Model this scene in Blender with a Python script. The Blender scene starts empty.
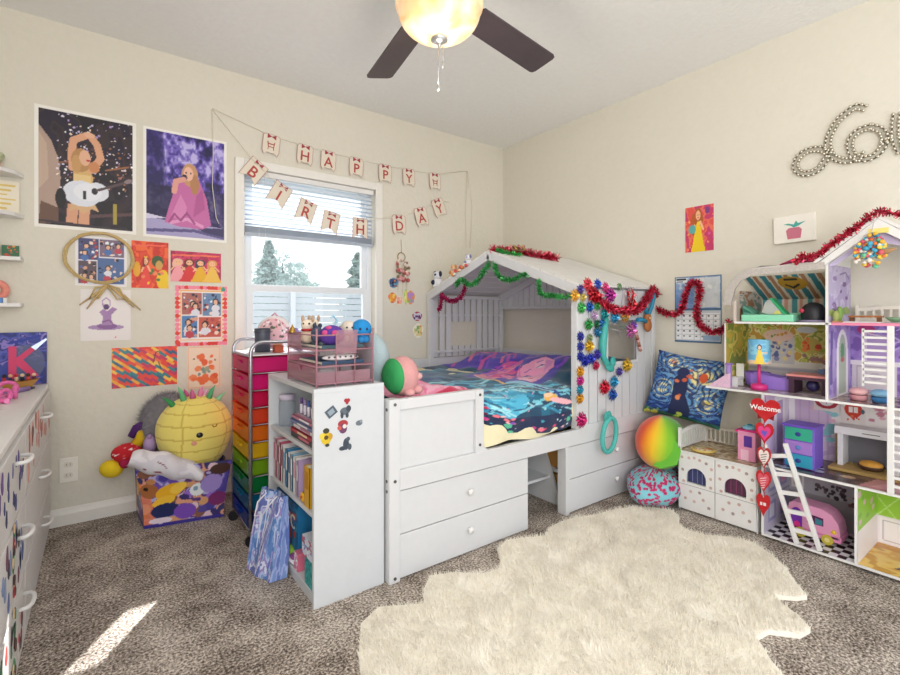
import bpy, math, random
import numpy as np
from mathutils import Vector, Matrix, noise as mnoise
PI = math.pi
S = bpy.context.scene
COL = S.collection

def lin(h):
    h = h.lstrip('#')
    out = []
    for i in (0, 2, 4):
        c = int(h[i:i + 2], 16) / 255
        out.append(c / 12.92 if c <= .04045 else ((c + .055) / 1.055) ** 2.4)
    return tuple(out)

# ------------------------------------------------------------------ camera
F_PX = 472.0
cam_d = bpy.data.cameras.new('camera'); cam = bpy.data.objects.new('camera', cam_d); COL.objects.link(cam)
cam_d.sensor_fit = 'HORIZONTAL'; cam_d.sensor_width = 36.0
cam_d.lens = F_PX / 900 * 36
cam_d.shift_y = -(337.5 - 314) / 900
cam.location = (-2.8566, -3.0462, 1.0549)
cam.rotation_euler = (PI / 2, 0, math.radians(53.246 - 90))
cam_d.clip_start = .02; cam_d.clip_end = 200
S.camera = cam

# ------------------------------------------------------------------ world, sun, large lights, exposure
w = bpy.data.worlds.new('world'); S.world = w; w.use_nodes = True
nt = w.node_tree; nt.nodes.clear()
wo = nt.nodes.new('ShaderNodeOutputWorld'); bg = nt.nodes.new('ShaderNodeBackground')
tc = nt.nodes.new('ShaderNodeTexCoord'); sp = nt.nodes.new('ShaderNodeSeparateXYZ'); cr = nt.nodes.new('ShaderNodeValToRGB')
nt.links.new(tc.outputs['Generated'], sp.inputs[0]); nt.links.new(sp.outputs['Z'], cr.inputs[0])
cr.color_ramp.elements[0].position = 0.0; cr.color_ramp.elements[0].color = (1.0, .99, .98, 1)
cr.color_ramp.elements[1].position = .5; cr.color_ramp.elements[1].color = (.84, .91, 1.0, 1)
nt.links.new(cr.outputs[0], bg.inputs['Color']); bg.inputs['Strength'].default_value = 1.3
nt.links.new(bg.outputs[0], wo.inputs[0])

def light(name, kind, loc, energy, color=(1, 1, 1), size=1, size_y=None, direction=None, **k):
    d = bpy.data.lights.new(name, kind); o = bpy.data.objects.new(name, d); COL.objects.link(o)
    o.location = loc; d.energy = energy; d.color = color
    if kind == 'AREA':
        d.shape = 'RECTANGLE'; d.size = size; d.size_y = size_y or size
    if kind == 'SUN': d.angle = math.radians(.6)
    if kind == 'POINT': d.shadow_soft_size = size
    if direction is not None: o.rotation_euler = Vector(direction).to_track_quat('-Z', 'Y').to_euler()
    return o
light('sun', 'SUN', (4, 6, 5), 10.0, (1, .97, .92), direction=(-.53, -.81, -.705))
light('room_fill', 'AREA', (-3.35, -3.75, 1.45), 46, (1, .98, .955), 2.0, 2.0, direction=(1, .62, .0))  # added soft fill behind the camera, no source is known there
S.view_settings.view_transform = 'Standard'; S.view_settings.look = 'None'
S.view_settings.gamma = 1; S.view_settings.use_curve_mapping = False
S.view_settings.exposure = 0.45

# ------------------------------------------------------------------ materials
_M = {}
def mat(col, rough=.55, metal=0, emit=0, bump=0, bscale=80, var=0, vscale=30, trans=0, alpha=1, sheen=0, spec=None):
    key = (col, rough, metal, emit, bump, bscale, var, vscale, trans, alpha, sheen, spec)
    if key in _M: return _M[key]
    m = bpy.data.materials.new('surface_%d' % len(_M)); m.use_nodes = True
    n = m.node_tree.nodes; L = m.node_tree.links; b = n['Principled BSDF']
    c = lin(col) + (1,)
    b.inputs['Base Color'].default_value = c; b.inputs['Roughness'].default_value = rough
    b.inputs['Metallic'].default_value = metal
    if spec is not None: b.inputs['Specular IOR Level'].default_value = spec
    if emit:
        b.inputs['Emission Color'].default_value = c; b.inputs['Emission Strength'].default_value = emit
    if trans: b.inputs['Transmission Weight'].default_value = trans
    if alpha < 1: b.inputs['Alpha'].default_value = alpha
    if sheen: b.inputs['Sheen Weight'].default_value = sheen
    t = n.new('ShaderNodeTexCoord')
    nz = n.new('ShaderNodeTexNoise'); nz.inputs['Scale'].default_value = vscale; nz.inputs['Detail'].default_value = 4
    L.new(t.outputs['Object'], nz.inputs['Vector'])
    v = var if var else .04
    mx = n.new('ShaderNodeMix'); mx.data_type = 'RGBA'
    mx.inputs['A'].default_value = tuple(x * (1 - v) for x in c[:3]) + (1,)
    mx.inputs['B'].default_value = tuple(min(1, x * (1 + v)) for x in c[:3]) + (1,)
    L.new(nz.outputs['Fac'], mx.inputs['Factor']); L.new(mx.outputs['Result'], b.inputs['Base Color'])
    if bump:
        n2 = n.new('ShaderNodeTexNoise'); n2.inputs['Scale'].default_value = bscale; n2.inputs['Detail'].default_value = 3
        L.new(t.outputs['Object'], n2.inputs['Vector'])
        bp = n.new('ShaderNodeBump'); bp.inputs['Strength'].default_value = bump; bp.inputs['Distance'].default_value = .01
        L.new(n2.outputs['Fac'], bp.inputs['Height']); L.new(bp.outputs[0], b.inputs['Normal'])
    _M[key] = m
    return m

def painted(rough=.6, bump=0, bscale=60, trans=0, sheen=0):
    key = ('painted', rough, bump, bscale, trans, sheen)
    if key in _M: return _M[key]
    m = bpy.data.materials.new('print_%d' % len(_M)); m.use_nodes = True
    n = m.node_tree.nodes; L = m.node_tree.links; b = n['Principled BSDF']
    a = n.new('ShaderNodeAttribute'); a.attribute_name = 'paint'
    L.new(a.outputs['Color'], b.inputs['Base Color']); b.inputs['Roughness'].default_value = rough
    if sheen: b.inputs['Sheen Weight'].default_value = sheen
    if bump:
        t = n.new('ShaderNodeTexCoord'); n2 = n.new('ShaderNodeTexNoise'); n2.inputs['Scale'].default_value = bscale
        L.new(t.outputs['Object'], n2.inputs['Vector'])
        bp = n.new('ShaderNodeBump'); bp.inputs['Strength'].default_value = bump; bp.inputs['Distance'].default_value = .01
        L.new(n2.outputs['Fac'], bp.inputs['Height']); L.new(bp.outputs[0], b.inputs['Normal'])
    _M[key] = m
    return m

def thin_plastic(col, clear=.45):
    key = ('thin', col, clear)
    if key in _M: return _M[key]
    m = bpy.data.materials.new('clear_%d' % len(_M)); m.use_nodes = True
    n = m.node_tree.nodes; L = m.node_tree.links; b = n['Principled BSDF']; out = n['Material Output']
    b.inputs['Base Color'].default_value = lin(col) + (1,); b.inputs['Roughness'].default_value = .15
    tr = n.new('ShaderNodeBsdfTransparent'); tr.inputs['Color'].default_value = tuple(.25 + .75 * x for x in lin(col)) + (1,)
    tl = n.new('ShaderNodeBsdfTranslucent'); tl.inputs['Color'].default_value = lin(col) + (1,)
    m1 = n.new('ShaderNodeMixShader'); m1.inputs[0].default_value = .5
    L.new(b.outputs[0], m1.inputs[1]); L.new(tl.outputs[0], m1.inputs[2])
    mx = n.new('ShaderNodeMixShader'); mx.inputs[0].default_value = clear
    L.new(m1.outputs[0], mx.inputs[1]); L.new(tr.outputs[0], mx.inputs[2]); L.new(mx.outputs[0], out.inputs[0])
    _M[key] = m
    return m

WHITE = mat('dfdedc', .45); WHITE2 = mat('e8e7e5', .4); LACQ = mat('cfd2d6', .38)
METAL = mat('b9bbc0', .3, .9); DARKMET = mat('6b6a68', .35, .8); BLACK = mat('1a1a1e', .5)

# ------------------------------------------------------------------ mesh builder
ORG = {}
def setp(o, label=None, cat=None, group=None, kind=None):
    if label: o['label'] = label
    if cat: o['category'] = cat
    if group: o['group'] = group
    if kind: o['kind'] = kind
    return o

def thing(name, label, cat, loc, group=None):
    o = bpy.data.objects.new(name, None); COL.objects.link(o); o.location = loc; o.empty_display_size = .05
    ORG[o] = Vector(loc)
    return setp(o, label, cat, group)

class Fr:
    """local frame: origin, u, v and the normal u x v"""
    def __init__(s, o, u=(1, 0, 0), v=(0, 0, 1)):
        s.o = Vector(o); s.u = Vector(u).normalized(); s.v = Vector(v).normalized(); s.n = s.u.cross(s.v)
    def p(s, a, b, c=0): return s.o + s.u * a + s.v * b + s.n * c

def FB(x, z, y=0.0): return Fr((x, y, z))                       # facing the room from the window wall (-Y)
def FR(y, z, x=0.0): return Fr((x, y, z), (0, -1, 0), (0, 0, 1))  # facing the room from the wall at X=0 (-X)

class B:
    def __init__(s): s.v = []; s.f = []; s.m = []; s.s = []
    def add(s, vs, fs, m=0, smooth=False):
        k = len(s.v); s.v += [tuple(q) for q in vs]
        for f in fs: s.f.append([i + k for i in f]); s.m.append(m); s.s.append(smooth)
        return s
    def box(s, x0, x1, y0, y1, z0, z1, m=0):
        return s.fbox(Fr((0, 0, 0), (1, 0, 0), (0, 1, 0)), x0, x1, y0, y1, z0, z1, m)
    def fbox(s, fr, a0, a1, b0, b1, c0, c1, m=0):
        vs = [fr.p(a, b, c) for c in (c0, c1) for b in (b0, b1) for a in (a0, a1)]
        return s.add(vs, [(0, 2, 3, 1), (4, 5, 7, 6), (0, 1, 5, 4), (2, 6, 7, 3), (0, 4, 6, 2), (1, 3, 7, 5)], m)
    def prism(s, fr, pts, c0, c1, m=0, smooth=False):
        n = len(pts)
        vs = [fr.p(a, b, c0) for a, b in pts] + [fr.p(a, b, c1) for a, b in pts]
        fs = [tuple(range(n))[::-1], tuple(range(n, 2 * n))] 
        s.add(vs, fs, m)
        return s.add(vs, [(i, (i + 1) % n, n + (i + 1) % n, n + i) for i in range(n)], m, smooth)
    def tube(s, pts, r, n=8, closed=False, m=0, smooth=True):
        pts = [Vector(p) for p in pts]; N = len(pts); vs = []
        rs = r if isinstance(r, (list, tuple)) else [r] * N
        up = None
        for i, p in enumerate(pts):
            if closed: t = pts[(i + 1) % N] - pts[i - 1]
            else: t = pts[min(i + 1, N - 1)] - pts[max(i - 1, 0)]
            t = t.normalized() if t.length > 1e-9 else Vector((0, 0, 1))
            if up is None: up = Vector((0, 0, 1)) if abs(t.z) < .9 else Vector((1, 0, 0))
            a = t.cross(up)
            if a.length < 1e-6: a = t.cross(Vector((.3, 1, .2)))
            a.normalize(); b = a.cross(t).normalized(); up = b
            for k in range(n):
                q = 2 * PI * k / n
                vs.append(p + (a * math.cos(q) + b * math.sin(q)) * rs[i])
        fs = []
        for i in range(N if closed else N - 1):
            j = (i + 1) % N
            for k in range(n):
                l = (k + 1) % n; fs.append((i * n + k, i * n + l, j * n + l, j * n + k))
        s.add(vs, fs, m, smooth)
        if not closed:
            k0 = len(s.v) - len(vs)
            s.f += [[k0 + k for k in range(n)][::-1], [k0 + (N - 1) * n + k for k in range(n)]]; s.m += [m, m]; s.s += [False, False]
        return s
    def cyl(s, p0, p1, r0, r1=None, n=20, m=0, smooth=True):
        r1 = r0 if r1 is None else r1
        return s.tube([p0, p1], [r0, r1], n, m=m, smooth=smooth)
    def ell(s, c, r, nu=20, nv=12, m=0, rot=None, fn=None):
        c = Vector(c); r = (r, r, r) if not isinstance(r, (tuple, list)) else r
        R = rot if rot is not None else Matrix.Identity(3); vs = []
        for j in range(nv + 1):
            ph = PI * j / nv - PI / 2
            for i in range(nu):
                th = 2 * PI * i / nu
                d = Vector((math.cos(ph) * math.cos(th), math.cos(ph) * math.sin(th), math.sin(ph)))
                k = fn(d) if fn else 1
                vs.append(c + R @ Vector((d.x * r[0] * k, d.y * r[1] * k, d.z * r[2] * k)))
        fs = [(j * nu + i, j * nu + (i + 1) % nu, (j + 1) * nu + (i + 1) % nu, (j + 1) * nu + i) for j in range(nv) for i in range(nu)]
        return s.add(vs, fs, m, True)
    def lathe(s, prof, c, axis=(0, 0, 1), n=28, m=0):
        c = Vector(c); ax = Vector(axis).normalized(); a = ax.cross(Vector((1, 0, 0)) if abs(ax.x) < .9 else Vector((0, 1, 0))).normalized(); b = ax.cross(a)
        vs = [c + ax * h + (a * math.cos(2 * PI * k / n) + b * math.sin(2 * PI * k / n)) * r for r, h in prof for k in range(n)]
        fs = [(i * n + k, i * n + (k + 1) % n, (i + 1) * n + (k + 1) % n, (i + 1) * n + k) for i in range(len(prof) - 1) for k in range(n)]
        return s.add(vs, fs, m, True)
    def build(s, name, mats, parent=None, label=None, cat=None, group=None, kind=None, bevel=0):
        V = np.array(s.v, float)
        if parent is not None: org = ORG[parent]
        else: org = Vector(((V[:, 0].min() + V[:, 0].max()) / 2, (V[:, 1].min() + V[:, 1].max()) / 2, V[:, 2].min()))
        me = bpy.data.meshes.new(name)
        me.from_pydata([tuple(x) for x in (V - np.array(org))], [], s.f)
        for mm in (mats if isinstance(mats, (list, tuple)) else [mats]): me.materials.append(mm)
        me.polygons.foreach_set('material_index', s.m); me.polygons.foreach_set('use_smooth', s.s)
        me.update()
        o = bpy.data.objects.new(name, me); COL.objects.link(o)
        if parent is not None: o.parent = parent
        else: o.location = org
        ORG[o] = Vector(org)
        if bevel:
            md = o.modifiers.new('edge', 'BEVEL'); md.width = bevel; md.segments = 2; md.limit_method = 'ANGLE'; md.angle_limit = .7
        return setp(o, label, cat, group, kind)

def lettering(text, size, fr, m, parent, name='lettering', depth=.0015, align='CENTER', bold=0, kind=None):
    cu = bpy.data.curves.new(name, 'FONT'); cu.body = text; cu.size = size; cu.align_x = align; cu.align_y = 'CENTER'
    cu.extrude = depth / 2; cu.offset = bold; cu.resolution_u = 3
    tmp = bpy.data.objects.new('tmp', cu); COL.objects.link(tmp)
    dg = bpy.context.evaluated_depsgraph_get(); me = bpy.data.meshes.new_from_object(tmp.evaluated_get(dg))
    bpy.data.objects.remove(tmp)
    me.materials.clear(); me.materials.append(m)
    M = Matrix((fr.u, fr.v, fr.n)).transposed().to_4x4()
    M.translation = fr.o - ORG[parent] if parent is not None else fr.o
    me.transform(M)
    o = bpy.data.objects.new(name, me); COL.objects.link(o)
    if parent is not None: o.parent = parent
    return o

# ------------------------------------------------------------------ canvas: flat artwork stored as point colours
def vnoise(w, h, n, seed):
    r = np.random.RandomState(seed); g = r.rand(n + 2, n + 2)
    y = np.linspace(0, n - .001, h); x = np.linspace(0, n - .001, w)
    yi = y.astype(int); xi = x.astype(int); fy = (y - yi)[:, None]; fx = (x - xi)[None, :]
    fy = fy * fy * (3 - 2 * fy); fx = fx * fx * (3 - 2 * fx)
    a = g[np.ix_(yi, xi)]; b = g[np.ix_(yi, xi + 1)]; c = g[np.ix_(yi + 1, xi)]; d = g[np.ix_(yi + 1, xi + 1)]
    return (a * (1 - fx) + b * fx) * (1 - fy) + (c * (1 - fx) + d * fx) * fy

class Cv:
    def __init__(s, w, h, bgc='ffffff', asp=None):
        s.w, s.h = w, h; s.a = np.empty((h, w, 3)); s.a[:] = lin(bgc)
        s.asp = asp or w / h
        s.X, s.Y = np.meshgrid(np.linspace(0, 1, w), np.linspace(0, 1, h))
    def put(s, mask, col, a=1):
        m = np.asarray(mask, float)[..., None] * a
        s.a = s.a * (1 - m) + np.array(lin(col)) * m; return s
    def ell(s, cx, cy, rx, ry, col, rot=0, a=1):
        x = (s.X - cx) * s.asp; y = s.Y - cy; c, q = math.cos(rot), math.sin(rot)
        u = x * c + y * q; v = -x * q + y * c
        return s.put((u / (rx * s.asp)) ** 2 + (v / ry) ** 2 < 1, col, a)
    def rect(s, x0, y0, x1, y1, col, a=1): return s.put((s.X >= x0) & (s.X <= x1) & (s.Y >= y0) & (s.Y <= y1), col, a)
    def poly(s, pts, col, a=1):
        ins = np.zeros_like(s.X, bool); n = len(pts)
        for i in range(n):
            x0, y0 = pts[i]; x1, y1 = pts[(i + 1) % n]
            if y0 == y1: continue
            c = ((s.Y >= min(y0, y1)) & (s.Y < max(y0, y1))) & (s.X < (x1 - x0) * (s.Y - y0) / (y1 - y0) + x0)
            ins ^= c
        return s.put(ins, col, a)
    def line(s, pts, wd, col, a=1):
        for (x0, y0), (x1, y1) in zip(pts, pts[1:]):
            ax, ay, bx, by = x0 * s.asp, y0, x1 * s.asp, y1; dx, dy = bx - ax, by - ay; L2 = dx * dx + dy * dy + 1e-9
            t = np.clip(((s.X * s.asp - ax) * dx + (s.Y - ay) * dy) / L2, 0, 1)
            s.put((s.X * s.asp - ax - t * dx) ** 2 + (s.Y - ay - t * dy) ** 2 < (wd / 2) ** 2, col, a)
        return s
    def blotch(s, n, seed, cols, lo=.0, a=1):
        """bands of a noise field, one colour each"""
        f = vnoise(s.w, s.h, n, seed) * .6 + vnoise(s.w, s.h, n * 2 + 1, seed + 1) * .4
        q = np.quantile(f, np.linspace(0, 1, len(cols) + 1))
        for i, c in enumerate(cols):
            if c: s.put((f >= q[i]) & (f <= q[i + 1]), c, a)
        return s
    def spots(s, n, seed, cols, r0, r1, box=(0, 0, 1, 1), a=1):
        rr = random.Random(seed)
        for _ in range(n):
            r = rr.uniform(r0, r1)
            s.ell(rr.uniform(box[0], box[2]), rr.uniform(box[1], box[3]), r / s.asp, r * rr.uniform(.7, 1.2), rr.choice(cols), rr.random() * 3, a)
        return s

def grid_obj(name, cv, fn, m, parent=None, back=None, **k):
    """a surface fn(u,v)->Vector carrying the canvas as point colours"""
    b = B(); w, h = cv.w, cv.h
    vs = [fn(i / (w - 1), j / (h - 1)) for j in range(h) for i in range(w)]
    b.add(vs, [(j * w + i, j * w + i + 1, (j + 1) * w + i + 1, (j + 1) * w + i) for j in range(h - 1) for i in range(w - 1)], 0, k.pop('smooth', True))
    o = b.build(name, m, parent, **k)
    at = o.data.attributes.new('paint', 'FLOAT_COLOR', 'POINT')
    c = np.ones((w * h, 4)); c[:, :3] = cv.a.reshape(-1, 3)
    at.data.foreach_set('color', c.ravel())
    return o

def picture(name, fr, wd, ht, cv, label=None, cat=None, parent=None, thick=.002, border=0, bcol='f4f1ea', rough=.5, curl=0, group=None, edge=None, t_label=None):
    """sheet body plus a printed face; fr.o is the lower corner"""
    own = parent is None
    if own: t = thing(name, label, cat, fr.p(wd / 2, 0, 0), group)
    else: t = parent
    b = B().fbox(fr, 0, wd, 0, ht, .0005, thick)
    b.build('sheet' if own else name, mat(edge or bcol, rough), t)
    def fn(u, v): return fr.p(border + u * (wd - 2 * border), border + v * (ht - 2 * border), thick + .0008 + curl * math.sin(v * 3) * math.sin(u * 3))
    grid_obj('printed_face', cv, fn, painted(rough), t)
    return t

# ================================================================== ROOM
HC = 2.506
wall_m = mat('dfdacc', .85, bump=.25, bscale=38, var=.03)
ceil_m = mat('f0f0ee', .9, bump=.3, bscale=45)
trim_m = mat('ece9e2', .45)
def carpet_mat():
    m = bpy.data.materials.new('carpet_pile'); m.use_nodes = True
    n = m.node_tree.nodes; L = m.node_tree.links; b = n['Principled BSDF']; b.inputs['Roughness'].default_value = .95
    t = n.new('ShaderNodeTexCoord')
    a = n.new('ShaderNodeTexNoise'); a.inputs['Scale'].default_value = 120; a.inputs['Detail'].default_value = 3; a.inputs['Roughness'].default_value = .7
    c = n.new('ShaderNodeTexNoise'); c.inputs['Scale'].default_value = 9; c.inputs['Detail'].default_value = 3
    mm = n.new('ShaderNodeMath'); mm.operation = 'MULTIPLY_ADD'; mm.inputs[1].default_value = .28; 
    ad = n.new('ShaderNodeMath'); ad.operation = 'ADD'; ad.inputs[1].default_value = -.14
    r = n.new('ShaderNodeValToRGB'); e = r.color_ramp.elements
    e[0].position = .36; e[0].color = lin('4a3e35') + (1,); e[1].position = .64; e[1].color = lin('f4eade') + (1,)
    q = r.color_ramp.elements.new(.46); q.color = lin('94867a') + (1,); q = r.color_ramp.elements.new(.54); q.color = lin('c2b5a8') + (1,)
    L.new(t.outputs['Object'], a.inputs[0]); L.new(t.outputs['Object'], c.inputs[0])
    L.new(c.outputs['Fac'], mm.inputs[0]); L.new(a.outputs['Fac'], mm.inputs[2]); L.new(mm.outputs[0], ad.inputs[0]); L.new(ad.outputs[0], r.inputs[0])
    L.new(r.outputs[0], b.inputs['Base Color'])
    bp = n.new('ShaderNodeBump'); bp.inputs['Strength'].default_value = .9; bp.inputs['Distance'].default_value = .012
    L.new(a.outputs['Fac'], bp.inputs['Height']); L.new(bp.outputs[0], b.inputs['Normal'])
    return m
XL, YF = -3.56, -4.0
B().box(XL, .1, YF, .12, -.05, 0).build('floor', carpet_mat(), kind='structure')
B().box(XL - .1, .1, YF, .12, HC, HC + .08).build('ceiling', ceil_m, kind='structure')
B().box(0, .1, YF, .12, 0, HC).build('wall_right', wall_m, kind='structure')
B().box(XL - .1, XL, YF, .12, 0, HC).build('wall_left', wall_m, kind='structure')
WX0, WX1, WZ0, WZ1 = -2.145, -1.255, .84, 1.945
b = B()
b.box(XL, WX0, 0, .12, 0, HC); b.box(WX1, 0, 0, .12, 0, HC); b.box(WX0, WX1, 0, .12, 0, WZ0); b.box(WX0, WX1, 0, .12, WZ1, HC)
b.build('wall_back', wall_m, kind='structure')
bbp = [(0, 0), (.014, 0), (.014, .055), (.008, .068), (.005, .082), (0, .085)]
B().prism(Fr((XL, 0, 0), (0, -1, 0), (0, 0, 1)), bbp, -(0 - XL), 0).build('baseboard_back', trim_m, kind='structure')
B().prism(Fr((0, 0, 0), (-1, 0, 0), (0, 0, 1)), bbp, 0, -YF).build('baseboard_right', trim_m, kind='structure')

# window
win = bpy.data.objects.new('window_1', None); COL.objects.link(win); win.location = (-1.7, .06, WZ0); ORG[win] = Vector(win.location); win['kind'] = 'structure'
cw = .052
b = B(); b.box(WX0 - cw, WX0, -.018, 0, WZ0 - .07, WZ1 + cw); b.box(WX1, WX1 + cw, -.018, 0, WZ0 - .07, WZ1 + cw)
b.box(WX0, WX1, -.018, 0, WZ1, WZ1 + cw); b.box(WX0, WX1, -.018, 0, WZ0 - .07, WZ0)
b.build('window_casing', trim_m, win, bevel=.003)
B().box(WX0 - .02, WX1 + .02, -.045, .05, WZ0 - .018, WZ0 + .004).build('window_sill', trim_m, win, bevel=.003)
vin = mat('e6eaee', .35)
def sash(x0, x1, z0, z1, y, t=.038):
    b = B(); b.box(x0, x0 + t, y, y + .03, z0, z1); b.box(x1 - t, x1, y, y + .03, z0, z1)
    b.box(x0 + t, x1 - t, y, y + .03, z0, z0 + t); b.box(x0 + t, x1 - t, y, y + .03, z1 - t, z1); return b
sash(WX0, WX1, WZ0, WZ1, .06, .03).build('window_frame', vin, win)
up = sash(WX0 + .03, WX1 - .03, 1.205, WZ1 - .03, .08).build('window_sash', vin, win)
lo = sash(WX0 + .03, WX1 - .03, WZ0 + .03, 1.235, .055).build('window_sash', vin, win)
def glass_mat():
    m = bpy.data.materials.new('window_glass'); m.use_nodes = True; n = m.node_tree.nodes; L = m.node_tree.links
    tr = n.new('ShaderNodeBsdfTransparent'); tr.inputs[0].default_value = (.96, .98, 1, 1); gl = n.new('ShaderNodeBsdfGlossy'); gl.inputs['Roughness'].default_value = .02
    mx = n.new('ShaderNodeMixShader'); mx.inputs[0].default_value = .05
    L.new(tr.outputs[0], mx.inputs[1]); L.new(gl.outputs[0], mx.inputs[2]); L.new(mx.outputs[0], n['Material Output'].inputs[0]); return m
GL = glass_mat()
B().box(WX0 + .06, WX1 - .06, .093, .096, 1.24, WZ1 - .06).build('glass', GL, up)
B().box(WX0 + .06, WX1 - .06, .068, .071, WZ0 + .06, 1.2).build('glass', GL, lo)
# blind
bl = thing('window_blind', 'white slatted blind pulled halfway up the window behind the birthday bunting', 'blind', (-1.7, .03, 1.53))
slat = mat('c6d0dd', .5)
B().box(WX0 + .008, WX1 - .008, .006, .045, WZ1 - .035, WZ1 - .002).build('headrail', WHITE2, bl, bevel=.002)
b = B(); z = WZ1 - .05
while z > 1.60:
    fr = Fr((WX0 + .012, .026, z), (1, 0, 0), (0, .985, -.17)); b.fbox(fr, 0, WX1 - WX0 - .024, -.0125, .0125, -.0008, .0008); z -= .0285
b.build('slats', slat, bl)
b = B()
for k in range(9): b.box(WX0 + .012, WX1 - .012, .014, .038, 1.562 + k * .0042, 1.5635 + k * .0042)
b.build('gathered_slats', slat, bl)
B().box(WX0 + .01, WX1 - .01, .012, .04, 1.538, 1.558).build('bottom_rail', mat('aeb6c2', .4), bl, bevel=.002)
b = B()
for x in (WX0 + .13, WX1 - .13): b.tube([(x, .012, WZ1 - .03), (x, .012, 1.54)], .0012, 5)
b.tube([(WX0 + .09, .004, WZ1 - .03), (WX0 + .09, .004, 1.42)], .0015, 5)
b.build('cord', WHITE2, bl)

# ------------------------------------------------------------------ outside
B().box(-14, 14, .13, 40, -.6, -.5).build('ground_outside', mat('b9bdb4', .9, var=.2, vscale=1), kind='structure')
fm = mat('b4b8bd', .8, var=.1, vscale=3)
fn_ = thing('wooden_fence', 'grey weathered board fence running across the yard beyond the window', 'fence', (-1, 7, -.5))
b = B()
for k in range(15): b.box(-8, 12, 7, 7.03, -.5 + k * .137, -.5 + k * .137 + .122)
b.build('boards', fm, fn_)
for i in range(10): B().box(-8 + i * 2.1, -7.9 + i * 2.1, 6.9, 7, -.5, 1.62).build('post', mat('c4c6cc', .8), fn_)
lf1 = mat('9aaca8', .8, var=.3, vscale=2); lf2 = mat('a6b6b2', .8, var=.3, vscale=2); bark = mat('5b5550', .9)  # haze over the distant trees is put into these paled leaf colours
def tree(x, y, h, rad, seed, conifer, m, label):
    t = thing('conifer_tree' if conifer else 'leafy_tree', label, 'tree', (x, y, -.5), 'trees beyond the fence')
    r = random.Random(seed)
    B().tube([(x, y, -.5), (x + .05, y, h * .5), (x, y, h * .93)], [.16, .1, .02], 7).build('trunk', bark, t)
    V = []; Fc = []
    for i in range(3200):
        if conifer:
            q = r.random() ** .8; z = .6 + (h - .6) * q; rr = rad * (1 - q) ** .8 * (.72 + .28 * math.sin(z * 17 + seed)) * math.sqrt(r.random()) + .03
            a = r.random() * 6.283; p = Vector((x + rr * math.cos(a), y + rr * math.sin(a), z - rr * .25))
        else:
            d = Vector((r.gauss(0, 1), r.gauss(0, 1), r.gauss(0, 1))).normalized() * (r.random() ** .4)
            k = 1 + .3 * math.sin(d.x * 7 + seed) * math.cos(d.z * 6)
            p = Vector((x + d.x * rad * k, y + d.y * rad * k, h * .6 + d.z * h * .4 * k))
        s_ = r.uniform(.06, .13)
        a = Vector((r.uniform(-1, 1), r.uniform(-1, 1), r.uniform(-.6, .6))).normalized() * s_; c = Vector((r.uniform(-1, 1), r.uniform(-1, 1), r.uniform(-1, 1))).normalized() * s_ * .6
        k0 = len(V); V += [p - a, p + c, p + a, p - c]; Fc.append((k0, k0 + 1, k0 + 2, k0 + 3))
    b = B(); b.add(V, Fc); b.build('crown', m, t)
tree(1.95, 14, 3.6, .95, 1, True, lf1, 'tall pointed grey-green conifer beyond the fence')
tree(3.1, 16.2, 3.35, 1.25, 2, False, lf2, 'broad bushy tree beyond the fence next to the tall conifer')
tree(1.73, 19, 2.55, .95, 3, False, lf2, 'low rounded tree beyond the fence at the window edge by the pictures')
tree(5.35, 14, 3.45, 1.15, 4, True, lf1, 'slender conifer seen beside the window casing nearest the bed')
tree(5.19, 19.5, 2.8, .85, 5, True, lf2, 'small pale conifer standing in the gap between the larger trees')

# ------------------------------------------------------------------ ceiling fan
fx, fy = -1.88, -1.675
fan = thing('ceiling_fan', 'dark-bladed ceiling fan with a glowing alabaster glass bowl light', 'ceiling fan', (fx, fy, 2.0))
bronze = mat('8a8078', .35, .8)
B().lathe([(.001, HC - .001), (.075, HC - .001), (.07, HC - .04), (.03, HC - .07), (.014, HC - .075), (.014, 2.36), (.03, 2.355), (.03, 2.33), (.1, 2.32), (.125, 2.28), (.125, 2.21), (.09, 2.185), (.07, 2.165), (.001, 2.165)], (fx, fy, 0)).build('motor_housing', bronze, fan)
def bowl_mat():
    m = bpy.data.materials.new('alabaster_glass'); m.use_nodes = True; n = m.node_tree.nodes; L = m.node_tree.links; b = n['Principled BSDF']
    t = n.new('ShaderNodeTexCoord'); a = n.new('ShaderNodeTexNoise'); a.inputs['Scale'].default_value = 7; a.inputs['Distortion'].default_value = 1.5
    r = n.new('ShaderNodeValToRGB'); r.color_ramp.elements[0].position = .3; r.color_ramp.elements[0].color = lin('f0b97c') + (1,); r.color_ramp.elements[1].position = .7; r.color_ramp.elements[1].color = lin('fff0d0') + (1,)
    L.new(t.outputs['Object'], a.inputs[0]); L.new(a.outputs['Fac'], r.inputs[0]); L.new(r.outputs[0], b.inputs['Base Color']); L.new(r.outputs[0], b.inputs['Emission Color'])
    b.inputs['Emission Strength'].default_value = .30; b.inputs['Roughness'].default_value = .25; return m
bp_ = []
for k in range(15):
    a = k / 14 * PI / 2; bp_.append((.002 + .146 * math.sin(a) ** .9, 2.036 + .10 * (1 - math.cos(a))))
bp_ += [(.154, 2.141), (.157, 2.15), (.152, 2.163), (.14, 2.165), (.07, 2.166)]
B().lathe(bp_, (fx, fy, 0), n=40).build('light_bowl', bowl_mat(), fan)
B().lathe([(.001, 2.003), (.006, 2.008), (.008, 2.018), (.014, 2.021), (.03, 2.030), (.028, 2.042), (.001, 2.046)], (fx, fy, 0)).build('finial', METAL, fan)
for dx, zl in ((-.012, 1.865), (.008, 1.95)):
    b = B(); b.tube([(fx + dx, fy - .01, 2.01), (fx + dx, fy - .01, zl)], .0014, 6); b.cyl((fx + dx, fy - .01, zl), (fx + dx, fy - .01, zl - .02), .003, .004, 8); b.build('pull_chain', METAL, fan)
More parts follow.
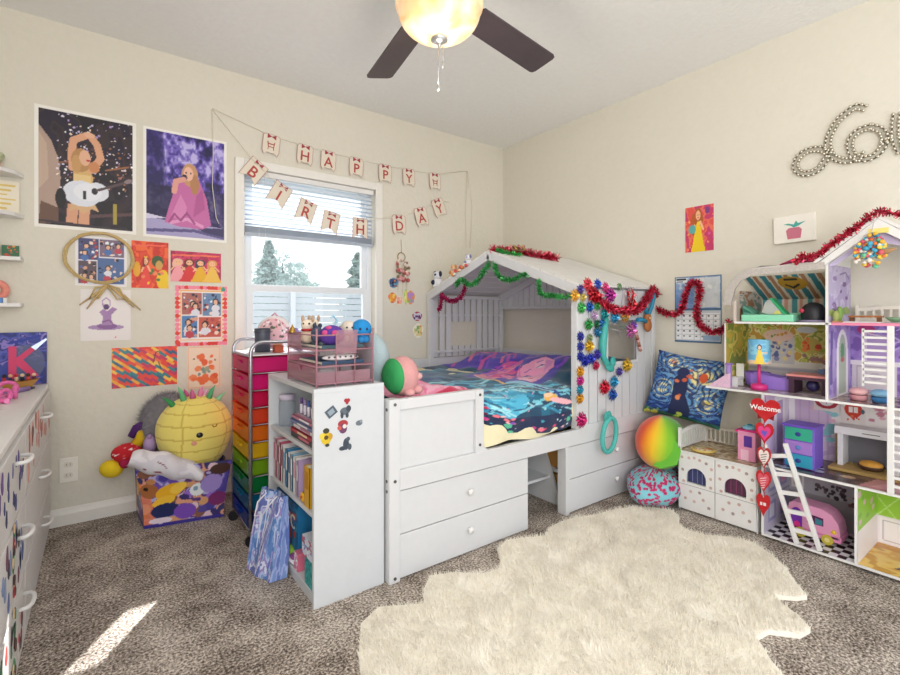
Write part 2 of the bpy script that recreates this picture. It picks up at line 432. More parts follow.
blade_m = mat('4a4045', .4, var=.15, vscale=14, spec=.4)
for k in range(5):
    a = math.radians(8.6 + 72 * k); u = Vector((math.cos(a), math.sin(a), 0)); sd = Vector((-math.sin(a), math.cos(a), 0))
    v = (sd * math.cos(.21) + Vector((0, 0, 1)) * math.sin(.21) * -1).normalized()
    fr = Fr(Vector((fx, fy, 2.190)), u, v)
    L_ = .665; wd = .066; pts = [(.19, -wd * .88), (L_ - .02, -wd), (L_ - .006, -wd + .006), (L_, -wd + .02), (L_, wd - .02), (L_ - .006, wd - .006), (L_ - .02, wd), (.19, wd * .88), (.175, wd * .6), (.175, -wd * .6)]
    bl_ = B().prism(fr, pts, 0, .006).build('blade', blade_m, fan)
    B().prism(fr, [(.08, -.018), (.15, -.014), (.2, -.045), (.25, -.04), (.27, 0), (.25, .04), (.2, .045), (.15, .014), (.08, .018)], .006, .011).build('blade_bracket', bronze, bl_)
light('fan_bulb', 'POINT', (fx, fy, 1.82), 5, (1, .9, .76), .12)

# ------------------------------------------------------------------ outlet
o = thing('wall_outlet', 'beige double power outlet low on the wall beside the dresser', 'outlet', (-2.973, 0, .21))
pl = mat('f2eee4', .4)
B().box(-3.01, -2.936, -.006, 0, .212, .334).build('cover_plate', pl, o, bevel=.003)
for z in (.247, .3):
    q = B().prism(FB(-2.973, z), [(.019 * math.cos(a) , max(-.013, min(.013, .017 * math.sin(a)))) for a in [i * PI / 10 for i in range(20)]], .006, .009).build('receptacle', mat('e6e0d2', .4), o)
    b = B(); b.box(-2.981, -2.979, -.0095, -.008, z - .004, z + .006); b.box(-2.967, -2.965, -.0095, -.008, z - .004, z + .006); b.build('slots', DARKMET, q)

# ------------------------------------------------------------------ sheepskin rug
RUG = [(-2.30, -2.10), (-2.27, -1.86), (-2.225, -1.74), (-2.15, -1.60), (-2.06, -1.555), (-1.98, -1.60), (-1.92, -1.635), (-1.87, -1.56), (-1.80, -1.50), (-1.70, -1.54), (-1.632, -1.61), (-1.55, -1.625), (-1.50, -1.59),
       (-1.44, -1.50), (-1.35, -1.465), (-1.27, -1.50), (-1.18, -1.54), (-1.09, -1.50), (-1.0, -1.485), (-.88, -1.51), (-.772, -1.545), (-.66, -1.56), (-.56, -1.60), (-.46, -1.68), (-.42, -1.75), (-.47, -1.81), (-.56, -1.86), (-.585, -1.92), (-.57, -1.99), (-.50, -2.06),
       (-.47, -2.15), (-.53, -2.25), (-.60, -2.32), (-.70, -2.39), (-.76, -2.44), (-.80, -2.42), (-.85, -2.37), (-.89, -2.40), (-.92, -2.46), (-.97, -2.51), (-1.03, -2.50), (-1.09, -2.43), (-1.16, -2.42), (-1.24, -2.49), (-1.30, -2.56), (-1.40, -2.66), (-1.55, -2.72), (-1.68, -2.66), (-1.80, -2.56), (-1.95, -2.55), (-2.1, -2.45), (-2.25, -2.3)]
def inside(x, y, P):
    c = False
    for i in range(len(P)):
        (x0, y0), (x1, y1) = P[i - 1], P[i]
        if (y0 > y) != (y1 > y) and x < (x1 - x0) * (y - y0) / (y1 - y0) + x0: c = not c
    return c
rug = thing('sheepskin_rug', 'large cream sheepskin rug with scalloped edges on the carpet', 'rug', (-1.3, -2.0, 0))
rug_m = mat('fdf5e8', .95, var=.05, vscale=9, sheen=.3)
B().prism(Fr((0, 0, 0), (1, 0, 0), (0, 1, 0)), RUG, .001, .018).build('hide', rug_m, rug)
rr = np.random.RandomState(5); NV = []; NF = []; k = 0; cnt = 0
while cnt < 60000:
    x, y = rr.uniform(-2.32, -.40), rr.uniform(-2.74, -1.45)
    if not inside(x, y, RUG): continue
    cnt += 1
    cl = vx = mnoise.noise(Vector((x * 9, y * 9, 0))); cl2 = mnoise.noise(Vector((x * 9, y * 9, 7)))
    ln = rr.uniform(.02, .034); a = 3 * cl + rr.uniform(-1.2, 1.2) + 3.4; tilt = .5 + .5 * cl2 + rr.uniform(-.3, .3)
    dx, dy, dz = math.cos(a) * math.sin(tilt), math.sin(a) * math.sin(tilt), math.cos(tilt)
    wx, wy = -math.sin(a + rr.uniform(-1, 1)) * .0022, math.cos(a) * .0022
    z0 = .012
    NV += [(x - wx, y - wy, z0), (x + wx, y + wy, z0), (x + dx * ln, y + dy * ln, z0 + dz * ln)]; NF.append((k, k + 1, k + 2)); k += 3
b = B(); b.v = NV; b.f = NF; b.m = [0] * len(NF); b.s = [False] * len(NF)
b.build('pile', rug_m, rug, kind='stuff')

# ================================================================== BED
BX0, BX1, BY = -1.95, -.045, -1.44
GX = -.815
bed = thing('house_bed', 'white wooden house-frame bed with drawers and slatted roof in the room corner', 'bed', (-1.0, -.73, 0))
BW = mat('d7d8da', .4, var=.03); BW2 = mat('cfd0d2', .42)
# guard panel by the foot
b = B(); b.box(BX0, BX0 + .05, BY, BY + .05, 0, .72); b.build('front_foot_post', BW, bed, bevel=.004)
b = B(); b.box(BX0, BX0 + .05, -.06, -.012, 0, .72); b.build('rear_foot_post', BW, bed, bevel=.004)
B().box(BX0 + .05, BX1, BY + .003, BY + .033, .357, .438).build('side_rail', BW, bed, bevel=.003)
b = B()
b.box(BX0 + .05, -1.512, BY + .003, BY + .033, .675, .718); b.box(-1.512, -1.467, BY, BY + .035, .43, .718); b.box(BX0 + .05, -1.512, BY + .016, BY + .026, .438, .675)
b.prism(FB(-1.467, .438, BY), [(0, 0), (.045, 0), (.02, .006), (.006, .02), (0, .045)], -.033, -.003)
b.build('guard_panel', BW, bed, bevel=.003)
b = B(); b.box(BX0, BX0 + .03, BY + .05, -.06, .36, .70); b.build('footboard', BW, bed, bevel=.003)
b = B(); b.box(BX0 + .05, BX1, -.045, -.02, .36, .715); b.build('rear_rail', BW, bed, bevel=.003)
b = B()
for x, z in ((BX0 + .025, .70), (BX0 + .025, .40), (BX0 + .025, .02), (-1.49, .472), (-1.49, .695)):
    b.cyl((x, BY + .002, z), (x, BY - .0025, z), .0065, n=12)
for z in (.68, .40, .36): b.cyl((BX0 + .002, BY + .02, z), (BX0 - .002, BY + .02, z), .0065, n=12)
b.build('bolt_head', DARKMET, bed)
# drawers
def drawer_unit(x0, x1, knobx, gy=BY + .012, cx=None):
    c = B(); c.box(cx or x0, x1, gy + .018, -.1, 0.0, .352); c.build('drawer_case', BW2, bed)
    for z0, z1, kz in ((.006, .178, .107), (.182, .352, .275)):
        d = B().box(x0 + .001, x1 - .001, gy, gy + .018, z0, z1).build('drawer', BW, bed, bevel=.0015)
        B().lathe([(.001, .026), (.012, .024), (.015, .018), (.011, .01), (.006, .006), (.006, 0)], (knobx, gy, kz), (0, -1, 0), 14).build('knob', WHITE2, d)
drawer_unit(BX0 + .052, -1.172, -1.545)
drawer_unit(-.872, -.05, -.456, cx=-.56)
B().box(-.90, -.87, BY + .004, BY + .06, 0, .357).build('upright_panel', BW, bed, bevel=.002)
# mattress
cream = mat('ece3bd', .85, bump=.3, bscale=18)
cvm = lambda u, v: None
ms = B()
P_ = []
def sup(x, y, z0, z1):
    e = min(x - (BX0 + .06), -.06 - x, y - (BY + .045), -.07 - y)
    r = .05; d = 0 if e >= r else r - math.sqrt(max(0, r * r - (r - e) ** 2))
    return z1 - d
nx, ny = 60, 36
vs = []; fs = []
for j in range(ny + 1):
    for i in range(nx + 1):
        x = BX0 + .06 + (BX1 - .02 - BX0 - .06) * i / nx; y = BY + .045 + (1.32) * j / ny
        vs.append((x, y, .65 - max(0, .04 - min(y - BY - .045, .04)) * 1.0))
for j in range(ny):
    for i in range(nx): k = j * (nx + 1) + i; fs.append((k, k + 1, k + nx + 2, k + nx + 1))
ms.add(vs, fs, 0, True); 
mt = thing('mattress', 'mattress in a pale yellow fitted sheet on the white house bed', 'mattress', (-1.0, -.73, .44))
ms.build('top_sheet', cream, mt)
# front face of the sheet, wavy lower hem
b = B(); n = 70; vs = []; fs = []
for i in range(n + 1):
    x = BX0 + .06 + (BX1 - BX0 - .08) * i / n
    hem = .436 + .018 * (.5 + .5 * math.sin(x * 14 + 1)) + .03 * math.exp(-((x + .85) / .12) ** 2)
    for j in range(7):
        t = j / 6; z = .612 * (1 - t) + hem * t
        vs.append((x, BY + .045 - .012 * math.sin(t * PI) - .008 * math.sin(x * 31) * t - .02 * t * (x > -1.46 and x < -.82), z))
for i in range(n):
    for j in range(6): k = i * 7 + j; fs.append((k, k + 7, k + 8, k + 1))
b.add(vs, fs, 0, True); b.build('sheet_skirt', cream, mt)
B().box(BX0 + .07, BX1 - .03, BY + .055, -.06, .44, .60).build('mattress_core', cream, mt, bevel=.02)

# blanket -----------------------------------------------------------
def blanket_cv():
    c = Cv(230, 210, '14506e', asp=230 / 210)
    # x: 0 = foot end (-1.80) ... 1 = head (-.07) ; y: 0 = hem of the front drape ... 1 = by the wall
    rr = random.Random(8)
    c.blotch(5, 21, ['0f3a5c', '12506f', '1a6a88', '0e4463'], a=.9)
    for i in range(80):
        x = rr.uniform(-.05, .75); y = rr.uniform(.30, .92); a = rr.uniform(-.7, .25); l = rr.uniform(.06, .17)
        p = [(x + l * t * math.cos(a), y + l * t * math.sin(a) + .018 * math.sin(t * 6 + i)) for t in (0, .3, .6, 1)]
        c.line(p, rr.uniform(.010, .03), rr.choice(['7fd0e2', '56b7d2', '9fe0ea', '2f93b4', '4aa9c9', '1d7496', '2a3f78']), .85)
    for i in range(26):
        x = rr.uniform(0, .75); y = rr.uniform(.3, .92); a = rr.uniform(-.7, .25); l = rr.uniform(.05, .15)
        c.line([(x, y), (x + l * math.cos(a) * .5, y + l * math.sin(a) * .5 + .01), (x + l * math.cos(a), y + l * math.sin(a))], .007, '0a2c4a', .9)
    # light blue panel on the drape by the guard board
    c.poly([(.18, .12), (.33, .1), (.40, .2), (.36, .33), (.2, .34)], '4fb2d4'); c.line([(.2, .3), (.27, .2), (.25, .12)], .014, '8fdcea'); c.line([(.33, .3), (.31, .18)], .012, '2b7ba6')
    c.ell(.215, .17, .03, .035, 'c8325a'); c.ell(.215, .17, .015, .02, 'e86a80'); c.ell(.21, .115, .03, .02, '6a1740')
    for i in range(120):
        x = rr.uniform(.12, .85); y = rr.uniform(.14, .36); l = rr.uniform(.04, .12); a = rr.uniform(-.9, .3)
        c.line([(x, y), (x + l * .5 * math.cos(a), y + l * .5 * math.sin(a) + .012), (x + l * math.cos(a), y + l * math.sin(a))], rr.uniform(.006, .018), rr.choice(['7fd0e2', '5fbfd8', 'a8e4ee', '0b2a48', '2f8fb4', '0f3a60']), .85)
    # floral hem
    c.rect(0, 0, 1, .105, '10264e'); c.spots(70, 4, ['e0416f', 'f07a8a', 'd23c8e', '3aa0b4', '57c09a', 'f4c1c9', '8c4fc0', 'ffffff'], .006, .016, (0, 0, 1, .11))
    c.spots(90, 5, ['cfe6ee', '7fc9dd', 'f09ab0'], .002, .005, (.3, .02, .95, .30))
    # head end: the printed woman lies askew on the cloth; T maps print coordinates to cloth coordinates
    def T(x, y): X, Y = x / 10, y / 10; return (.613 + .016 * X + .0904 * Y, .408 - .0312 * X + .0897 * Y)
    def TL(pts): return [T(*p) for p in pts]
    c.poly([(.60, .24), (1, .24), (1, 1), (.60, 1)], '0f4a68'); c.poly([(.66, .62), (.84, .50), (1, .46), (1, 1), (.62, 1)], '4a2cb4')
    for i in range(44):
        x = rr.uniform(.64, .9); y = rr.uniform(.62, .92); c.line([(x, y), (x + .06, y + .05), (x + .12, y + .04)], rr.uniform(.01, .02), rr.choice(['d84aa0', 'e86a98', '7b35c8', '2f2490', 'c040b0']), .9)
    c.poly(TL([(-75, -3), (-62, 8), (-40, 16), (-10, 19), (35, 20), (36, 14), (22, 3), (8, -6), (-12, -13), (-30, -10), (-50, -6)]), '3b27a0')
    c.poly(TL([(-66, 0), (-50, 11), (-30, 17), (-12, 17), (-16, 8), (-18, -4), (-36, -6), (-52, -5)]), 'd84aa0')
    for i in range(40):
        x = rr.uniform(-66, -20); y = rr.uniform(-5, 15); d = rr.uniform(5, 12)
        c.line(TL([(x, y), (x + d, y - 1.5), (x + d * 1.8, y + 1)]), rr.uniform(.006, .014), rr.choice(['f286b8', 'e23c8c', '7b35c8', '3c2aa8', 'f4929c', 'a23cc8', 'f2607a', '2f2490']), .9)
    c.poly(TL([(-63, 2), (-58, 6), (-52, 3), (-50, -3), (-58, -4)]), 'e87a90'); c.line(TL([(-64, 1), (-56, -5), (-44, -7)]), .008, 'f0b8a8')
    # face
    c.poly(TL([(-19, 6), (-12, 11), (0, 14), (13, 15), (21, 12), (19, 7), (10, 3), (4, -3), (-6, -8), (-17, -7), (-20, -1)]), 'f29cc4')
    c.poly(TL([(-17, -5), (-10, -4), (-2, -3), (4, 1), (-6, -7), (-15, -7)]), 'f7bccb'); c.poly(TL([(0, 12), (12, 13), (18, 11), (10, 7), (0, 8)]), 'f6b4d0')
    for (x, y) in ((-9, 3), (6, 9)): c.line(TL([(x - 4, y - .5), (x, y + 1.0), (x + 4, y + .6)]), .008, '4a2a88'); c.line(TL([(x - 3, y - .8), (x + 2, y)]), .009, 'f4e4f4')
    c.line(TL([(-11, 6), (-5, 7.5)]), .006, '8a4aa8'); c.line(TL([(3, 12), (9, 12.5)]), .006, '8a4aa8'); c.line(TL([(-1, 2), (-3, .5)]), .005, 'd870a8'); c.line(TL([(-9, -3.4), (-6, -4), (-4, -3.2)]), .009, 'd02f6e'); c.poly(TL([(8, 4), (16, 8), (20, 11), (12, 13), (10, 8)]), 'd884c4'); c.poly(TL([(-18, -3), (-14, 2), (-16, 8), (-19, 3)]), 'd87ab8')
    # hair sweeping round the face
    c.line(TL([(-20, 8), (-16, 13), (-4, 16.5), (12, 17.5), (24, 15), (24, 8), (14, 2)]), .016, '3f2cb4'); c.line(TL([(14, 3), (6, -4), (-4, -10), (-16, -10)]), .018, '3424a8'); c.line(TL([(-20, 2), (-22, -6), (-16, -10)]), .014, '5a2fb8')
    c.line(TL([(20, 17), (30, 18), (35, 14), (30, 9), (22, 7)]), .014, '8a3fd0'); c.line(TL([(22, 13), (30, 14)]), .014, 'c07ae0'); c.line(TL([(-8, 18), (10, 19)]), .01, 'e05ab0')
    c.poly(TL([(-30, -10), (-16, -9), (0, -11), (14, -13), (14, -16), (-6, -14), (-26, -13)]), '8fcfe6', .9); c.line(TL([(-52, -7), (-36, -9), (-28, -12)]), .009, 'e8b860')
    c.ell(*T(18, -17), .028, .022, 'e8b050'); c.ell(*T(12, -17), .02, .014, 'f2c8a0'); c.ell(*T(33, -15), .05, .016, 'f2b4bc', -.4); c.line(TL([(-2, -13), (10, -14), (24, -14)]), .014, '1f3f88')
    return c
def bsurf(u, v):
    x = -1.86 + 1.785 * u; vd = .235
    hem = .47 + .10 * max(0, (-1.30 - x) / .2) * (x > -1.5) + (.02 * math.sin(x * 9 + 1.0))
    if x < -1.47: hem = .60
    nz = mnoise.noise(Vector((x * 5, v * 9, 1))) * .022 + mnoise.noise(Vector((x * 13, v * 15, 4))) * .010 + mnoise.noise(Vector((x * 3, v * 4, 9))) * .016
    pil = 0
    if v < vd:
        t = v / vd; z = hem + (.655 - hem) * t
        y = BY + .022 - .014 * math.sin(t * PI) + nz * .55 + .012 * t * t
        if x < -1.44 or x > GX - .02: y = max(y, BY + .046)
        return Vector((x, y, z + nz * .3 * t))
    t = (v - vd) / (1 - vd); y = BY + .034 + (1.35) * t
    rise = .022 * min(1, t * 10)
    px = max(0, min(1, (x + .78) / .34)); px = px * px * (3 - 2 * px); py = max(0, min(1, t * 9)) * max(0, min(1, (1 - t) * 9))
    pil = .100 * px * py * (.8 + .2 * abs(math.sin(t * PI * 2)) ** .5) * (1 - .25 * max(0, (x + .3) / .25))
    return Vector((x, y, .660 + rise + pil + nz * .9 - .034 * t))
cvb = blanket_cv()
bk = grid_obj('blanket', cvb, bsurf, painted(.85, sheen=.25), None, label='teal and purple printed blanket with a woman\'s face spread over the house bed', cat='blanket')
# pink throw
c = Cv(70, 60, 'f07fa8', asp=1.2); c.blotch(6, 3, ['f599b8', 'ee6f9c', 'f7b0c8', 'f08fb0']); c.line([(0, .04), (1, .04)], .08, 'c81e50'); c.line([(.96, 0), (.96, 1)], .05, 'd42f62')
def thr(u, v):
    x = -1.86 + .40 * u; y = -1.34 + .62 * v; p = bsurf((x + 1.86) / 1.785, .235 + .765 * (y - BY - .034) / 1.35)
    return Vector((x + .03 * math.sin(v * 7), y, p.z + .018 + .014 * mnoise.noise(Vector((x * 12, y * 12, 3))) + .012 * (1 - abs(2 * u - 1) ** 6) * (1 - abs(2 * v - 1) ** 6)))
grid_obj('pink_throw', c, thr, painted(.9, sheen=.3), None, label='pink fleece throw folded on the bed blanket behind the guard panel', cat='throw')

# house frame -------------------------------------------------------
YR, ZE, ZR = -.727, 1.205, 1.462
def beam(x0, x1, ya, za, yb, zb, w):
    """plank of height w below the line (ya,za)-(yb,zb), between x0 and x1"""
    u = Vector((0, yb - ya, zb - za)); L = u.length
    fr = Fr((0, ya, za), u, (1, 0, 0))
    nn = fr.n; sgn = -1 if nn.z > 0 else 1
    c0, c1 = sorted((0, sgn * w))
    return B().fbox(fr, 0, L, x0, x1, c0, c1)
for nm, y0 in (('front_post', BY), ('rear_post', -.055)):
    B().box(GX, GX + .035, y0, y0 + .04, .44, ZE - .01).build(nm, BW, bed, bevel=.003)
    B().box(BX1 - .035, BX1, y0, y0 + .04, .44, ZE - .01).build(nm, BW, bed, bevel=.003)
for x0 in (GX - .002, BX1 - .03):
    beam(x0, x0 + .03, BY - .01, ZE, YR, ZR, .052).build('gable_beam', BW, bed, bevel=.003)
    beam(x0, x0 + .03, -.005, ZE, YR, ZR, .052).build('gable_beam', BW, bed, bevel=.003)
for (ya, yb) in ((BY - .01, YR), (-.005, YR)):
    N = 8; u = Vector((0, yb - ya, ZR - ZE)); L = u.length; fr = Fr((0, ya, ZE), u, (1, 0, 0)); sg = 1 if fr.n.z > 0 else -1
    for k in range(N):
        a0 = k * L / N + .003; a1 = (k + 1) * L / N - .004
        c0, c1 = sorted((.0005 * sg, .012 * sg))
        B().fbox(fr, a0, a1, GX + .0, BX1 + .03, c0, c1).build('roof_slat', mat('e6e5e2', .5), bed)
# rear wall slats with a small window
def zroof(y): return ZE + (ZR - ZE) * (1 - abs(y - YR) / abs(BY - YR))
b = B(); b.box(GX + .035, BX1 - .035, -.05, -.03, 1.038, 1.052); b.box(GX + .035, BX1 - .035, -.05, -.03, .752, .77); b.box(GX + .035, BX1 - .035, -.05, -.03, ZE - .03, ZE - .005)
b.build('slat_rail', BW, bed)
b = B(); N = 11; pt = (BX1 - .035 - GX - .035) / N
for k in range(N):
    x0 = GX + .035 + k * pt + .009; x1 = x0 + pt - .018; xm = (x0 + x1) / 2
    if -.565 < xm < -.33: segs = [(.72, .80), (.995, 1.18)]
    else: segs = [(.72, 1.18)]
    for z0, z1 in segs: b.box(x0, x1, -.034, -.024, z0, z1)
b.build('rear_wall_slats', BW, bed)
# side panel with square window, front
b = B(); x0, x1 = GX + .035, BX1 - .035; N = 9; pt = (x1 - x0) / N
for k in range(N):
    a = x0 + k * pt + .004; e = x0 + (k + 1) * pt - .006
    for z0, z1, cut in ((.41, .775, 0), (.775, 1.02, 1), (1.02, ZE - .01, 0)):
        if cut:
            if e < -.535 or a > -.245: b.box(a, e, BY + .008, BY + .02, z0, z1)
            else:
                if a < -.535: b.box(a, -.535, BY + .008, BY + .02, z0, z1)
                if e > -.245: b.box(-.245, e, BY + .008, BY + .02, z0, z1)
        else: b.box(a, e, BY + .008, BY + .02, z0, z1)
b.build('front_wall_slats', BW, bed)
b = B(); b.box(x0, x1, BY, BY + .012, .405, .455); b.box(-.55, -.535, BY + .002, BY + .014, .765, 1.035); b.box(-.245, -.23, BY + .002, BY + .014, .765, 1.035); b.box(-.535, -.245, BY + .002, BY + .014, .765, .78); b.box(-.535, -.245, BY + .002, BY + .014, 1.02, 1.035)
b.box(x0, x1, BY + .02, BY + .03, ZE - .05, ZE - .01)
b.build('panel_frame', BW, bed)
# head gable
b = B(); b.box(BX1 - .03, BX1 - .005, -1.40, -.055, 1.098, 1.118); b.build('gable_chord', BW, bed, bevel=.002)
b = B(); y = -.062
while y > -1.39:
    y2 = y - .062; b.prism(Fr((BX1 - .012, 0, 0), (0, 1, 0), (0, 0, 1)), [(y2 + .007, 1.118), (y, 1.118), (y, zroof(y) - .045), (y2 + .007, zroof(y2 + .007) - .045)], 0, .008); y = y2
b.build('gable_slats', BW, bed)
B().box(BX1 - .025, BX1 - .005, -1.40, -.055, .36, .76).build('headboard', BW, bed, bevel=.003)

# little step ladder pushed under the bed, and a box behind it
st = thing('step_ladder', 'white two-step bedside ladder tucked in the gap under the bed rail', 'ladder', (-1.0, -1.25, 0))
for x in (-1.155, -.825):
    B().prism(Fr((x, 0, 0), (0, 1, 0), (0, 0, 1)), [(-1.345, 0), (-.85, 0), (-.85, .345), (-1.195, .345)], 0, .015).build('side_panel', BW2, st)
for z, yf in ((.135, -1.26), (.27, -1.20)): B().box(-1.14, -.825, yf, -.87, z, z + .015).build('step', BW, st)
cb = thing('cardboard_box', 'brown cardboard box stored in the cubby under the bed beside the small ladder', 'box', (-.69, -1.2, .19))
B().box(-.79, -.57, -1.36, -1.02, .192, .33).build('carton', mat('c9934f', .8), cb); B().box(-.79, -.57, -1.362, -1.018, .33, .336).build('flap', mat('d8a868', .8), cb)
cb = thing('cardboard_box', 'lower brown cardboard box on the carpet in the cubby under the bed', 'box', (-.69, -1.2, 0))
B().box(-.79, -.57, -1.36, -1.02, .001, .145).build('carton', mat('b98544', .8), cb); B().box(-.79, -.57, -1.362, -1.018, .145, .15).build('flap', mat('c89858', .8), cb)
B().box(-.80, -.562, -1.375, -.95, .168, .190).build('cubby_shelf', BW, bed)

# ================================================================== WINDOW WALL: posters, pictures, bunting
def person_girl(c, cx, cy, s, dress, hair, skin='f2b98e', crown='f2c53a'):
    c.poly([(cx - .20 * s, cy - .5 * s), (cx + .20 * s, cy - .5 * s), (cx + .07 * s, cy), (cx - .07 * s, cy)], dress)
    c.ell(cx, cy - .42 * s, .2 * s, .12 * s, dress); c.rect(cx - .05 * s, cy - .05 * s, cx + .05 * s, cy + .10 * s, dress)
    c.line([(cx - .06 * s, cy + .07 * s), (cx - .14 * s, cy - .08 * s)], .04 * s, skin); c.line([(cx + .06 * s, cy + .07 * s), (cx + .14 * s, cy - .06 * s)], .04 * s, skin)
    c.ell(cx, cy + .20 * s, .10 * s, .12 * s, hair); c.ell(cx - .07 * s, cy + .12 * s, .04 * s, .1 * s, hair); c.ell(cx, cy + .19 * s, .065 * s, .085 * s, skin)
    c.ell(cx - .025 * s, cy + .2 * s, .01 * s, .012 * s, '402820'); c.ell(cx + .025 * s, cy + .2 * s, .01 * s, .012 * s, '402820'); c.ell(cx, cy + .15 * s, .02 * s, .008 * s, 'c03040')
    if crown: c.poly([(cx - .05 * s, cy + .28 * s), (cx + .05 * s, cy + .28 * s), (cx + .06 * s, cy + .34 * s), (cx, cy + .31 * s), (cx - .06 * s, cy + .34 * s)], crown)

# poster 1: singer with guitar under falling lights
c = Cv(120, 170, '241a26', asp=.7)
c.blotch(6, 2, ['1c141e', '2b1f2b', '35262c', '221a2e'])
c.poly([(0, .86), (.12, .74), (.19, .60), (.22, .42), (.20, .22), (.17, .05), (0, .02)], 'b39a8c'); c.poly([(0, .80), (.08, .70), (.10, .4), (0, .3)], 'cbb3a0', .7); c.poly([(.02, .2), (.2, .15), (.2, .02), (0, 0)], '6b4d40')
c.spots(170, 3, ['e8dff2', 'ffffff', 'c9bde0', 'b59ad0', 'efd9c0'], .003, .010, (.18, .30, 1, 1)); c.spots(60, 4, ['8e5a3c', 'a8704a', '5c3a44'], .004, .012, (.25, .35, 1, .75))
c.line([(.7, .54), (.95, .6)], .016, 'a8704a', .8); c.line([(.2, .55), (.42, .6)], .014, 'a8704a', .7); c.line([(.5, .10), (1, .16)], .03, '5a4044')
for sx in (-1, 1):
    c.poly([(.40 + sx * .065 - .065, .01), (.40 + sx * .065 + .05, .01), (.41 + sx * .06 + .055, .2), (.41 + sx * .06 - .06, .2)], 'd9a080')
c.poly([(.30, .13), (.34, .26), (.54, .27), (.62, .15), (.54, .17), (.46, .12), (.38, .16)], 'd8b083')
c.poly([(.33, .24), (.35, .45), (.34, .53), (.50, .53), (.56, .46), (.53, .24)], 'd9b072'); c.rect(.35, .40, .53, .47, 'e6c98c')
c.line([(.34, .52), (.33, .66), (.35, .77), (.50, .835)], .058, 'dda583'); c.line([(.54, .52), (.64, .64), (.60, .76), (.52, .835)], .058, 'dda583')
c.ell(.43, .60, .105, .105, 'b98a55'); c.ell(.38, .56, .05, .08, 'c99a62'); c.ell(.47, .625, .06, .07, 'e3b394'); c.ell(.505, .605, .02, .01, 'c0343a'); c.line([(.53, .60), (.58, .55), (.74, .26)], .012, '15151a')
c.ell(.52, .835, .06, .022, 'e3b394'); c.ell(.57, .55, .06, .05, 'cf8a5a')
c.ell(.44, .30, .20, .115, 'dfe3ee', -.1); c.ell(.60, .33, .13, .085, 'dfe3ee', -.1); c.ell(.5, .32, .15, .08, 'e9ecf4'); c.ell(.575, .335, .035, .03, '2a2530'); c.rect(.45, .25, .48, .33, '2a2530')
c.line([(.60, .345), (.93, .455)], .022, '59484c'); c.ell(.95, .465, .05, .02, '8d7c80', .4)
c.ell(.22, .24, .055, .09, '1a141c'); c.rect(.78, .05, .82, .24, 'a9983a'); c.line([(0, .03), (1, .0)], .02, '3a3038')
picture('concert_poster', FB(-3.103, 1.481, 0), .413, .598, c, 'tall poster of a singer in gold with a white guitar, arms raised', 'poster', border=.016)
# poster 2: singer in pink
c = Cv(120, 170, '3c2a78', asp=.7)
nn = vnoise(120, 170, 9, 12) * .45 + vnoise(120, 170, 22, 5) * .35 + vnoise(120, 170, 45, 6) * .2; nn = (nn - nn.min()) / (nn.max() - nn.min())
for t_, (lo_, hi_, cc_) in enumerate(((0, .35, '1f1848'), (.35, .45, '2f2468'), (.45, .55, '4a3a94'), (.55, .65, '6f5cba'), (.65, .76, '9486d2'), (.76, 1.01, 'c0b6ea'))): c.put((nn >= lo_) & (nn < hi_), cc_)
c.poly([(0, .5), (.25, .5), (.2, 1), (0, 1)], '2a2060', .6); c.rect(0, 0, 1, .48, '241c48', .8); c.rect(.0, .0, .3, .5, '1c1840', .6)
c.poly([(0, .16), (.3, .15), (1, .12), (1, 0), (0, 0)], 'a79fc9'); c.poly([(0, .15), (.25, .17), (0, .2)], 'd8d2ec'); c.line([(0, .04), (.6, .07), (1, .02)], .03, '5b5288'); c.poly([(.6, .1), (1, .12), (1, .03), (.75, .06)], '3b3462')
c.poly([(.22, .13), (.28, .30), (.36, .50), (.46, .60), (.66, .58), (.76, .40), (.82, .14), (.7, .09), (.4, .1)], 'c66aa6'); c.poly([(.3, .2), (.42, .42), (.5, .3), (.46, .14)], 'd884b8'); c.poly([(.58, .2), (.62, .42), (.7, .5), (.74, .3)], 'b45894'); c.line([(.3, .13), (.5, .18), (.7, .12)], .03, 'e09ac6'); c.line([(.28, .14), (.34, .22), (.42, .16), (.5, .24), (.6, .14)], .02, 'a04a86')
c.ell(.54, .62, .105, .115, 'c9976a'); c.ell(.60, .53, .06, .10, 'b57f56'); c.ell(.52, .63, .062, .07, 'eab8a0'); c.ell(.47, .59, .035, .03, '28203a'); c.line([(.34, .44), (.36, .54), (.46, .57)], .05, 'e0a090'); c.ell(.49, .64, .012, .008, '352040'); c.ell(.55, .64, .012, .008, '352040')
picture('concert_poster', FB(-2.658, 1.477, 0), .417, .600, c, 'purple poster of a singer kneeling in a pink dress, beside the window', 'poster', border=.014)
# photo collage
c = Cv(70, 80, 'e9e6ee', asp=.85)
def snaps(c, boxes, seed):
    r = random.Random(seed)
    for (x0, y0, x1, y1, base) in boxes:
        c.rect(x0, y0, x1, y1, base)
        c.spots(22, r.randint(0, 999), ['2c2c44', 'f0d8c8', 'd8a488', '5a6aa0', '1d1a26', 'e9eef6', 'b04848'], .012, .035, (x0 + .03, y0 + .03, x1 - .03, y1 - .03))
        for _ in range(2):
            x = r.uniform(x0 + .1, x1 - .1); y = r.uniform(y0 + .14, y1 - .1); c.ell(x, y, .06, .06, '3a2a28'); c.ell(x, y - .01, .04, .045, 'e6b698'); c.ell(x, y - .11, .08, .06, r.choice(['c04050', '4a70b0', 'e0e0e8']))
snaps(c, [(.03, .52, .44, .97, '4a4a78'), (.46, .60, .97, .97, '7d6a80'), (.03, .03, .40, .50, '5c4c58'), (.42, .03, .97, .58, '4f6a9c')], 4)
picture('photo_collage', FB(-2.946, 1.2, 0), .214, .254, c, 'sheet of four family photographs hung inside a raffia wreath', 'photographs', border=.004)
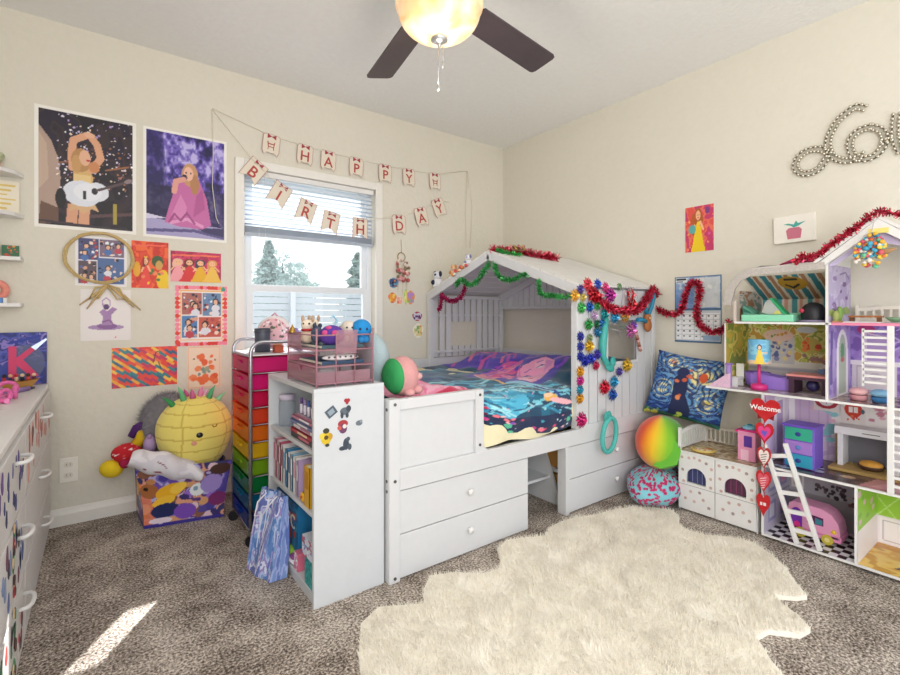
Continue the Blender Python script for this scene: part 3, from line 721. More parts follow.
wr = thing('raffia_wreath', 'loose straw-coloured raffia wreath with a bow around the photo sheet', 'wreath', (-2.86, -.015, 1.1))
raf = mat('c9ae78', .8, var=.2, vscale=60)
r = random.Random(2)
b = B()
for s_ in range(7):
    ph = r.uniform(0, 6); pts = []
    for i in range(40):
        a = i / 40 * 2 * PI; rad = 1 + .035 * math.sin(3 * a + ph) + r.uniform(-.01, .01)
        pts.append((-2.846 + .142 * rad * math.cos(a), -.014 - .003 * math.sin(5 * a + ph), 1.345 + .128 * rad * math.sin(a)))
    b.tube(pts, .0042, 5, closed=True)
b.build('ring', raf, wr)
b = B()
for (x1, z1) in ((-2.93, 1.10), (-2.67, 1.075), (-2.90, 1.08), (-2.70, 1.09)): b.tube([(-2.815, -.016, 1.21), ((x1 - 2.815) / 2, -.02, 1.15), (x1, -.014, z1)], [.004, .006, .003], 5)
for sx in (-1, 1): b.tube([(-2.815, -.018, 1.205), (-2.815 + sx * .05, -.024, 1.19), (-2.815 + sx * .075, -.02, 1.13), (-2.815 + sx * .04, -.018, 1.135), (-2.815, -.018, 1.20)], .0045, 5)
b.build('bow', raf, wr)
# red story page
c = Cv(50, 70, 'd8361e', asp=.68); c.blotch(6, 5, ['c92a18', 'e24a26', 'd8361e', 'f0682e']); person_girl(c, .38, .42, .8, 'e9453a', '6b2a18'); c.ell(.7, .58, .16, .13, '3a5a30'); c.ell(.74, .5, .10, .1, 'd0a050'); c.ell(.85, .18, .18, .22, 'f2c81e'); c.ell(.14, .4, .10, .16, 'e8a824'); c.line([(.05, .9), (.9, .93)], .03, 'f06a50'); c.spots(12, 2, ['f2c81e', '4c7a3a', 'f0885a'], .02, .04, (0, 0, 1, .4))
picture('storybook_page', FB(-2.711, 1.196, 0), .171, .254, c, 'bright red storybook page with a princess, between the photo sheet and the pink strip', 'picture')
# pink wide
c = Cv(80, 56, 'c42a5c', asp=1.45); c.blotch(6, 9, ['c42a5c', 'd83a66', 'a8204e']); c.line([(.05, .86), (.95, .9)], .05, 'f07a50')
for x, hc, dc in ((.14, 'e9b8a0', 'f3a0a8'), (.36, '6a1f1a', 'd83030'), (.58, '3a3550', 'e8b020'), (.82, 'e09a50', 'f0c050')): person_girl(c, x, .44, 1.0, dc, hc, crown=None)
picture('storybook_page', FB(-2.53, 1.238, 0), .258, .172, c, 'wide pink picture strip of four dressed-up girls over the red picture frame', 'picture')
# framed photos
fp = thing('picture_frame', 'red and pink striped paper frame holding family snapshots beside the window', 'picture frame', (-2.372, 0, .87))
c = Cv(70, 90, 'f2e6e0', asp=.78); snaps(c, [(.13, .52, .5, .88, 'b06a60'), (.52, .5, .88, .88, '6a8ab0'), (.13, .14, .42, .5, '4a80b8'), (.44, .14, .88, .48, 'c85a48')], 9)
for t in np.linspace(0, 1, 15):
    for (x, y) in ((t, .03), (t, .97), (.04, t), (.96, t)): c.ell(x, y, .05, .035, 'e23a30' if int(t * 14) % 2 else 'f48aa0')
c.line([(.1, .1), (.9, .1), (.9, .92), (.1, .92), (.1, .1)], .02, 'f0b050'); c.ell(.92, .95, .05, .04, '2f9a8a'); c.ell(.86, .965, .03, .03, 'f2a030')
picture('frame_sheet', FB(-2.508, .872, 0), .269, .345, c, parent=fp)
# purple drawing
c = Cv(60, 76, 'ece6e4', asp=.8); c.ell(.5, .26, .36, .055, 'a98ab8'); c.ell(.52, .28, .2, .06, '8a5c98'); c.poly([(.40, .3), (.62, .3), (.60, .5), (.72, .62), (.62, .66), (.52, .58), (.44, .62), (.36, .56), (.44, .46)], 'a882b4'); c.ell(.50, .66, .06, .06, '5c3a70'); c.line([(.44, .66), (.42, .78), (.50, .84), (.58, .78), (.58, .68)], .02, 'b08ac0'); c.line([(.42, .36), (.55, .40), (.62, .34)], .02, '7a4a90'); c.ell(.68, .06, .02, .015, 'e0506a')
picture('pencil_drawing', FB(-2.926, .917, 0), .212, .265, c, 'white sheet with a purple pencil drawing under the raffia wreath', 'drawing')
# striped
c = Cv(110, 90, 'e8442e', asp=1.38); c.spots(0, 0, ['ffffff'], .1, .2)
rr = random.Random(6); cols = ['e8402c', 'f2a52a', '2f7f8a', 'ef6a3a', 'c82f5a', '3b5f80', 'f5c04a', 'e8402c']
U = (c.X * 1.38 * .8 - c.Y * .6) + 1; V_ = (c.X * 1.38 * .62 + c.Y * .78)
band = np.floor(V_ * 16).astype(int); cell = np.floor(U * 5 + (band % 3) * .33).astype(int)
for bi in range(band.min(), band.max() + 1):
    for ci in range(cell.min(), cell.max() + 1): c.put((band == bi) & (cell == ci), cols[(bi * 5 + ci * 3 + rr.randint(0, 2)) % 8])
c.line([(.62, .60), (.66, .86), (.72, .88)], .02, '28303c'); c.line([(.70, .6), (.74, .44)], .02, '28303c')
picture('striped_artwork', FB(-2.797, .662, 0), .299, .214, c, 'artwork of slanting red, orange and teal paper stripes above the pineapple plush', 'picture', rough=.4)
# orange sheet
c = Cv(50, 66, 'f3dcc4', asp=.72); c.line([(.04, .03), (.96, .03), (.96, .97), (.04, .97), (.04, .03)], .025, 'f0b890'); c.spots(14, 8, ['ee7440', 'f08a56', 'e86438'], .04, .08, (.25, .45, .75, .8)); c.spots(16, 3, ['ee7440', 'f08a56', 'e86438'], .05, .08, (.15, .12, .85, .3)); c.spots(9, 3, ['9aa88a', '7d9a90'], .03, .05, (.3, .3, .7, .48)); c.ell(.2, .7, .03, .02, '805040'); c.ell(.82, .66, .03, .02, '805040')
picture('orange_print', FB(-2.45, .625, 0), .178, .245, c, 'cream sheet printed with orange flowers below the striped paper frame', 'picture')

# floating shelves by the dresser
def shelf(z, rnd, label):
    b = B()
    if rnd: pts = [(XL, 0), (XL, -.16), (-3.30, -.16), (-3.22, -.14), (-3.165, -.09), (-3.14, -.02), (-3.14, 0)]
    else: pts = [(XL, 0), (XL, -.105), (-3.142, -.105), (-3.142, 0)]
    b.prism(Fr((0, 0, z - .016), (1, 0, 0), (0, 1, 0)), pts, 0, .016)
    t = thing('wall_shelf', label, 'shelf', (-3.35, 0, z - .05), 'floating white shelves over the dresser')
    b.build('shelf_board', WHITE2, t, bevel=.003); B().box(-3.34, -3.30, -.08, 0, z - .04, z - .016).build('bracket', WHITE, t); return t
shelf(1.72, True, 'topmost round-cornered white wall shelf over the dresser')
shelf(1.526, True, 'round-cornered white wall shelf holding the yellow-lettered card')
shelf(1.32, False, 'narrow white wall shelf holding the little green picture card')
shelf(1.105, False, 'lowest white wall shelf with the pink ring toy')
c = Cv(60, 50, 'efe6d2', asp=1.0)
for k in range(6): c.line([(.12 + .05 * (k % 2), .86 - k * .14), (.88 - .1 * (k % 3), .86 - k * .14)], .055, 'e4c86a')
picture('lettered_card', FB(-3.30, 1.528, -.01), .145, .155, c, 'cream card with rows of yellow lettering standing on a round-cornered wall shelf', 'card')
c = Cv(40, 40, '2f6a48', asp=1.1); c.spots(14, 3, ['d85a2a', 'e8a040', '5a9a50', 'c03030'], .05, .1)
picture('small_picture_card', FB(-3.215, 1.322, -.03), .062, .055, c, 'tiny dark green picture card on the narrow wall shelf', 'card', thick=.004)
t = thing('trinket_box', 'small white box with a red dot on the narrow wall shelf', 'box', (-3.26, -.05, 1.32))
B().box(-3.32, -3.222, -.09, -.02, 1.321, 1.385).build('box_body', WHITE2, t, bevel=.003); B().cyl((-3.235, -.0905, 1.35), (-3.235, -.093, 1.35), .006, n=12).build('dot', mat('c02a2a'), t)
t = thing('dried_posy', 'pale green dried posy in a cup on the topmost wall shelf', 'posy', (-3.235, -.05, 1.72))
B().lathe([(.001, 1.722), (.018, 1.722), (.024, 1.755), (.02, 1.755), (.016, 1.73)], (-3.235, -.06, 0)).build('cup', mat('d8b8a0'), t)
b = B(); r = random.Random(4)
for k in range(16): b.ell((-3.235 + r.uniform(-.025, .025), -.06 + r.uniform(-.02, .02), 1.775 + r.uniform(-.015, .02)), .012, 8, 6)
b.build('blooms', mat('b9bf9a', .9), t, kind='stuff')
t = thing('ring_toy', 'coral pink ring toy on a blue and white stand on the lowest wall shelf', 'toy', (-3.24, -.05, 1.105))
b = B(); b.tube([(-3.235 + .036 * math.cos(a), -.05, 1.165 + .036 * math.sin(a)) for a in np.linspace(0, 2 * PI, 24, endpoint=False)], .016, 10, closed=True); b.build('ring', mat('e58e7e', .5, var=.2, vscale=90), t)
b = B()
for k in range(6): b.box(-3.275 + k * .014, -3.263 + k * .014, -.07, -.03, 1.107, 1.13, k % 2)
b.build('stand', [mat('5b8fd0'), WHITE2], t)

# bunting -----------------------------------------------------------
card = mat('e6dccb', .8); red_l = mat('b5473f', .6); edge_m = mat('b98f88', .7)
string = mat('e6dfcd', .8)
def pennant(x, z, rot, ch, label, tail='v', s=1.0):
    fr0 = FB(x, z, -.012 if z > 2.02 or x > -1.2 else -.024)
    u = fr0.u * math.cos(rot) + fr0.v * math.sin(rot); fr = Fr(fr0.o, u, u.cross(Vector((0, -1, 0))) * -1)
    w2, h2 = .054 * s, .072 * s
    if tail == 'v': pts = [(-w2, h2), (-w2, -h2 * .95), (0, -h2 * .45), (w2, -h2 * .95), (w2, h2)]
    else: pts = [(-w2 * .8, h2), (-w2, h2 * .8), (-w2, -h2 * .55), (-w2 * .8, -h2 * .95), (-w2 * .45, -h2 * .7), (0, -h2 * .75), (w2 * .45, -h2 * .7), (w2 * .8, -h2 * .95), (w2, -h2 * .55), (w2, h2 * .8), (w2 * .8, h2)]
    pts = pts[::-1] 
    t = thing('bunting_card', label, 'bunting card', fr.p(0, -h2), 'birthday bunting cards')
    B().prism(fr, [(a * 1.07, c_ * 1.04) for a, c_ in pts], 0, .001).build('card_edge', edge_m, t)
    B().prism(fr, pts, .0012, .0022).build('card_face', card, t)
    b = B()
    for sx in (-1, 1): b.prism(fr, [(0, h2 * .8), (sx * .026, h2 * 1.02), (sx * .026, h2 * .58)], .0025, .005)
    b.build('bow', mat('a8384a'), t)
    if ch: lettering(ch, .098 * s, Fr(fr.p(0, -.010, .0030), fr.u, fr.v), red_l, t, 'letter', .001, bold=.0012)
    else:
        b = B(); b.tube([fr.p(-.022, .02, .003), fr.p(-.016, -.012, .003), fr.p(.016, -.012, .003), fr.p(.02, .02, .003)], .003, 6); b.tube([fr.p(-.02, .006, .003), fr.p(.018, .006, .003)], .003, 6); b.tube([fr.p(-.014, -.012, .003), fr.p(-.018, -.03, .003)], .002, 6); b.tube([fr.p(.014, -.012, .003), fr.p(.018, -.03, .003)], .002, 6)
        b.build('cradle_print', red_l, t)
top = [(-1.987, 2.11, -.10, ''), (-1.772, 2.091, -.08, 'H'), (-1.612, 2.083, -.05, 'A'), (-1.408, 2.078, -.03, 'P'), (-1.179, 2.074, 0, 'P'), (-.977, 2.08, .03, 'Y'), (-.737, 2.09, .06, '')]
lab = ['bunting card with a cradle print above the window corner by the posters', 'letter H card of the word HAPPY above the window', 'letter A card of the word HAPPY above the window', 'first letter P card of the word HAPPY, next to the A', 'second letter P card of the word HAPPY, next to the Y', 'letter Y card ending the word HAPPY', 'bunting card with a cradle print at the end of the HAPPY row']
for (x, z, a, ch), l in zip(top, lab): pennant(x, z, a, ch, l, 'b', .92)
low = [(-2.095, 1.925, -.62, 'B', 'v'), (-1.941, 1.805, -.50, 'I', 'v'), (-1.77, 1.722, -.32, 'R', 'v'), (-1.602, 1.668, -.2, 'T', 'v'), (-1.384, 1.652, -.02, 'H', 'v'), (-1.062, 1.715, .08, 'D', 'b'), (-.862, 1.797, .28, 'A', 'b'), (-.697, 1.890, .42, 'Y', 'b')]
lab = ['letter B card of BIRTH hanging at the top corner of the window', 'letter I card of BIRTH hanging over the blind', 'letter R card of BIRTH hanging over the blind', 'letter T card of BIRTH hanging over the blind', 'letter H card ending BIRTH, at the blind\'s lower edge', 'letter D card of the word DAY on the wall above the dreamcatcher', 'letter A card of the word DAY beside the window', 'letter Y card ending the word DAY']
for (x, z, a, ch, tl), l in zip(low, lab): pennant(x, z, a, ch, l, tl)
b = B(); P1 = [(-2.321, 2.252)] + [(x, z + .06) for x, z, *_ in top] + [(-.417, 2.235)]
b.tube([(x, -.014, z) for x, z in P1], .0025, 5)
b.tube([(-.417, -.014, 2.235), (-.43, -.014, 1.9), (-.425, -.014, 1.60)], .0022, 5); b.tube([(-.412, -.014, 2.235), (-.36, -.012, 1.95), (-.385, -.014, 1.60)], .0022, 5)
t = thing('bunting_string', 'white string carrying the HAPPY cards, its end dangling over the bed roof', 'string', (-1.3, -.014, 1.6)); b.build('upper_string', string, t)
b = B(); b.tube([(-2.321, -.006, 2.252)] + [(x, -.030 if z < 2 and x < -1.2 else -.012, z + .06) for x, z, *_ in low] + [(-.60, -.012, 1.95)], .0022, 5)
b.tube([(-2.321, -.006, 2.25), (-2.315, -.012, 2.0), (-2.32, -.012, 1.8), (-2.30, -.012, 1.62), (-2.285, -.012, 1.585)], .0022, 5)
t = thing('bunting_string', 'white string carrying the BIRTH DAY cards, its loose end crossing the purple poster', 'string', (-1.4, -.014, 1.58)); b.build('lower_string', string, t)

# dreamcatcher + little drawings
t = thing('dreamcatcher', 'small dreamcatcher with pink blossoms hanging between window and bed', 'dreamcatcher', (-1.035, -.01, 1.26))
b = B(); b.tube([(-1.042 + .032 * math.cos(a), -.012, 1.48 + .032 * math.sin(a)) for a in np.linspace(0, 2 * PI, 24, endpoint=False)], .003, 6, closed=True); b.tube([(-1.042, -.006, 1.61), (-1.04, -.01, 1.512)], .0016, 5); b.build('hoop', mat('9a8450', .5), t)
b = B(); r = random.Random(9)
for k in range(44): b.ell((-1.03 + r.uniform(-.05, .055), -.018 + r.uniform(-.008, .008), 1.39 + r.uniform(-.09, .065)), r.uniform(.009, .016), 8, 6, m=k % 4)
b.build('blossoms', [mat('d9a0a0', .8), mat('b9605a', .8), mat('e8d8c8', .8), mat('8a7a60', .8)], t)
b = B()
for k, (dx, dz) in enumerate(((-.04, .1), (0, .13), (.035, .09))): b.tube([(-1.03 + dx * .5, -.014, 1.36), (-1.03 + dx, -.014, 1.36 - dz)], .0015, 4); b.prism(FB(-1.03 + dx, 1.36 - dz, -.012), [(-.008, 0), (0, -.04), (.008, 0), (0, .02)], 0, .002)
b.build('feathers', mat('d8cfc0', .9), t)
for (x, z, w_, h_, cs, l) in ((-1.135, 1.255, .065, .06, ['3a4a80', 'e08a40', '2a2a40', '70a0c0'], 'dark blue and orange sticker by the dreamcatcher'), (-1.14, 1.145, .055, .06, ['f0a040', 'f4d060', 'e86a50'], 'orange and yellow paper drawing under the dark blue sticker'), (-1.075, 1.13, .045, .05, ['f2b0a0', 'e8704a', 'f8e0c0'], 'peach paper cut-out under the dreamcatcher'), (-1.01, 1.14, .025, .09, ['f0e070', 'fff0a0', 'b0d070'], 'narrow yellow paper strip under the dreamcatcher'),
                              (-.985, 1.14, .06, .08, ['c08ad0', '8ac070', 'e8a050'], 'leaf-shaped purple and green drawing below the dreamcatcher'), (-.93, 1.01, .07, .055, ['d8d0e0', '5a3a70', 'b04050'], 'small bird sticker on the wall beside the bed roof'), (-.925, .885, .075, .085, ['e8d890', '8ab070', 'e09050', 'f4f0e0'], 'flowered square sticker on the wall just above the bed rail')):
    c = Cv(24, 24, cs[0], asp=1); c.spots(16, int(abs(x) * 1000), cs, .06, .2)
    w_ *= 1.25; h_ *= 1.25; fr = FB(x - w_ * .1, z - h_ * .1, 0); k_ = 14; pts = [(w_ * (.5 + .5 * math.cos(a) * (1 + .12 * math.sin(3 * a))), h_ * (.5 + .5 * math.sin(a) * (1 + .1 * math.cos(4 * a)))) for a in np.linspace(0, 2 * PI, k_, endpoint=False)]
    t = thing('wall_sticker', l, 'sticker', fr.p(w_ / 2, 0), 'stickers around the dreamcatcher')
    B().prism(fr, pts, 0, .001).build('backing', mat(cs[-1]), t)
    grid_obj('printed_face', c, lambda u, v, fr=fr, w_=w_, h_=h_: fr.p(w_ * (.12 + .76 * u), h_ * (.12 + .76 * v), .0015), painted(.5), t)

# ================================================================== BOOKCASE AND WHAT STANDS IN IT
KX0, KX1, KY0, KY1, KZ = -2.24, -1.957, -1.41, -.85, .768
bc = thing('bookcase', 'low white bookcase with stickers on its side at the foot of the bed', 'bookcase', (-2.1, -1.13, 0))
b = B(); b.box(KX0, KX1, KY0, KY0 + .018, 0, KZ); b.build('side_panel', LACQ, bc, bevel=.0015)
b = B(); b.box(KX0, KX1, KY1 - .018, KY1, 0, KZ); b.build('side_panel', LACQ, bc, bevel=.0015)
B().box(KX0, KX1, KY0, KY1, KZ, KZ + .018).build('top_panel', LACQ, bc, bevel=.0015)
B().box(KX1 - .006, KX1, KY0 + .018, KY1 - .018, 0, KZ).build('back_panel', LACQ, bc)
for z in (.032, .318, .545): B().box(KX0 + .004, KX1 - .006, KY0 + .018, KY1 - .018, z, z + .016).build('shelf', LACQ, bc, bevel=.001)
B().box(KX0 + .01, KX0 + .02, KY0 + .018, KY1 - .018, 0, .032).build('plinth', LACQ, bc)
def blobs_sticker(x, z, parts, lab):
    b = B(); ms = []
    for k, (dx, dz, rx, rz, col) in enumerate(parts):
        b.prism(FB(x + dx, z + dz, KY0), [(rx * math.cos(a), rz * math.sin(a)) for a in np.linspace(0, 2 * PI, 14, endpoint=False)], .0003, .0012 + .0003 * k, k); ms.append(mat(col, .5))
    o = b.build('sticker', ms, bc); o['label'] = lab
blobs_sticker(-2.113, .731, [(-.005, .003, .007, .007, 'a82430'), (.005, .003, .007, .007, 'a82430'), (0, -.004, .006, .008, 'a82430')], 'small red heart sticker')
blobs_sticker(-2.121, .695, [(0, 0, .02, .014, '5a6470'), (.014, .008, .01, .012, '39424e'), (-.012, -.014, .006, .012, '39424e'), (.008, -.016, .006, .01, '39424e')], 'dark grey animal sticker')
blobs_sticker(-2.129, .637, [(0, .012, .02, .014, 'a83038'), (0, -.006, .016, .018, '6a3a60'), (.006, .002, .008, .008, 'e8d8d0'), (-.014, -.002, .008, .008, 'c85a50')], 'red and purple sticker')
blobs_sticker(-2.064, .643, [(0, 0, .014, .01, '66707a'), (.008, .006, .006, .006, '8a949c')], 'grey pebble-like sticker')
blobs_sticker(-2.194, .606, [(0, 0, .02, .024, 'd8b820'), (0, .026, .012, .01, '3a3a28'), (-.016, .008, .008, .012, 'e8cc40'), (.016, .004, .008, .012, 'c89a18'), (0, .002, .008, .008, '5a4420'), (.004, -.026, .008, .006, '3a3a28')], 'yellow flower creature sticker')
blobs_sticker(-2.117, .572, [(0, 0, .012, .022, '3a4450'), (-.014, -.014, .014, .008, '3a4450'), (.014, -.012, .008, .012, '4a5662'), (.008, .018, .008, .008, '4a5662')], 'dark cat sticker')
q = B().prism(Fr((-2.175, KY0, .698), (math.cos(.6), 0, math.sin(.6)), (-math.sin(.6), 0, math.cos(.6))), [(-.02, -.016), (.02, -.016), (.02, .016), (-.02, .016)], .0003, .0015).build('sticker', mat('4c5a68'), bc); q['label'] = 'grey tilted tag sticker'
B().prism(Fr((-2.175, KY0 - .0016, .698), (math.cos(.6), 0, math.sin(.6)), (-math.sin(.6), 0, math.cos(.6))), [(-.012, -.009), (.012, -.009), (.012, .009), (-.012, .009)], 0, .0005).build('tag_print', mat('93a0ac'), q)

def book(x0, x1, y0, y1, z0, z1, col, label, grp, spine='-x', band=None):
    """cover + page block; spine tells the side the spine faces"""
    t = thing('book', label, 'book', ((x0 + x1) / 2, (y0 + y1) / 2, z0), grp)
    th = .0022; m = mat(col, .45); pg = mat('efe9da', .9); b = B(); p = B()
    if z1 - z0 < (y1 - y0):     # lying
        b.box(x0, x1, y0, y1, z0, z0 + th).box(x0, x1, y0, y1, z1 - th, z1).box(x0, x0 + th, y0, y1, z0, z1); p.box(x0 + th, x1 - .003, y0 + .003, y1 - .003, z0 + th, z1 - th)
        bd = (x0 - .0006, x0, y0 + (y1 - y0) * .2, y1 - (y1 - y0) * .35, z0 + (z1 - z0) * .25, z1 - (z1 - z0) * .25)
    else:
        b.box(x0, x1, y0, y0 + th, z0, z1).box(x0, x1, y1 - th, y1, z0, z1).box(x0, x0 + th, y0, y1, z0, z1); p.box(x0 + th, x1 - .003, y0 + th, y1 - th, z0 + .002, z1 - .003)
        bd = (x0 - .0006, x0, y0 + (y1 - y0) * .2, y1 - (y1 - y0) * .2, z0 + (z1 - z0) * .45, z1 - (z1 - z0) * .12)
    b.build('cover', m, t); p.build('pages', pg, t)
    if band: B().box(*bd).build('spine_label', mat(band, .5), t)
    return t
zt = .562
G1 = 'books lying flat in the bookcase top compartment'
book(-2.225, -2.02, -1.37, -1.12, zt, zt + .022, '3a3a44', 'dark book at the bottom of the flat pile in the bookcase top compartment', G1, band='c86a7a')
book(-2.23, -2.03, -1.36, -1.13, zt + .0225, zt + .038, 'c23a52', 'red book second from the bottom of the flat pile', G1, band='f0d8b0')
book(-2.222, -2.03, -1.37, -1.14, zt + .0385, zt + .056, 'e8e2e6', 'white book in the middle of the flat pile', G1, band='c07a9a')
book(-2.228, -2.04, -1.36, -1.12, zt + .0565, zt + .070, '7a86b8', 'slate blue book second from the top of the flat pile', G1, band='e6e6f0')
book(-2.218, -2.04, -1.35, -1.11, zt + .0705, zt + .084, 'd88aa2', 'pink book on top of the flat pile', G1, band='ffffff')
t = thing('marker_tray', 'clear tray of upright capped markers standing on the flat books', 'marker tray', (-2.13, -1.22, zt + .085))
B().box(-2.2, -2.07, -1.33, -1.12, zt + .0852, zt + .090).build('tray', thin_plastic('e8e6f2', .3), t)
for i in range(5):
    y = -1.31 + i * .042
    q = B().cyl((-2.19, y, zt + .090), (-2.19, y, zt + .128), .006, n=10).build('marker', mat('e6e2f0', .4), t); B().cyl((-2.19, y, zt + .128), (-2.19, y, zt + .152), .0065, .005, n=10).build('cap', mat(['8a5ab0', 'c04a80', '4a6ab0', '9a8ab8', '6a4a90'][i]), q)
t = thing('storage_jar', 'clear plastic jar with a pale lid in the bookcase top compartment', 'jar', (-2.18, -.93, zt))
B().lathe([(.001, zt + .001), (.034, zt + .001), (.036, zt + .01), (.036, zt + .10), (.03, zt + .115)], (-2.18, -.93, 0)).build('jar_body', thin_plastic('dfe6ee', .5), t); B().lathe([(.031, zt + .113), (.034, zt + .113), (.034, zt + .135), (.001, zt + .137)], (-2.18, -.93, 0)).build('lid', mat('cfc6da'), t)
# middle compartment, spines toward the room
zm = .335; G2 = 'books standing in the bookcase middle compartment'
y = -.885
for i, (th, h, col, bd, l) in enumerate(((.018, .17, 'e9d7dc', 'd86a8a', 'tall pale pink book standing at the window end of the middle shelf'), (.016, .17, 'd88aa0', 'f4e4e8', 'rose book between two pale ones on the middle shelf'), (.017, .168, 'efe2e4', 'c05878', 'white book with a dark rose label on the middle shelf'), (.015, .165, 'c8637f', 'f6dfe4', 'deep pink book fourth along the middle shelf'),
        (.02, .16, 'efe6ea', 'b04a6a', 'white book with a plum label before the blue ones'), (.024, .155, 'e3e8ee', '5a9ac0', 'white book with a sky blue label on the middle shelf'), (.02, .158, '3a7fae', 'e8eef4', 'blue book standing on the middle shelf'), (.024, .15, 'eef0f2', '3a5a90', 'white book with a navy label on the middle shelf'), (.018, .15, '86b4d0', 'ffffff', 'light blue book beside the white and navy one'), (.03, .146, 'f2eef0', 'd8a0b8', 'thick white book with a pink label near the yellow book'), (.016, .14, 'b9a0c8', 'ffffff', 'lilac book just before the yellow one'))):
    book(-2.226, -2.09, y - th, y, zm, zm + h, col, l, G2, band=bd); y -= th + .010
book(-2.232, -2.10, -1.345, -1.29, zm, zm + .15, 'd9a51e', 'thick golden yellow book standing near the sticker side of the middle shelf', G2, band='b98210')
G3 = 'thin books lying in front on the bookcase middle shelf'
t = thing('flower_brooch', 'small yellow felt flower at the edge of the middle bookcase shelf', 'ornament', (-2.225, -1.255, zm)); b = B()
for a in range(6): b.ell((-2.228, -1.262 + .011 * math.cos(a * 1.05), zm + .02 + .011 * math.sin(a * 1.05)), (.005, .008, .008), 10, 6)
b.build('petals', mat('e8b020'), t); B().ell((-2.233, -1.262, zm + .02), .006, 10, 6).build('flower_centre', mat('a85a20'), t)
# bottom compartment: boxes
zb = .049
def carton(name, x0, x1, y0, y1, z0, z1, col, label, cat='box', rot=0, paint=None, seed=1, text=None):
    t = thing(name, label, cat, ((x0 + x1) / 2, (y0 + y1) / 2, z0)); b = B(); cx, cy = (x0 + x1) / 2, (y0 + y1) / 2
    fr = Fr((cx, cy, z0), (math.cos(rot), math.sin(rot), 0), (-math.sin(rot), math.cos(rot), 0))
    b.fbox(fr, x0 - cx, x1 - cx, y0 - cy, y1 - cy, 0, z1 - z0); b.build('box_body', mat(col, .45), t, bevel=.001)
    if paint:
        c = Cv(40, 40, col, asp=1); c.blotch(4, seed, paint); c.spots(8, seed, paint, .05, .12)
        hf = Fr(fr.p(x0 - cx - .0008, y1 - cy, 0), -fr.v, (0, 0, 1))
        grid_obj('printed_face', c, lambda u, v: hf.p((y1 - y0) * u, (z1 - z0) * v, .0004), painted(.45), t)
        if text: lettering(text, (z1 - z0) * .34, Fr(hf.p((y1 - y0) * .5, (z1 - z0) * .66, .001), hf.u, hf.v), mat('f2f4ea'), t, 'lettering', .001, bold=.001)
    return t
carton('game_box', -2.215, -2.0, -1.17, -.90, zb, zb + .235, '1f6fa0', 'teal blue game box printed CUPC in the bookcase bottom compartment', paint=['1c5f94', '2a86b4', '1c5f94', 'c8502a'], seed=3, text='CUPC')
carton('game_box', -2.14, -1.98, -1.375, -1.19, zb, zb + .16, '24365c', 'navy box behind the small teal one in the bottom compartment', paint=['24365c', '34507c', '1c2848'], seed=8)
carton('snack_box', -2.232, -2.16, -1.37, -1.27, zb + .10, zb + .17, 'd8dde8', 'pale box with a red and blue print stacked on the teal box', paint=['d8dde8', 'e8ecf2', '6a90c8', 'c04a5a'], seed=6)
carton('craft_box', -2.232, -2.15, -1.385, -1.30, zb, zb + .095, '1f9a9a', 'small teal craft box under the pale snack box', paint=['1f9a9a', '37b4ac', '157c86'], seed=2)
carton('slim_case', -2.232, -2.17, -1.22, -1.18, zb, zb + .07, 'd8708a', 'slim rose-coloured case at the front of the bottom shelf', paint=['d8708a', 'e8a0b0', 'ffffff'], seed=9)
t = thing('toy_shoe', 'green, yellow and purple toy shoe standing on the bottom bookcase shelf', 'toy', (-2.225, -1.12, zb))
b = B(); b.ell((-2.22, -1.12, zb + .015), (.022, .07, .014), 16, 8); b.build('sole', mat('e8e6ea'), t)
b = B(); b.ell((-2.22, -1.10, zb + .035), (.018, .045, .022), 14, 8); b.build('upper', mat('8ab83a', .6), t); b = B(); b.ell((-2.22, -1.145, zb + .03), (.017, .03, .014), 12, 8); b.build('toe_cap', mat('8a4a90', .6), t)

# gift bag
gb = thing('gift_bag', 'icy blue and lilac gift bag leaning against the open bookcase', 'gift bag', (-2.30, -1.05, 0))
c = Cv(60, 90, '8fb0e0', asp=.6); c.blotch(6, 31, ['5f86c8', '86a8dc', 'b9c8ee', '9a8ed0', 'dfe6fa', '6a78c0']); 
rr = random.Random(3)
for i in range(26):
    x = rr.random(); c.line([(x, rr.uniform(.3, 1)), (x + rr.uniform(-.1, .1), rr.uniform(0, .5))], rr.uniform(.01, .03), rr.choice(['e8eefc', '7a8ed6', 'b8a0dc', '4a74c0']), .8)
fa, fb = Vector((-2.285, -1.145, 0)), Vector((-2.345, -.93, 0)); ud = (fb - fa).normalized()
def bagf(off, h=.325, wd=.17):
    return lambda u, v: Vector((fa.x - .0, fa.y, 0)) + ud * (wd * u) + Vector((off[0] * (1 - .75 * v) + .035 * v, 0, .002 + h * v)) + Vector((.006 * math.sin(u * 9 + v * 4), 0, 0))
grid_obj('front_face', c, lambda u, v: bagf((-.035, 0))(1 - u, v), painted(.25), gb)
grid_obj('back_face', c, bagf((.035, 0)), painted(.25), gb)
c2 = Cv(20, 60, '7f9cd6'); c2.blotch(4, 2, ['7f9cd6', 'a8b8e8', '6a80c8'])
for u_ in (0, 1): grid_obj('gusset', c2, lambda a, v, u_=u_: bagf((-.035, 0))(u_, v) * (1 - a) + bagf((.035, 0))(u_, v) * a, painted(.25), gb)
b = B(); p0 = bagf((-.035, 0))(.3, .97); p1 = bagf((-.035, 0))(.7, .97)
b.tube([p0, p0 + Vector((-.035, .0, -.03)), p0 + Vector((-.05, .03, -.075)), p1 + Vector((-.05, -.01, -.08)), p1 + Vector((-.035, 0, -.03)), p1], .003, 6); b.build('handle', mat('e8e6f4', .5), gb)

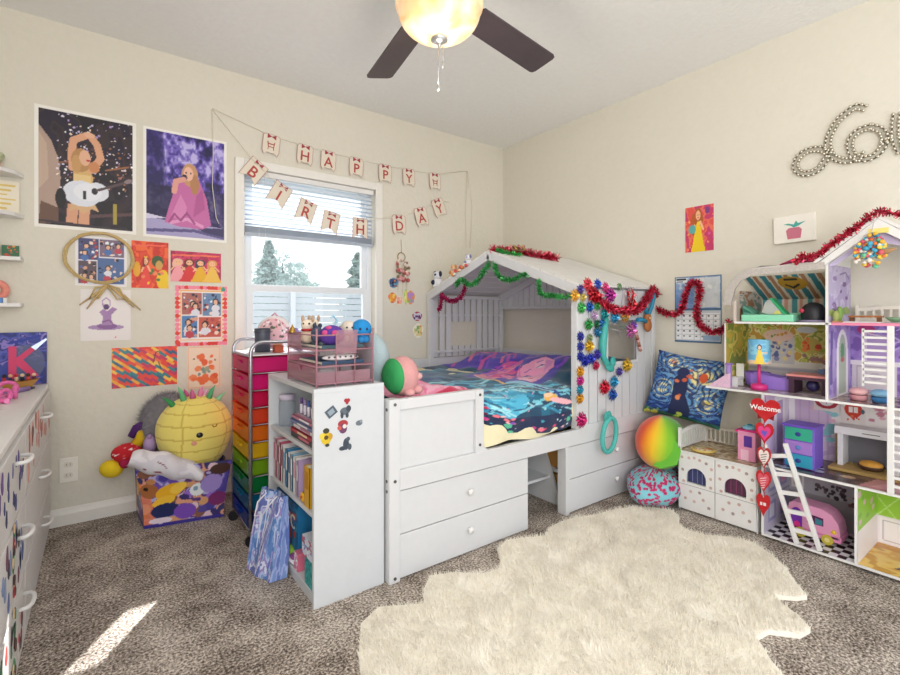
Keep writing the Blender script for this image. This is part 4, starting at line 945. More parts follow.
# ------------------------------------------------------------------ rainbow cart
CX0, CX1, CY0, CY1 = -2.300, -1.985, -.79, -.45
ct = thing('drawer_cart', 'chrome rolling cart of ten rainbow-coloured clear drawers under the window', 'cart', (-2.15, -.62, 0))
chrome = mat('b4b4bc', .25, .85)
for y, zt_ in ((CY0, .925), (CY1, .925)):
    pts = [(CX0, y, .06), (CX0, y, .86)] + [(CX0 + .05 * (1 - math.cos(a)), y, .875 + .05 * math.sin(a)) for a in np.linspace(.2, PI / 2, 5)] + [(CX1 - .05 * (1 - math.cos(a)), y, .875 + .05 * math.sin(a)) for a in np.linspace(PI / 2, .2, 5)] + [(CX1, y, .86), (CX1, y, .06)]
    B().tube(pts, .0085, 10).build('side_hoop', chrome, ct)
for x in (CX0, CX1):
    for z in (.07, .86): B().tube([(x, CY0, z), (x, CY1, z)], .006, 8).build('cross_bar', chrome, ct)
    for y in (CY0, CY1):
        w_ = B().cyl((x, y - .009, .025), (x, y + .009, .025), .024, n=16).build('caster', BLACK, ct); B().cyl((x, y, .04), (x, y, .07), .009, n=10).build('caster_stem', DARKMET, w_)
B().box(CX0 + .005, CX1 - .005, CY0 + .01, CY1 - .01, .862, .868).build('top_tray', mat('d8d4da', .4), ct)
dc = ['f0389a', 'f22a96', 'ee2a6c', 'f5603a', 'f8902a', 'f2d02a', '9ac82a', '1f9a50', '1a86b0', '1f4fb8']
for i, c_ in enumerate(dc):
    z1 = .852 - i * .0785; z0 = z1 - .068; m = thin_plastic(c_, .22); b = B(); x0, x1, y0, y1 = CX0 - .006, CX1 - .01, CY0 + .014, CY1 - .014
    th = .003
    b.box(x0, x0 + th, y0, y1, z0, z1); b.box(x1 - th, x1, y0, y1, z0, z1); b.box(x0, x1, y0, y0 + th, z0, z1); b.box(x0, x1, y1 - th, y1, z0, z1); b.box(x0, x1, y0, y1, z0, z0 + th)
    b.box(x0 - .003, x1 + .003, y0 - .004, y1 + .004, z1 - .004, z1)
    d = b.build('drawer', m, ct); d['label'] = ['hot pink', 'magenta', 'rose', 'red-orange', 'orange', 'yellow', 'lime', 'green', 'teal blue', 'dark blue'][i] + ' clear drawer'
    B().box(x0 - .01, x0, (y0 + y1) / 2 - .04, (y0 + y1) / 2 + .04, z1 - .03, z1 - .018).build('pull', thin_plastic(c_, .1), d)
    q = B()
    for k in range(4):
        rr = random.Random(i * 9 + k); q.box(x0 + .03 + k * .06, x0 + .07 + k * .06, y0 + .03, y1 - .04, z0 + .004, z0 + .004 + rr.uniform(.015, .05), k % 2)
    q.build('contents', [mat(c_, .6), mat('e9e2da', .7)], d, kind='stuff')
    B().tube([(CX0, CY0 + .004, z0 - .002), (CX1, CY0 + .004, z0 - .002)], .003, 6).build('runner', chrome, ct)
    B().tube([(CX0, CY1 - .004, z0 - .002), (CX1, CY1 - .004, z0 - .002)], .003, 6).build('runner', chrome, ct)
zt2 = .869
t = thing('storage_tin', 'dark slate cylinder tin standing on the rainbow cart', 'tin', (-2.20, -.62, zt2))
B().lathe([(.001, zt2), (.036, zt2), (.036, zt2 + .095), (.034, zt2 + .1)], (-2.205, -.63, 0)).build('tin_body', mat('4c5160', .45), t); B().lathe([(.038, zt2 + .092), (.038, zt2 + .112), (.034, zt2 + .116), (.001, zt2 + .116)], (-2.205, -.63, 0)).build('lid', mat('3c404e', .4), t)
t = thing('plush_backpack', 'round pink floral plush bag with a white rim standing on the rainbow cart', 'bag', (-2.10, -.53, zt2))
c = Cv(60, 60, 'e6b8c0', asp=1); c.spots(60, 5, ['f0dce0', 'c87a8a', '8a6a78', 'f6eef0', 'a85868', '5a6a50'], .02, .06)
pf = Fr((-2.12, -.54, zt2), (math.cos(-.5), math.sin(-.5), 0)); R_ = .085
B().lathe([(.001, -.03), (R_ * .8, -.03), (R_, -.015), (R_ * 1.03, 0), (R_, .015), (R_ * .8, .03), (.001, .03)], pf.p(0, R_ + .005), tuple(pf.n)).build('bag_rim', mat('e9e2e4', .9), t)
grid_obj('floral_front', c, lambda u, v: pf.p((2 * u - 1) * R_ * .86 * math.sqrt(max(0, 1 - (2 * v - 1) ** 2 / 2)), R_ + .005 + (2 * v - 1) * R_ * .86 * math.sqrt(max(0, 1 - (2 * u - 1) ** 2 / 2)), .031 + .02 * (1 - (2 * u - 1) ** 2) * (1 - (2 * v - 1) ** 2)), painted(.8), t)
B().tube([pf.p(-.02, 2 * R_), pf.p(0, 2 * R_ + .02), pf.p(.02, 2 * R_)], .004, 6).build('strap', mat('c87a8a'), t)
t = thing('crayon_box', 'little orange and red crayon box beside the tin on the rainbow cart', 'box', (-2.16, -.70, zt2)); B().box(-2.175, -2.135, -.735, -.69, zt2, zt2 + .035).build('box_body', mat('b8553a'), t)
b = B()
for k in range(4): b.cyl((-2.168 + .009 * k, -.71, zt2 + .035), (-2.168 + .009 * k, -.71, zt2 + .05), .0035, .001, 6)
b.build('crayon_tips', mat('d8a030'), t)
t = thing('lavender_plush', 'small lavender round plush squeezed between the cart and the bookcase organizer', 'plush toy', (-2.03, -.70, zt2))
B().ell((-2.045, -.70, zt2 + .05), (.045, .045, .05), 18, 12).build('body', mat('b3a2cf', .95, bump=.3), t); b = B(); b.ell((-2.07, -.72, zt2 + .1), (.014, .01, .018), 10, 8); b.ell((-2.02, -.72, zt2 + .1), (.014, .01, .018), 10, 8); b.build('ears', mat('9c88bf', .95), t)

# ------------------------------------------------------------------ pink wire organizer on the bookcase
OX0, OX1, OY0, OY1, OZ = -2.222, -1.995, -1.39, -1.075, KZ + .0185
og = thing('desk_organizer', 'dusty pink metal mesh desk organizer on top of the white bookcase', 'desk organizer', (-2.11, -1.23, OZ))
pk = mat('a87884', .5); 
def mesh_m(col, sc):
    m = bpy.data.materials.new('wire_mesh_%d' % sc); m.use_nodes = True; n = m.node_tree.nodes; L = m.node_tree.links; b = n['Principled BSDF']; b.inputs['Base Color'].default_value = lin(col) + (1,); b.inputs['Roughness'].default_value = .5
    t = n.new('ShaderNodeTexCoord'); ch = n.new('ShaderNodeTexChecker'); ch.inputs['Scale'].default_value = sc; L.new(t.outputs['Object'], ch.inputs['Vector'])
    mt_ = n.new('ShaderNodeMath'); mt_.operation = 'MULTIPLY_ADD'; mt_.inputs[1].default_value = .35; mt_.inputs[2].default_value = .2
    L.new(ch.outputs['Fac'], mt_.inputs[0]); L.new(mt_.outputs[0], b.inputs['Alpha']); return m
MESH = mesh_m('b98a96', 420)
for x in (OX0, OX1):
    for y in (OY0, OY1): B().tube([(x, y, OZ), (x, y, OZ + .215)], .0035, 6).build('corner_post', pk, og)
for k, z in enumerate((.012, .075, .135)):
    o_ = B().box(OX0 + .003, OX1 - .003, OY0 + .003, OY1 - .003, OZ + z, OZ + z + .002).build('tier', MESH, og)
    b = B(); b.tube([(OX0, OY0, OZ + z), (OX1, OY0, OZ + z), (OX1, OY1, OZ + z), (OX0, OY1, OZ + z)], .003, 6, closed=True); b.build('tier_rim', pk, o_)
b = B(); b.tube([(OX0, OY0, OZ + .19), (OX1, OY0, OZ + .19), (OX1, OY1, OZ + .19), (OX0, OY1, OZ + .19)], .003, 6, closed=True)
for x in (OX0 + .075, OX0 + .15): b.tube([(x, OY0, OZ), (x, OY0, OZ + .19)], .0022, 5)
b.build('top_rim', pk, og)
B().box(OX1 - .0015, OX1, OY0, OY1, OZ, OZ + .19).build('side_mesh', MESH, og); B().box(OX0 + .002, OX1 - .002, OY1 - .0015, OY1, OZ, OZ + .19).build('rear_mesh', MESH, og)
B().box(OX0 + .002, OX0 + .0035, OY0 + .17, OY1, OZ + .135, OZ + .19).build('front_mesh', MESH, og)
dr = B(); dr.prism(Fr((OX0 - .002, OY1 - .005, OZ + .014), (0, -1, 0)), [(0, 0), (.305, 0), (.305, .056), (.175, .056), (.165, .042), (.150, .036), (.135, .042), (.125, .056), (0, .056)], -.002, .001)
dr.box(OX0, OX1 - .01, OY0 + .006, OY0 + .008, OZ + .014, OZ + .055); dr.build('mesh_drawer', MESH, og)
hf = B(); hf.fbox(Fr((OX0 + .07, OY0 - .004, OZ + .125), (1, 0, 0), (0, -.12, 1)), 0, .085, 0, .085, 0, .002); hf.box(OX0 + .07, OX0 + .155, OY0 - .02, OY0 - .003, OZ + .122, OZ + .125); hf.build('letter_holder', MESH, og)
# papers / trays in it
for (z, c_, nm, l) in ((.139, '3c5a66', 'notebook', 'dark teal notebook on the organizer\'s top tier'), (.079, '2c4866', 'notebook', 'navy notebook on the organizer\'s middle tier')):
    t = thing(nm, l, 'notebook', (-2.1, -1.2, OZ + z)); B().box(-2.19, -2.02, -1.36, -1.12, OZ + z, OZ + z + .012).build('cover', mat(c_), t); B().box(-2.192, -2.025, -1.357, -1.123, OZ + z + .002, OZ + z + .010).build('pages', mat('e8e2d4'), t)
t = thing('pencil_case', 'white pencil case with dark dots on the organizer\'s middle tier', 'pencil case', (-2.12, -1.35, OZ + .0915)); B().ell((-2.11, -1.345, OZ + .103), (.075, .025, .0125), 18, 8).build('case_body', mat('e6dfe0', .7), t)
b = B()
for k in range(6): b.ell((-2.165 + k * .022, -1.368, OZ + .106), (.005, .003, .004), 8, 5)
b.build('dots', mat('4a4650'), t)
# plush toys on top
zo = OZ + .152
def plush(name, label, c, r, col, parts, cat='plush toy', grp=None, m=None):
    t = thing(name, label, cat, (c[0], c[1], c[2] - (r[2] if isinstance(r, tuple) else r)), grp)
    B().ell(c, r, 24, 16).build('body', m or mat(col, .95, bump=.35, bscale=120), t)
    for nm, items, cl in parts:
        one = {'ears': 'ear', 'feet': 'foot', 'tentacles': 'tentacle', 'eyes': 'eye'}.get(nm); b = B()
        for (dx, dy, dz, rx, ry, rz) in items:
            b.ell((c[0] + dx, c[1] + dy, c[2] + dz), (rx, ry, rz), 12, 8)
            if one: b.build(one, mat(cl, .7 if one == 'eye' else .95), t); b = B()
        if not one: b.build(nm, mat(cl, .95), t)
    return t
GP = 'little plush toys on the pink organizer'
def bunny(x, y, label, scarf):
    plush('plush_puppy', label, (x, y, zo + .028), (.03, .028, .028), 'd9c4ae', [('head', [(-.004, -.004, .045, .024, .023, .022)], 'e3d4c2'), ('ears', [(-.018, .006, .07, .007, .006, .014), (.018, -.006, .07, .007, .006, .014)], 'b89a80'), ('eyes', [(-.022, -.014, .05, .004, .004, .004), (-.004, -.026, .05, .004, .004, .004)], '2a2228'), ('scarf', [(-.004, -.004, .025, .026, .025, .007)], scarf)], grp=GP)
bunny(-2.185, -1.20, 'cream puppy plush with a red scarf at the organizer corner by the cart', 'b03038'); bunny(-2.13, -1.12, 'cream puppy plush with a dark scarf behind the purple one', '3a4058')
plush('plush_ball', 'purple round plush with pink spots on the pink organizer', (-2.135, -1.32, zo + .034), (.048, .046, .040), '5a3a98', [('spots', [(-.036, -.022, .01, .012, .012, .012), (-.004, -.042, .01, .014, .006, .012), (.02, -.036, -.008, .008, .008, .008), (-.02, -.02, .03, .012, .012, .008)], 'd0508a')], grp=GP)
plush('plush_ball', 'white round plush between the purple and the bright blue ones', (-2.065, -1.32, zo + .058), (.032, .03, .032), 'd3c8ba', [('feet', [(-.015, -.01, -.036, .012, .012, .016), (.012, -.01, -.036, .012, .012, .016)], 'cbbfae'), ('eyes', [(-.018, -.024, .006, .004, .004, .004), (.002, -.03, .006, .004, .004, .004)], '2a2228')], grp=GP)
plush('plush_octopus', 'bright blue octopus plush with a round head on the organizer corner', (-2.022, -1.345, zo + .058), (.040, .040, .038), '1f86c8', [('tentacles', [(.02 * math.cos(a), .02 * math.sin(a), -.040, .014, .014, .015) for a in np.linspace(0, 6.28, 7)], '2a7fbc'), ('eyes', [(-.02, -.032, .0, .005, .004, .006), (.004, -.038, .0, .005, .004, .006)], '12203a')], grp=GP)
plush('plush_ball', 'dark grey-blue round plush between the two cream puppies', (-2.17, -1.26, zo + .035), (.024, .024, .034), '4a5268', [('ears', [(-.01, 0, .036, .008, .008, .01), (.012, 0, .036, .008, .008, .01)], '3c4258')], grp=GP)
t = thing('glass_swan', 'pale blue glass bird figurine with a long neck behind the octopus plush', 'figurine', (-2.05, -1.16, zo)); b = B(); b.ell((-2.05, -1.16, zo + .02), (.02, .014, .018), 14, 8); b.tube([(-2.05, -1.16, zo + .03), (-2.06, -1.16, zo + .06), (-2.045, -1.16, zo + .09), (-2.06, -1.16, zo + .11), (-2.075, -1.16, zo + .10)], [.006, .005, .005, .006, .002], 8); b.build('glass_body', mat('a8d4ee', .1, spec=.8), t); B().cyl((-2.05, -1.16, zo - .003), (-2.05, -1.16, zo + .004), .016, n=14).build('foot', mat('8fbfe0', .1), t)
t = thing('gold_bell', 'small brass bell on the organizer edge over the cart', 'bell', (-2.22, -1.11, OZ + .19)); B().lathe([(.014, OZ + .193), (.013, OZ + .198), (.009, OZ + .21), (.004, OZ + .218), (.001, OZ + .22)], (-2.215, -1.105, 0)).build('bell_body', mat('b8924a', .3, .8), t); B().ell((-2.215, -1.105, OZ + .222), .004, 8, 6).build('loop', mat('b8924a', .3, .8), t)
# big plush behind organizer and pink one
plush('plush_cloud', 'large pale grey-blue plush leaning behind the pink organizer', (-1.868, -1.12, .835), (.075, .125, .135), 'a9bcc2', [('tail', [(.05, .09, -.04, .03, .03, .03)], '9db0b8'), ('fin', [(-.04, -.05, .10, .02, .05, .03)], '9db0b8')])
t = plush('plush_strawberry', 'pink strawberry plush with a green leaf collar on the bed guard corner', (-1.822, -1.325, .793), (.066, .078, .084), 'd49a9a', [('feet', [(.045, -.045, -.055, .024, .026, .020), (.0, -.055, -.062, .024, .026, .018)], 'd49a9a'), ('snout', [(.05, -.045, -.0, .018, .018, .016)], 'dca6a4')])
b = B(); b.lathe([(.001, -.014), (.030, -.013), (.052, -.008), (.066, .004), (.076, .016), (.070, .024), (.055, .026)], (-1.880, -1.322, .793), (1, .1, .05))
b.build('leaf_collar', mat('2f9a56', .8), t)

# ================================================================== TOY BOX CORNER
tb = thing('toy_box', 'soft storage box printed all over with plush toys, against the window wall', 'toy box', (-2.5, -.25, 0))
A_, Bq, Cq, Dq = Vector((-2.675, -.30, .002)), Vector((-2.33, -.375, .002)), Vector((-2.335, -.05, .002)), Vector((-2.69, -.04, .002))
c = Cv(110, 80, '8a78b8', asp=1.3)
c.blotch(5, 17, ['4a3f98', '7a6cc0', 'b9b0dc', '5a3a80', 'e0a080', '3a3a70'])
rr = random.Random(12)
for i in range(42): c.ell(rr.random(), rr.random(), rr.uniform(.03, .08), rr.uniform(.04, .1), rr.choice(['c9c0e6', 'f2ece6', '6a4cb0', '8a5a48', 'd8a070', '3a2f70', 'e8c8d0', '9a6ad0', '54489c']), rr.random() * 3)
c.poly([(0, 0), (.16, 0), (.10, .6), (0, .8)], 'e8804a', .85); c.ell(.10, .62, .11, .13, 'a8683c'); c.ell(.07, .66, .03, .03, '1c1410'); c.ell(.14, .78, .05, .05, 'c88a58')
c.ell(.33, .58, .17, .12, 'f0b428', .35); c.ell(.25, .42, .14, .08, 'f4c23a', .3); c.ell(.42, .62, .10, .08, 'f8cc4a', .5); c.ell(.26, .26, .17, .12, '1f2a5e', .1); c.ell(.5, .2, .14, .13, '7a4cb8'); c.ell(.64, .54, .09, .11, 'e9eef0'); c.ell(.62, .56, .03, .04, '8aa0b8'); c.ell(.8, .62, .13, .16, 'a08ad0'); c.ell(.9, .34, .12, .12, '7a2a6a'); c.ell(.88, .86, .12, .1, '4a2f2a'); c.line([(0, .03), (1, .02)], .06, '3a2f90'); c.ell(.2, .1, .14, .05, 'e8d8e4')
H0 = .30
def face(P0, P1, flare=.05):
    return lambda u, v: P0.lerp(P1, u) + Vector((0, 0, H0 * v)) + (P0.lerp(P1, u) - Vector((-2.51, -.2, 0))).normalized() * (flare * v * v + .006 * math.sin(u * 8) * v) * 1.0
for P0, P1 in ((A_, Bq), (Bq, Cq), (Cq, Dq), (Dq, A_)): grid_obj('printed_side', c, face(P0, P1, .045 if P0 is A_ else .01), painted(.35), tb)
B().prism(Fr((0, 0, .002), (1, 0, 0), (0, 1, 0)), [(A_.x, A_.y), (Bq.x, Bq.y), (Cq.x, Cq.y), (Dq.x, Dq.y)], 0, .004).build('base', mat('4a3f98'), tb)
# fabric lid
c = Cv(50, 30, 'dcd8de', asp=1.6); c.line([(.1, .75), (.35, .6), (.5, .45)], .03, '7a2a48'); c.line([(.2, .3), (.45, .25)], .05, '8a3a50'); c.blotch(0 + 3, 5, ['e6e2e8', 'd6d2da', None])
tl = thing('fabric_flap', 'white padded fabric lid drooping over the front edge of the toy box', 'lid', (-2.6, -.33, .25))
def lidf(u, v, o=0):
    x = -2.735 + .30 * u; w_ = .055 * math.sin(PI * min(1, .12 + u * .8)) ** .6; zc = .365 - .125 * u ** 1.2
    a = PI * (v - .5) * .95
    return Vector((x + .03 * (v - .5), -.335 - .025 * u - (.045 + .008 * math.sin(u * 14)) * math.cos(a) - o, zc + w_ * math.sin(a) + .006 * math.sin(u * 17)))
grid_obj('quilted_top', c, lambda u, v: lidf(u, v), painted(.9), tl); grid_obj('lining', c, lambda u, v: lidf(1 - u, v, -.014), painted(.9), tl)
# inner heap under the pineapple
t = thing('fleece_blanket', 'violet fleece bundled inside the printed toy box', 'fleece', (-2.5, -.2, .006)); b = B(); r = random.Random(1)
b.ell((-2.5, -.2, .14), (.145, .10, .13), 20, 12, fn=lambda d: 1 + .08 * math.sin(d.x * 9) * math.cos(d.y * 7)); b.build('bundle', mat('6a5a9a', .95, bump=.3, bscale=20), t); b = B(); b.tube([(-2.6, -.2, .245), (-2.5, -.24, .262), (-2.42, -.18, .25)], .02, 8); b.build('fold', mat('7c6cae', .95), t)

# pineapple cushion
PC, PR = Vector((-2.445, -.25, .43)), (.178, .125, .205)
t = thing('pineapple_plush', 'large round yellow pineapple plush with a winking face on the toy box', 'plush toy', (PC.x, PC.y, .25))
c = Cv(150, 110, 'ecdb74', asp=1.6)
for k in np.linspace(-.9, 1.9, 15):
    c.line([(k - .06, 0), (k + .0, .5), (k - .03, 1)], .010, 'cdb04a'); 
for z in np.linspace(.1, .9, 9): c.line([(0, z), (.25, z - .02), (.5, z + .01), (.75, z - .02), (1, z)], .010, 'cdb04a')
def ellmap(C, R, rotz=0, th0=0, span=2 * PI, fn=None):
    Rm = Matrix.Rotation(rotz, 3, 'Z')
    def f(u, v):
        th = th0 + span * u; ph = (v - .5) * PI * .999
        d = Vector((math.cos(ph) * math.cos(th), math.cos(ph) * math.sin(th), math.sin(ph))); k = fn(d) if fn else 1
        return C + Rm @ Vector((d.x * R[0] * k, d.y * R[1] * k, d.z * R[2] * k))
    return f
grid_obj('body', c, ellmap(PC, PR, -.12, 0, 2 * PI, lambda d: 1 + .03 * math.sin(d.z * 4)), painted(.9, bump=.2, bscale=90, sheen=.3), t)
def onell(C, R, dx, dz, out=1.0, rz=-.12):
    q = math.sqrt(max(.02, 1 - dx * dx - dz * dz)); return C + Matrix.Rotation(rz, 3, 'Z') @ Vector((dx * R[0], -q * R[1] * out, dz * R[2]))
b = B(); b.ell(onell(PC, PR, .10, .06, 1.0), (.016, .006, .014), 14, 8); b.build('eye', mat('1c1a20', .2), t)
b = B(); b.ell(onell(PC, PR, -.04, -.13, 1.0), (.013, .005, .011), 14, 8); b.build('cheek', mat('e0a08a', .9), t)
b = B(); b.tube([onell(PC, PR, .42, .26, 1.02), onell(PC, PR, .47, .21, 1.03), onell(PC, PR, .52, .22, 1.03), onell(PC, PR, .55, .27, 1.02)], .0035, 6); b.build('closed_eye', mat('a07818', .6), t)
for k, (dx, h, cl, dy) in enumerate(((-.10, .05, '3f9a58', 0), (-.055, .075, '6cc088', -.01), (-.015, .05, 'd06a98', -.02), (.02, .06, 'e08ab0', 0), (.06, .07, '54b078', -.01), (.10, .05, '8fd0a0', .01), (-.035, .05, 'c85a8a', .02), (.04, .045, 'e8b0c8', .02))):
    q = Vector((PC.x + dx, PC.y + dy - .02, PC.z + PR[2] * math.sqrt(1 - (dx / PR[0]) ** 2) - .015)); b = B(); b.tube([q, q + Vector((dx * .25, 0, h * .6)), q + Vector((dx * .5, -.01, h))], [.016, .010, .001], 8); o_ = b.build('crown_leaf', mat(cl, .9), t)
# grey fur plush behind
t = thing('fur_plush', 'fluffy long-haired grey plush behind the pineapple against the wall', 'plush toy', (-2.55, -.10, .31))
gfm = mat('8e8a90', .95, var=.3, vscale=40); FC = Vector((-2.55, -.095, .47))
B().ell(FC, (.13, .075, .155), 20, 12).build('body', gfm, t)
NV = []; NF = []; r = np.random.RandomState(3)
for k in range(7000):
    d = r.normal(size=3); d /= np.linalg.norm(d); p = np.array(FC) + d * np.array((.125, .07, .15)); q = p + d * r.uniform(.015, .032) + r.normal(size=3) * .006; w_ = np.cross(d, r.normal(size=3)); w_ /= np.linalg.norm(w_) + 1e-6
    q[1] = min(q[1], -.004); p[1] = min(p[1], -.003); NV += [tuple(p - w_ * .0012), tuple(p + w_ * .0012), tuple(q)]; NF.append((3 * k, 3 * k + 1, 3 * k + 2))
b = B(); b.v = NV; b.f = NF; b.m = [0] * len(NF); b.s = [False] * len(NF); b.build('fur', gfm, t, kind='stuff')
# jester doll
t = thing('plush_doll', 'yellow plush duck doll in a red patterned dress slumped over the toy box edge', 'plush toy', (-2.75, -.11, .24))
B().ell((-2.80, -.12, .275), (.052, .045, .043), 18, 12, rot=Matrix.Rotation(.3, 3, 'Y')).build('head', mat('e8c81e', .9, bump=.2), t)
c = Cv(50, 40, 'c8202e'); c.spots(60, 3, ['f0d0d0', 'e85a60', 'ffffff'], .01, .03)
grid_obj('dress', c, ellmap(Vector((-2.735, -.12, .345)), (.068, .045, .048), 0, 0, 2 * PI), painted(.9), t)
B().ell((-2.745, -.13, .30), (.03, .035, .03), 14, 8).build('collar', mat('a8184a', .9), t); B().tube([(-2.70, -.11, .37), (-2.675, -.11, .41), (-2.685, -.11, .455)], [.03, .026, .018], 10).build('arm', mat('dcb418', .9), t)
b = B(); b.tube([(-2.72, -.11, .42), (-2.69, -.11, .465), (-2.67, -.12, .495)], [.016, .024, .004], 8); b.tube([(-2.69, -.11, .46), (-2.66, -.11, .43)], [.022, .008], 8); b.build('hat', mat('4a1a68', .8), t)
t = thing('lilac_plush', 'small lilac plush peeking between the pineapple and the red-dressed doll', 'plush toy', (-2.655, -.15, .33)); B().ell((-2.640, -.17, .38), (.03, .03, .05), 14, 10).build('body', mat('b79ac4', .95), t); B().ell((-2.642, -.185, .425), (.012, .01, .014), 10, 6).build('ear', mat('a888b8', .95), t)

# ================================================================== DRESSER
DX, DY0, DY1, DZ = -3.052, -1.95, -.035, .715
ds = thing('dresser', 'white dresser with looped white handles and stickers, running out of the picture', 'dresser', (-3.3, -1.0, 0))
B().box(XL + .02, DX - .004, DY0, DY1, .0, DZ - .02).build('cabinet_body', WHITE, ds, bevel=.003)
B().box(XL + .02, DX + .006, DY0, DY1, DZ - .02, DZ).build('top_panel', WHITE2, ds, bevel=.004)
yy = [DY1 - .006, -1.04, DY0 + .006]
stk = ['2c3a70', '8a4a90', 'c03038', '2f8a4a', '3a3038', 'e0a0a8', '4a78b8', 'd86a5a']
for ci in range(2):
    for ri in range(3):
        y1, y0 = yy[ci] - .006, yy[ci + 1] + .006; z0, z1 = (.035, .255, .48)[ri], (.245, .47, .685)[ri]
        d = B().box(DX - .004, DX + .012, y0, y1, z0, z1).build('drawer', WHITE, ds, bevel=.002)
        ym, zm_ = (y0 + y1) / 2, (z0 + z1) / 2 + .055
        ym = (-.47, -.57, -.5)[ri] if ci == 0 else (-1.15, -1.19, -1.22)[ri]
        b = B(); b.tube([(DX + .012, ym + .05, zm_), (DX + .03, ym + .048, zm_), (DX + .04, ym + .03, zm_), (DX + .043, ym, zm_), (DX + .04, ym - .03, zm_), (DX + .03, ym - .048, zm_), (DX + .012, ym - .05, zm_)], .006, 8)
        b.build('handle', WHITE2, d)
        # drawings and stickers on the fronts
        W_, H_ = y1 - y0 - .02, z1 - z0 - .02; r = random.Random(ci * 7 + ri); items = []
        if ci == 0 and ri == 2: kinds = [(r.uniform(.05, .95), r.uniform(.3, .95), .018, ['c8605a', 'e08a80', 'd06a60']) for _ in range(16)] + [(r.uniform(.4, .95), r.uniform(.1, .9), .02, ['e8a59a']) for _ in range(8)]
        elif ci == 0: kinds = []
        elif ri == 2: kinds = [(r.uniform(.05, .95), r.uniform(.2, .9), .016, ['3a4a88', '6a4a98', '7a7ab0', '283060']) for _ in range(26)]
        elif ri == 1: kinds = [(r.uniform(.05, .95), r.uniform(.15, .95), .02, ['5a6aa0', '7a4a60', '3a3a44', '8a9ac0']) for _ in range(20)]
        else: kinds = [(r.uniform(.05, .95), r.uniform(.1, .95), .016, ['c03038', '2f8a4a', '3a2a2c', '1f6a3a', 'd8504a', 'e8e0da']) for _ in range(26)]
        bb = B(); cs_ = []; ms_ = []
        for (u_, v_, s_, cl) in kinds:
            cy_, cz_ = y1 - .01 - u_ * W_, z0 + .01 + v_ * H_; s2 = s_ * r.uniform(.9, 1.5); col_ = r.choice(cl)
            if col_ not in cs_: cs_.append(col_); ms_.append(mat(col_, .5))
            bb.prism(FR(cy_, cz_, DX + .012) if False else Fr((DX + .0125, cy_, cz_), (0, 1, 0), (0, 0, 1)), [(s2 * .7 * math.cos(a) * (1 + .3 * math.sin(3 * a + u_ * 9)), s2 * 1.2 * math.sin(a)) for a in np.linspace(0, 2 * PI, 10, endpoint=False)], 0, .0008, cs_.index(col_))
        if kinds: bb.build('sticker_print', ms_, d)
# strips of christmas stickers on the nearer drawers' edge
bb = B(); cols_ = ['2f8a4a', 'b83038', '2a2a2c', 'e8c8a0', '5a3a30']; r = random.Random(77)
for k in range(10):
    z = .47 - k * .046; y = -1.30 + .012 * math.sin(k * 2.1)
    for q in range(3): bb.prism(Fr((DX + .0135, y + r.uniform(-.02, .02), z + r.uniform(-.014, .014)), (0, 1, 0), (0, 0, 1)), [(.017 * r.uniform(.6, 1) * math.cos(a), .017 * r.uniform(.6, 1) * math.sin(a)) for a in np.linspace(0, 2 * PI, 10, endpoint=False)], 0, .001 + .0004 * q, r.randrange(5))
bb.build('holiday_sticker_strip', [mat(q, .5) for q in cols_], ds)
# on the dresser
c = Cv(100, 90, '2f3f98', asp=1.2); c.blotch(7, 4, ['27307c', '3a48a8', '5a5cb8', '2a2f80', '8a7ac8', '33409a']); c.ell(.78, .42, .2, .34, '5c6486', 0, .8); c.spots(18, 3, ['b9a8e0', '9a8ad0'], .01, .03, (0, .55, .35, .95)); c.line([(.6, .80), (.92, .93)], .05, '2434a0')
t = thing('letter_canvas', 'blue painted canvas with a big pink letter K and a silver tip, on the dresser', 'canvas', (-3.2, -.03, DZ)); cf = FB(-3.385, DZ + .002, -.012)
B().fbox(cf, 0, .33, 0, .25, 0, .014).build('canvas_frame', mat('2a2f70', .6), t)
grid_obj('painted_front', c, lambda u, v: cf.p(.33 * u, .25 * v, .0148), painted(.5), t)
kb = B(); kf = Fr(cf.p(.193, .03, .0150), cf.u, cf.v)
kb.prism(kf, [(0, 0), (.028, 0), (.028, .155), (0, .155)], 0, .003); kb.prism(kf, [(.024, .07), (.028, .10), (.078, .148), (.094, .134), (.052, .09), (.108, .012), (.086, 0)], 0, .0032)
kb.build('letter_K', mat('d83a6e', .5), t); t2 = B(); t2.prism(kf, [(.080, .150), (.096, .134), (.140, .185), (.134, .190)], 0, .004); t2.build('silver_tip', mat('b8c4d4', .3, .5), t)
t = thing('toy_boat', 'toy wooden boat tray full of little figures in front of the letter canvas', 'toy', (-3.13, -.13, DZ))
b = B(); b.prism(Fr((0, -.17, 0), (1, 0, 0), (0, 0, 1)), [(-3.20, DZ + .035), (-3.185, DZ + .004), (-3.10, DZ + .004), (-3.07, DZ + .045), (-3.12, DZ + .036)][::1], -.035, .035); b.build('hull', mat('a8762f', .6), t)
r = random.Random(5)
for k in range(6):
    x = -3.19 + k * .02; q = B().cyl((x, -.17 + r.uniform(-.02, .02), DZ + .034), (x, -.17, DZ + .056), .008, .006, 8).build('figure', mat(['c02a2a', '3a2a4a', 'e8c8a0', '2a2a3a', 'd84a3a', '5a2a3a'][k]), t); B().ell((x, -.17, DZ + .062), .008, 10, 6).build('figure_head', mat(['2a2020', 'e8b890', 'c02a2a', 'e8c8a0', '3a2a20', 'f0d0b0'][k]), q)
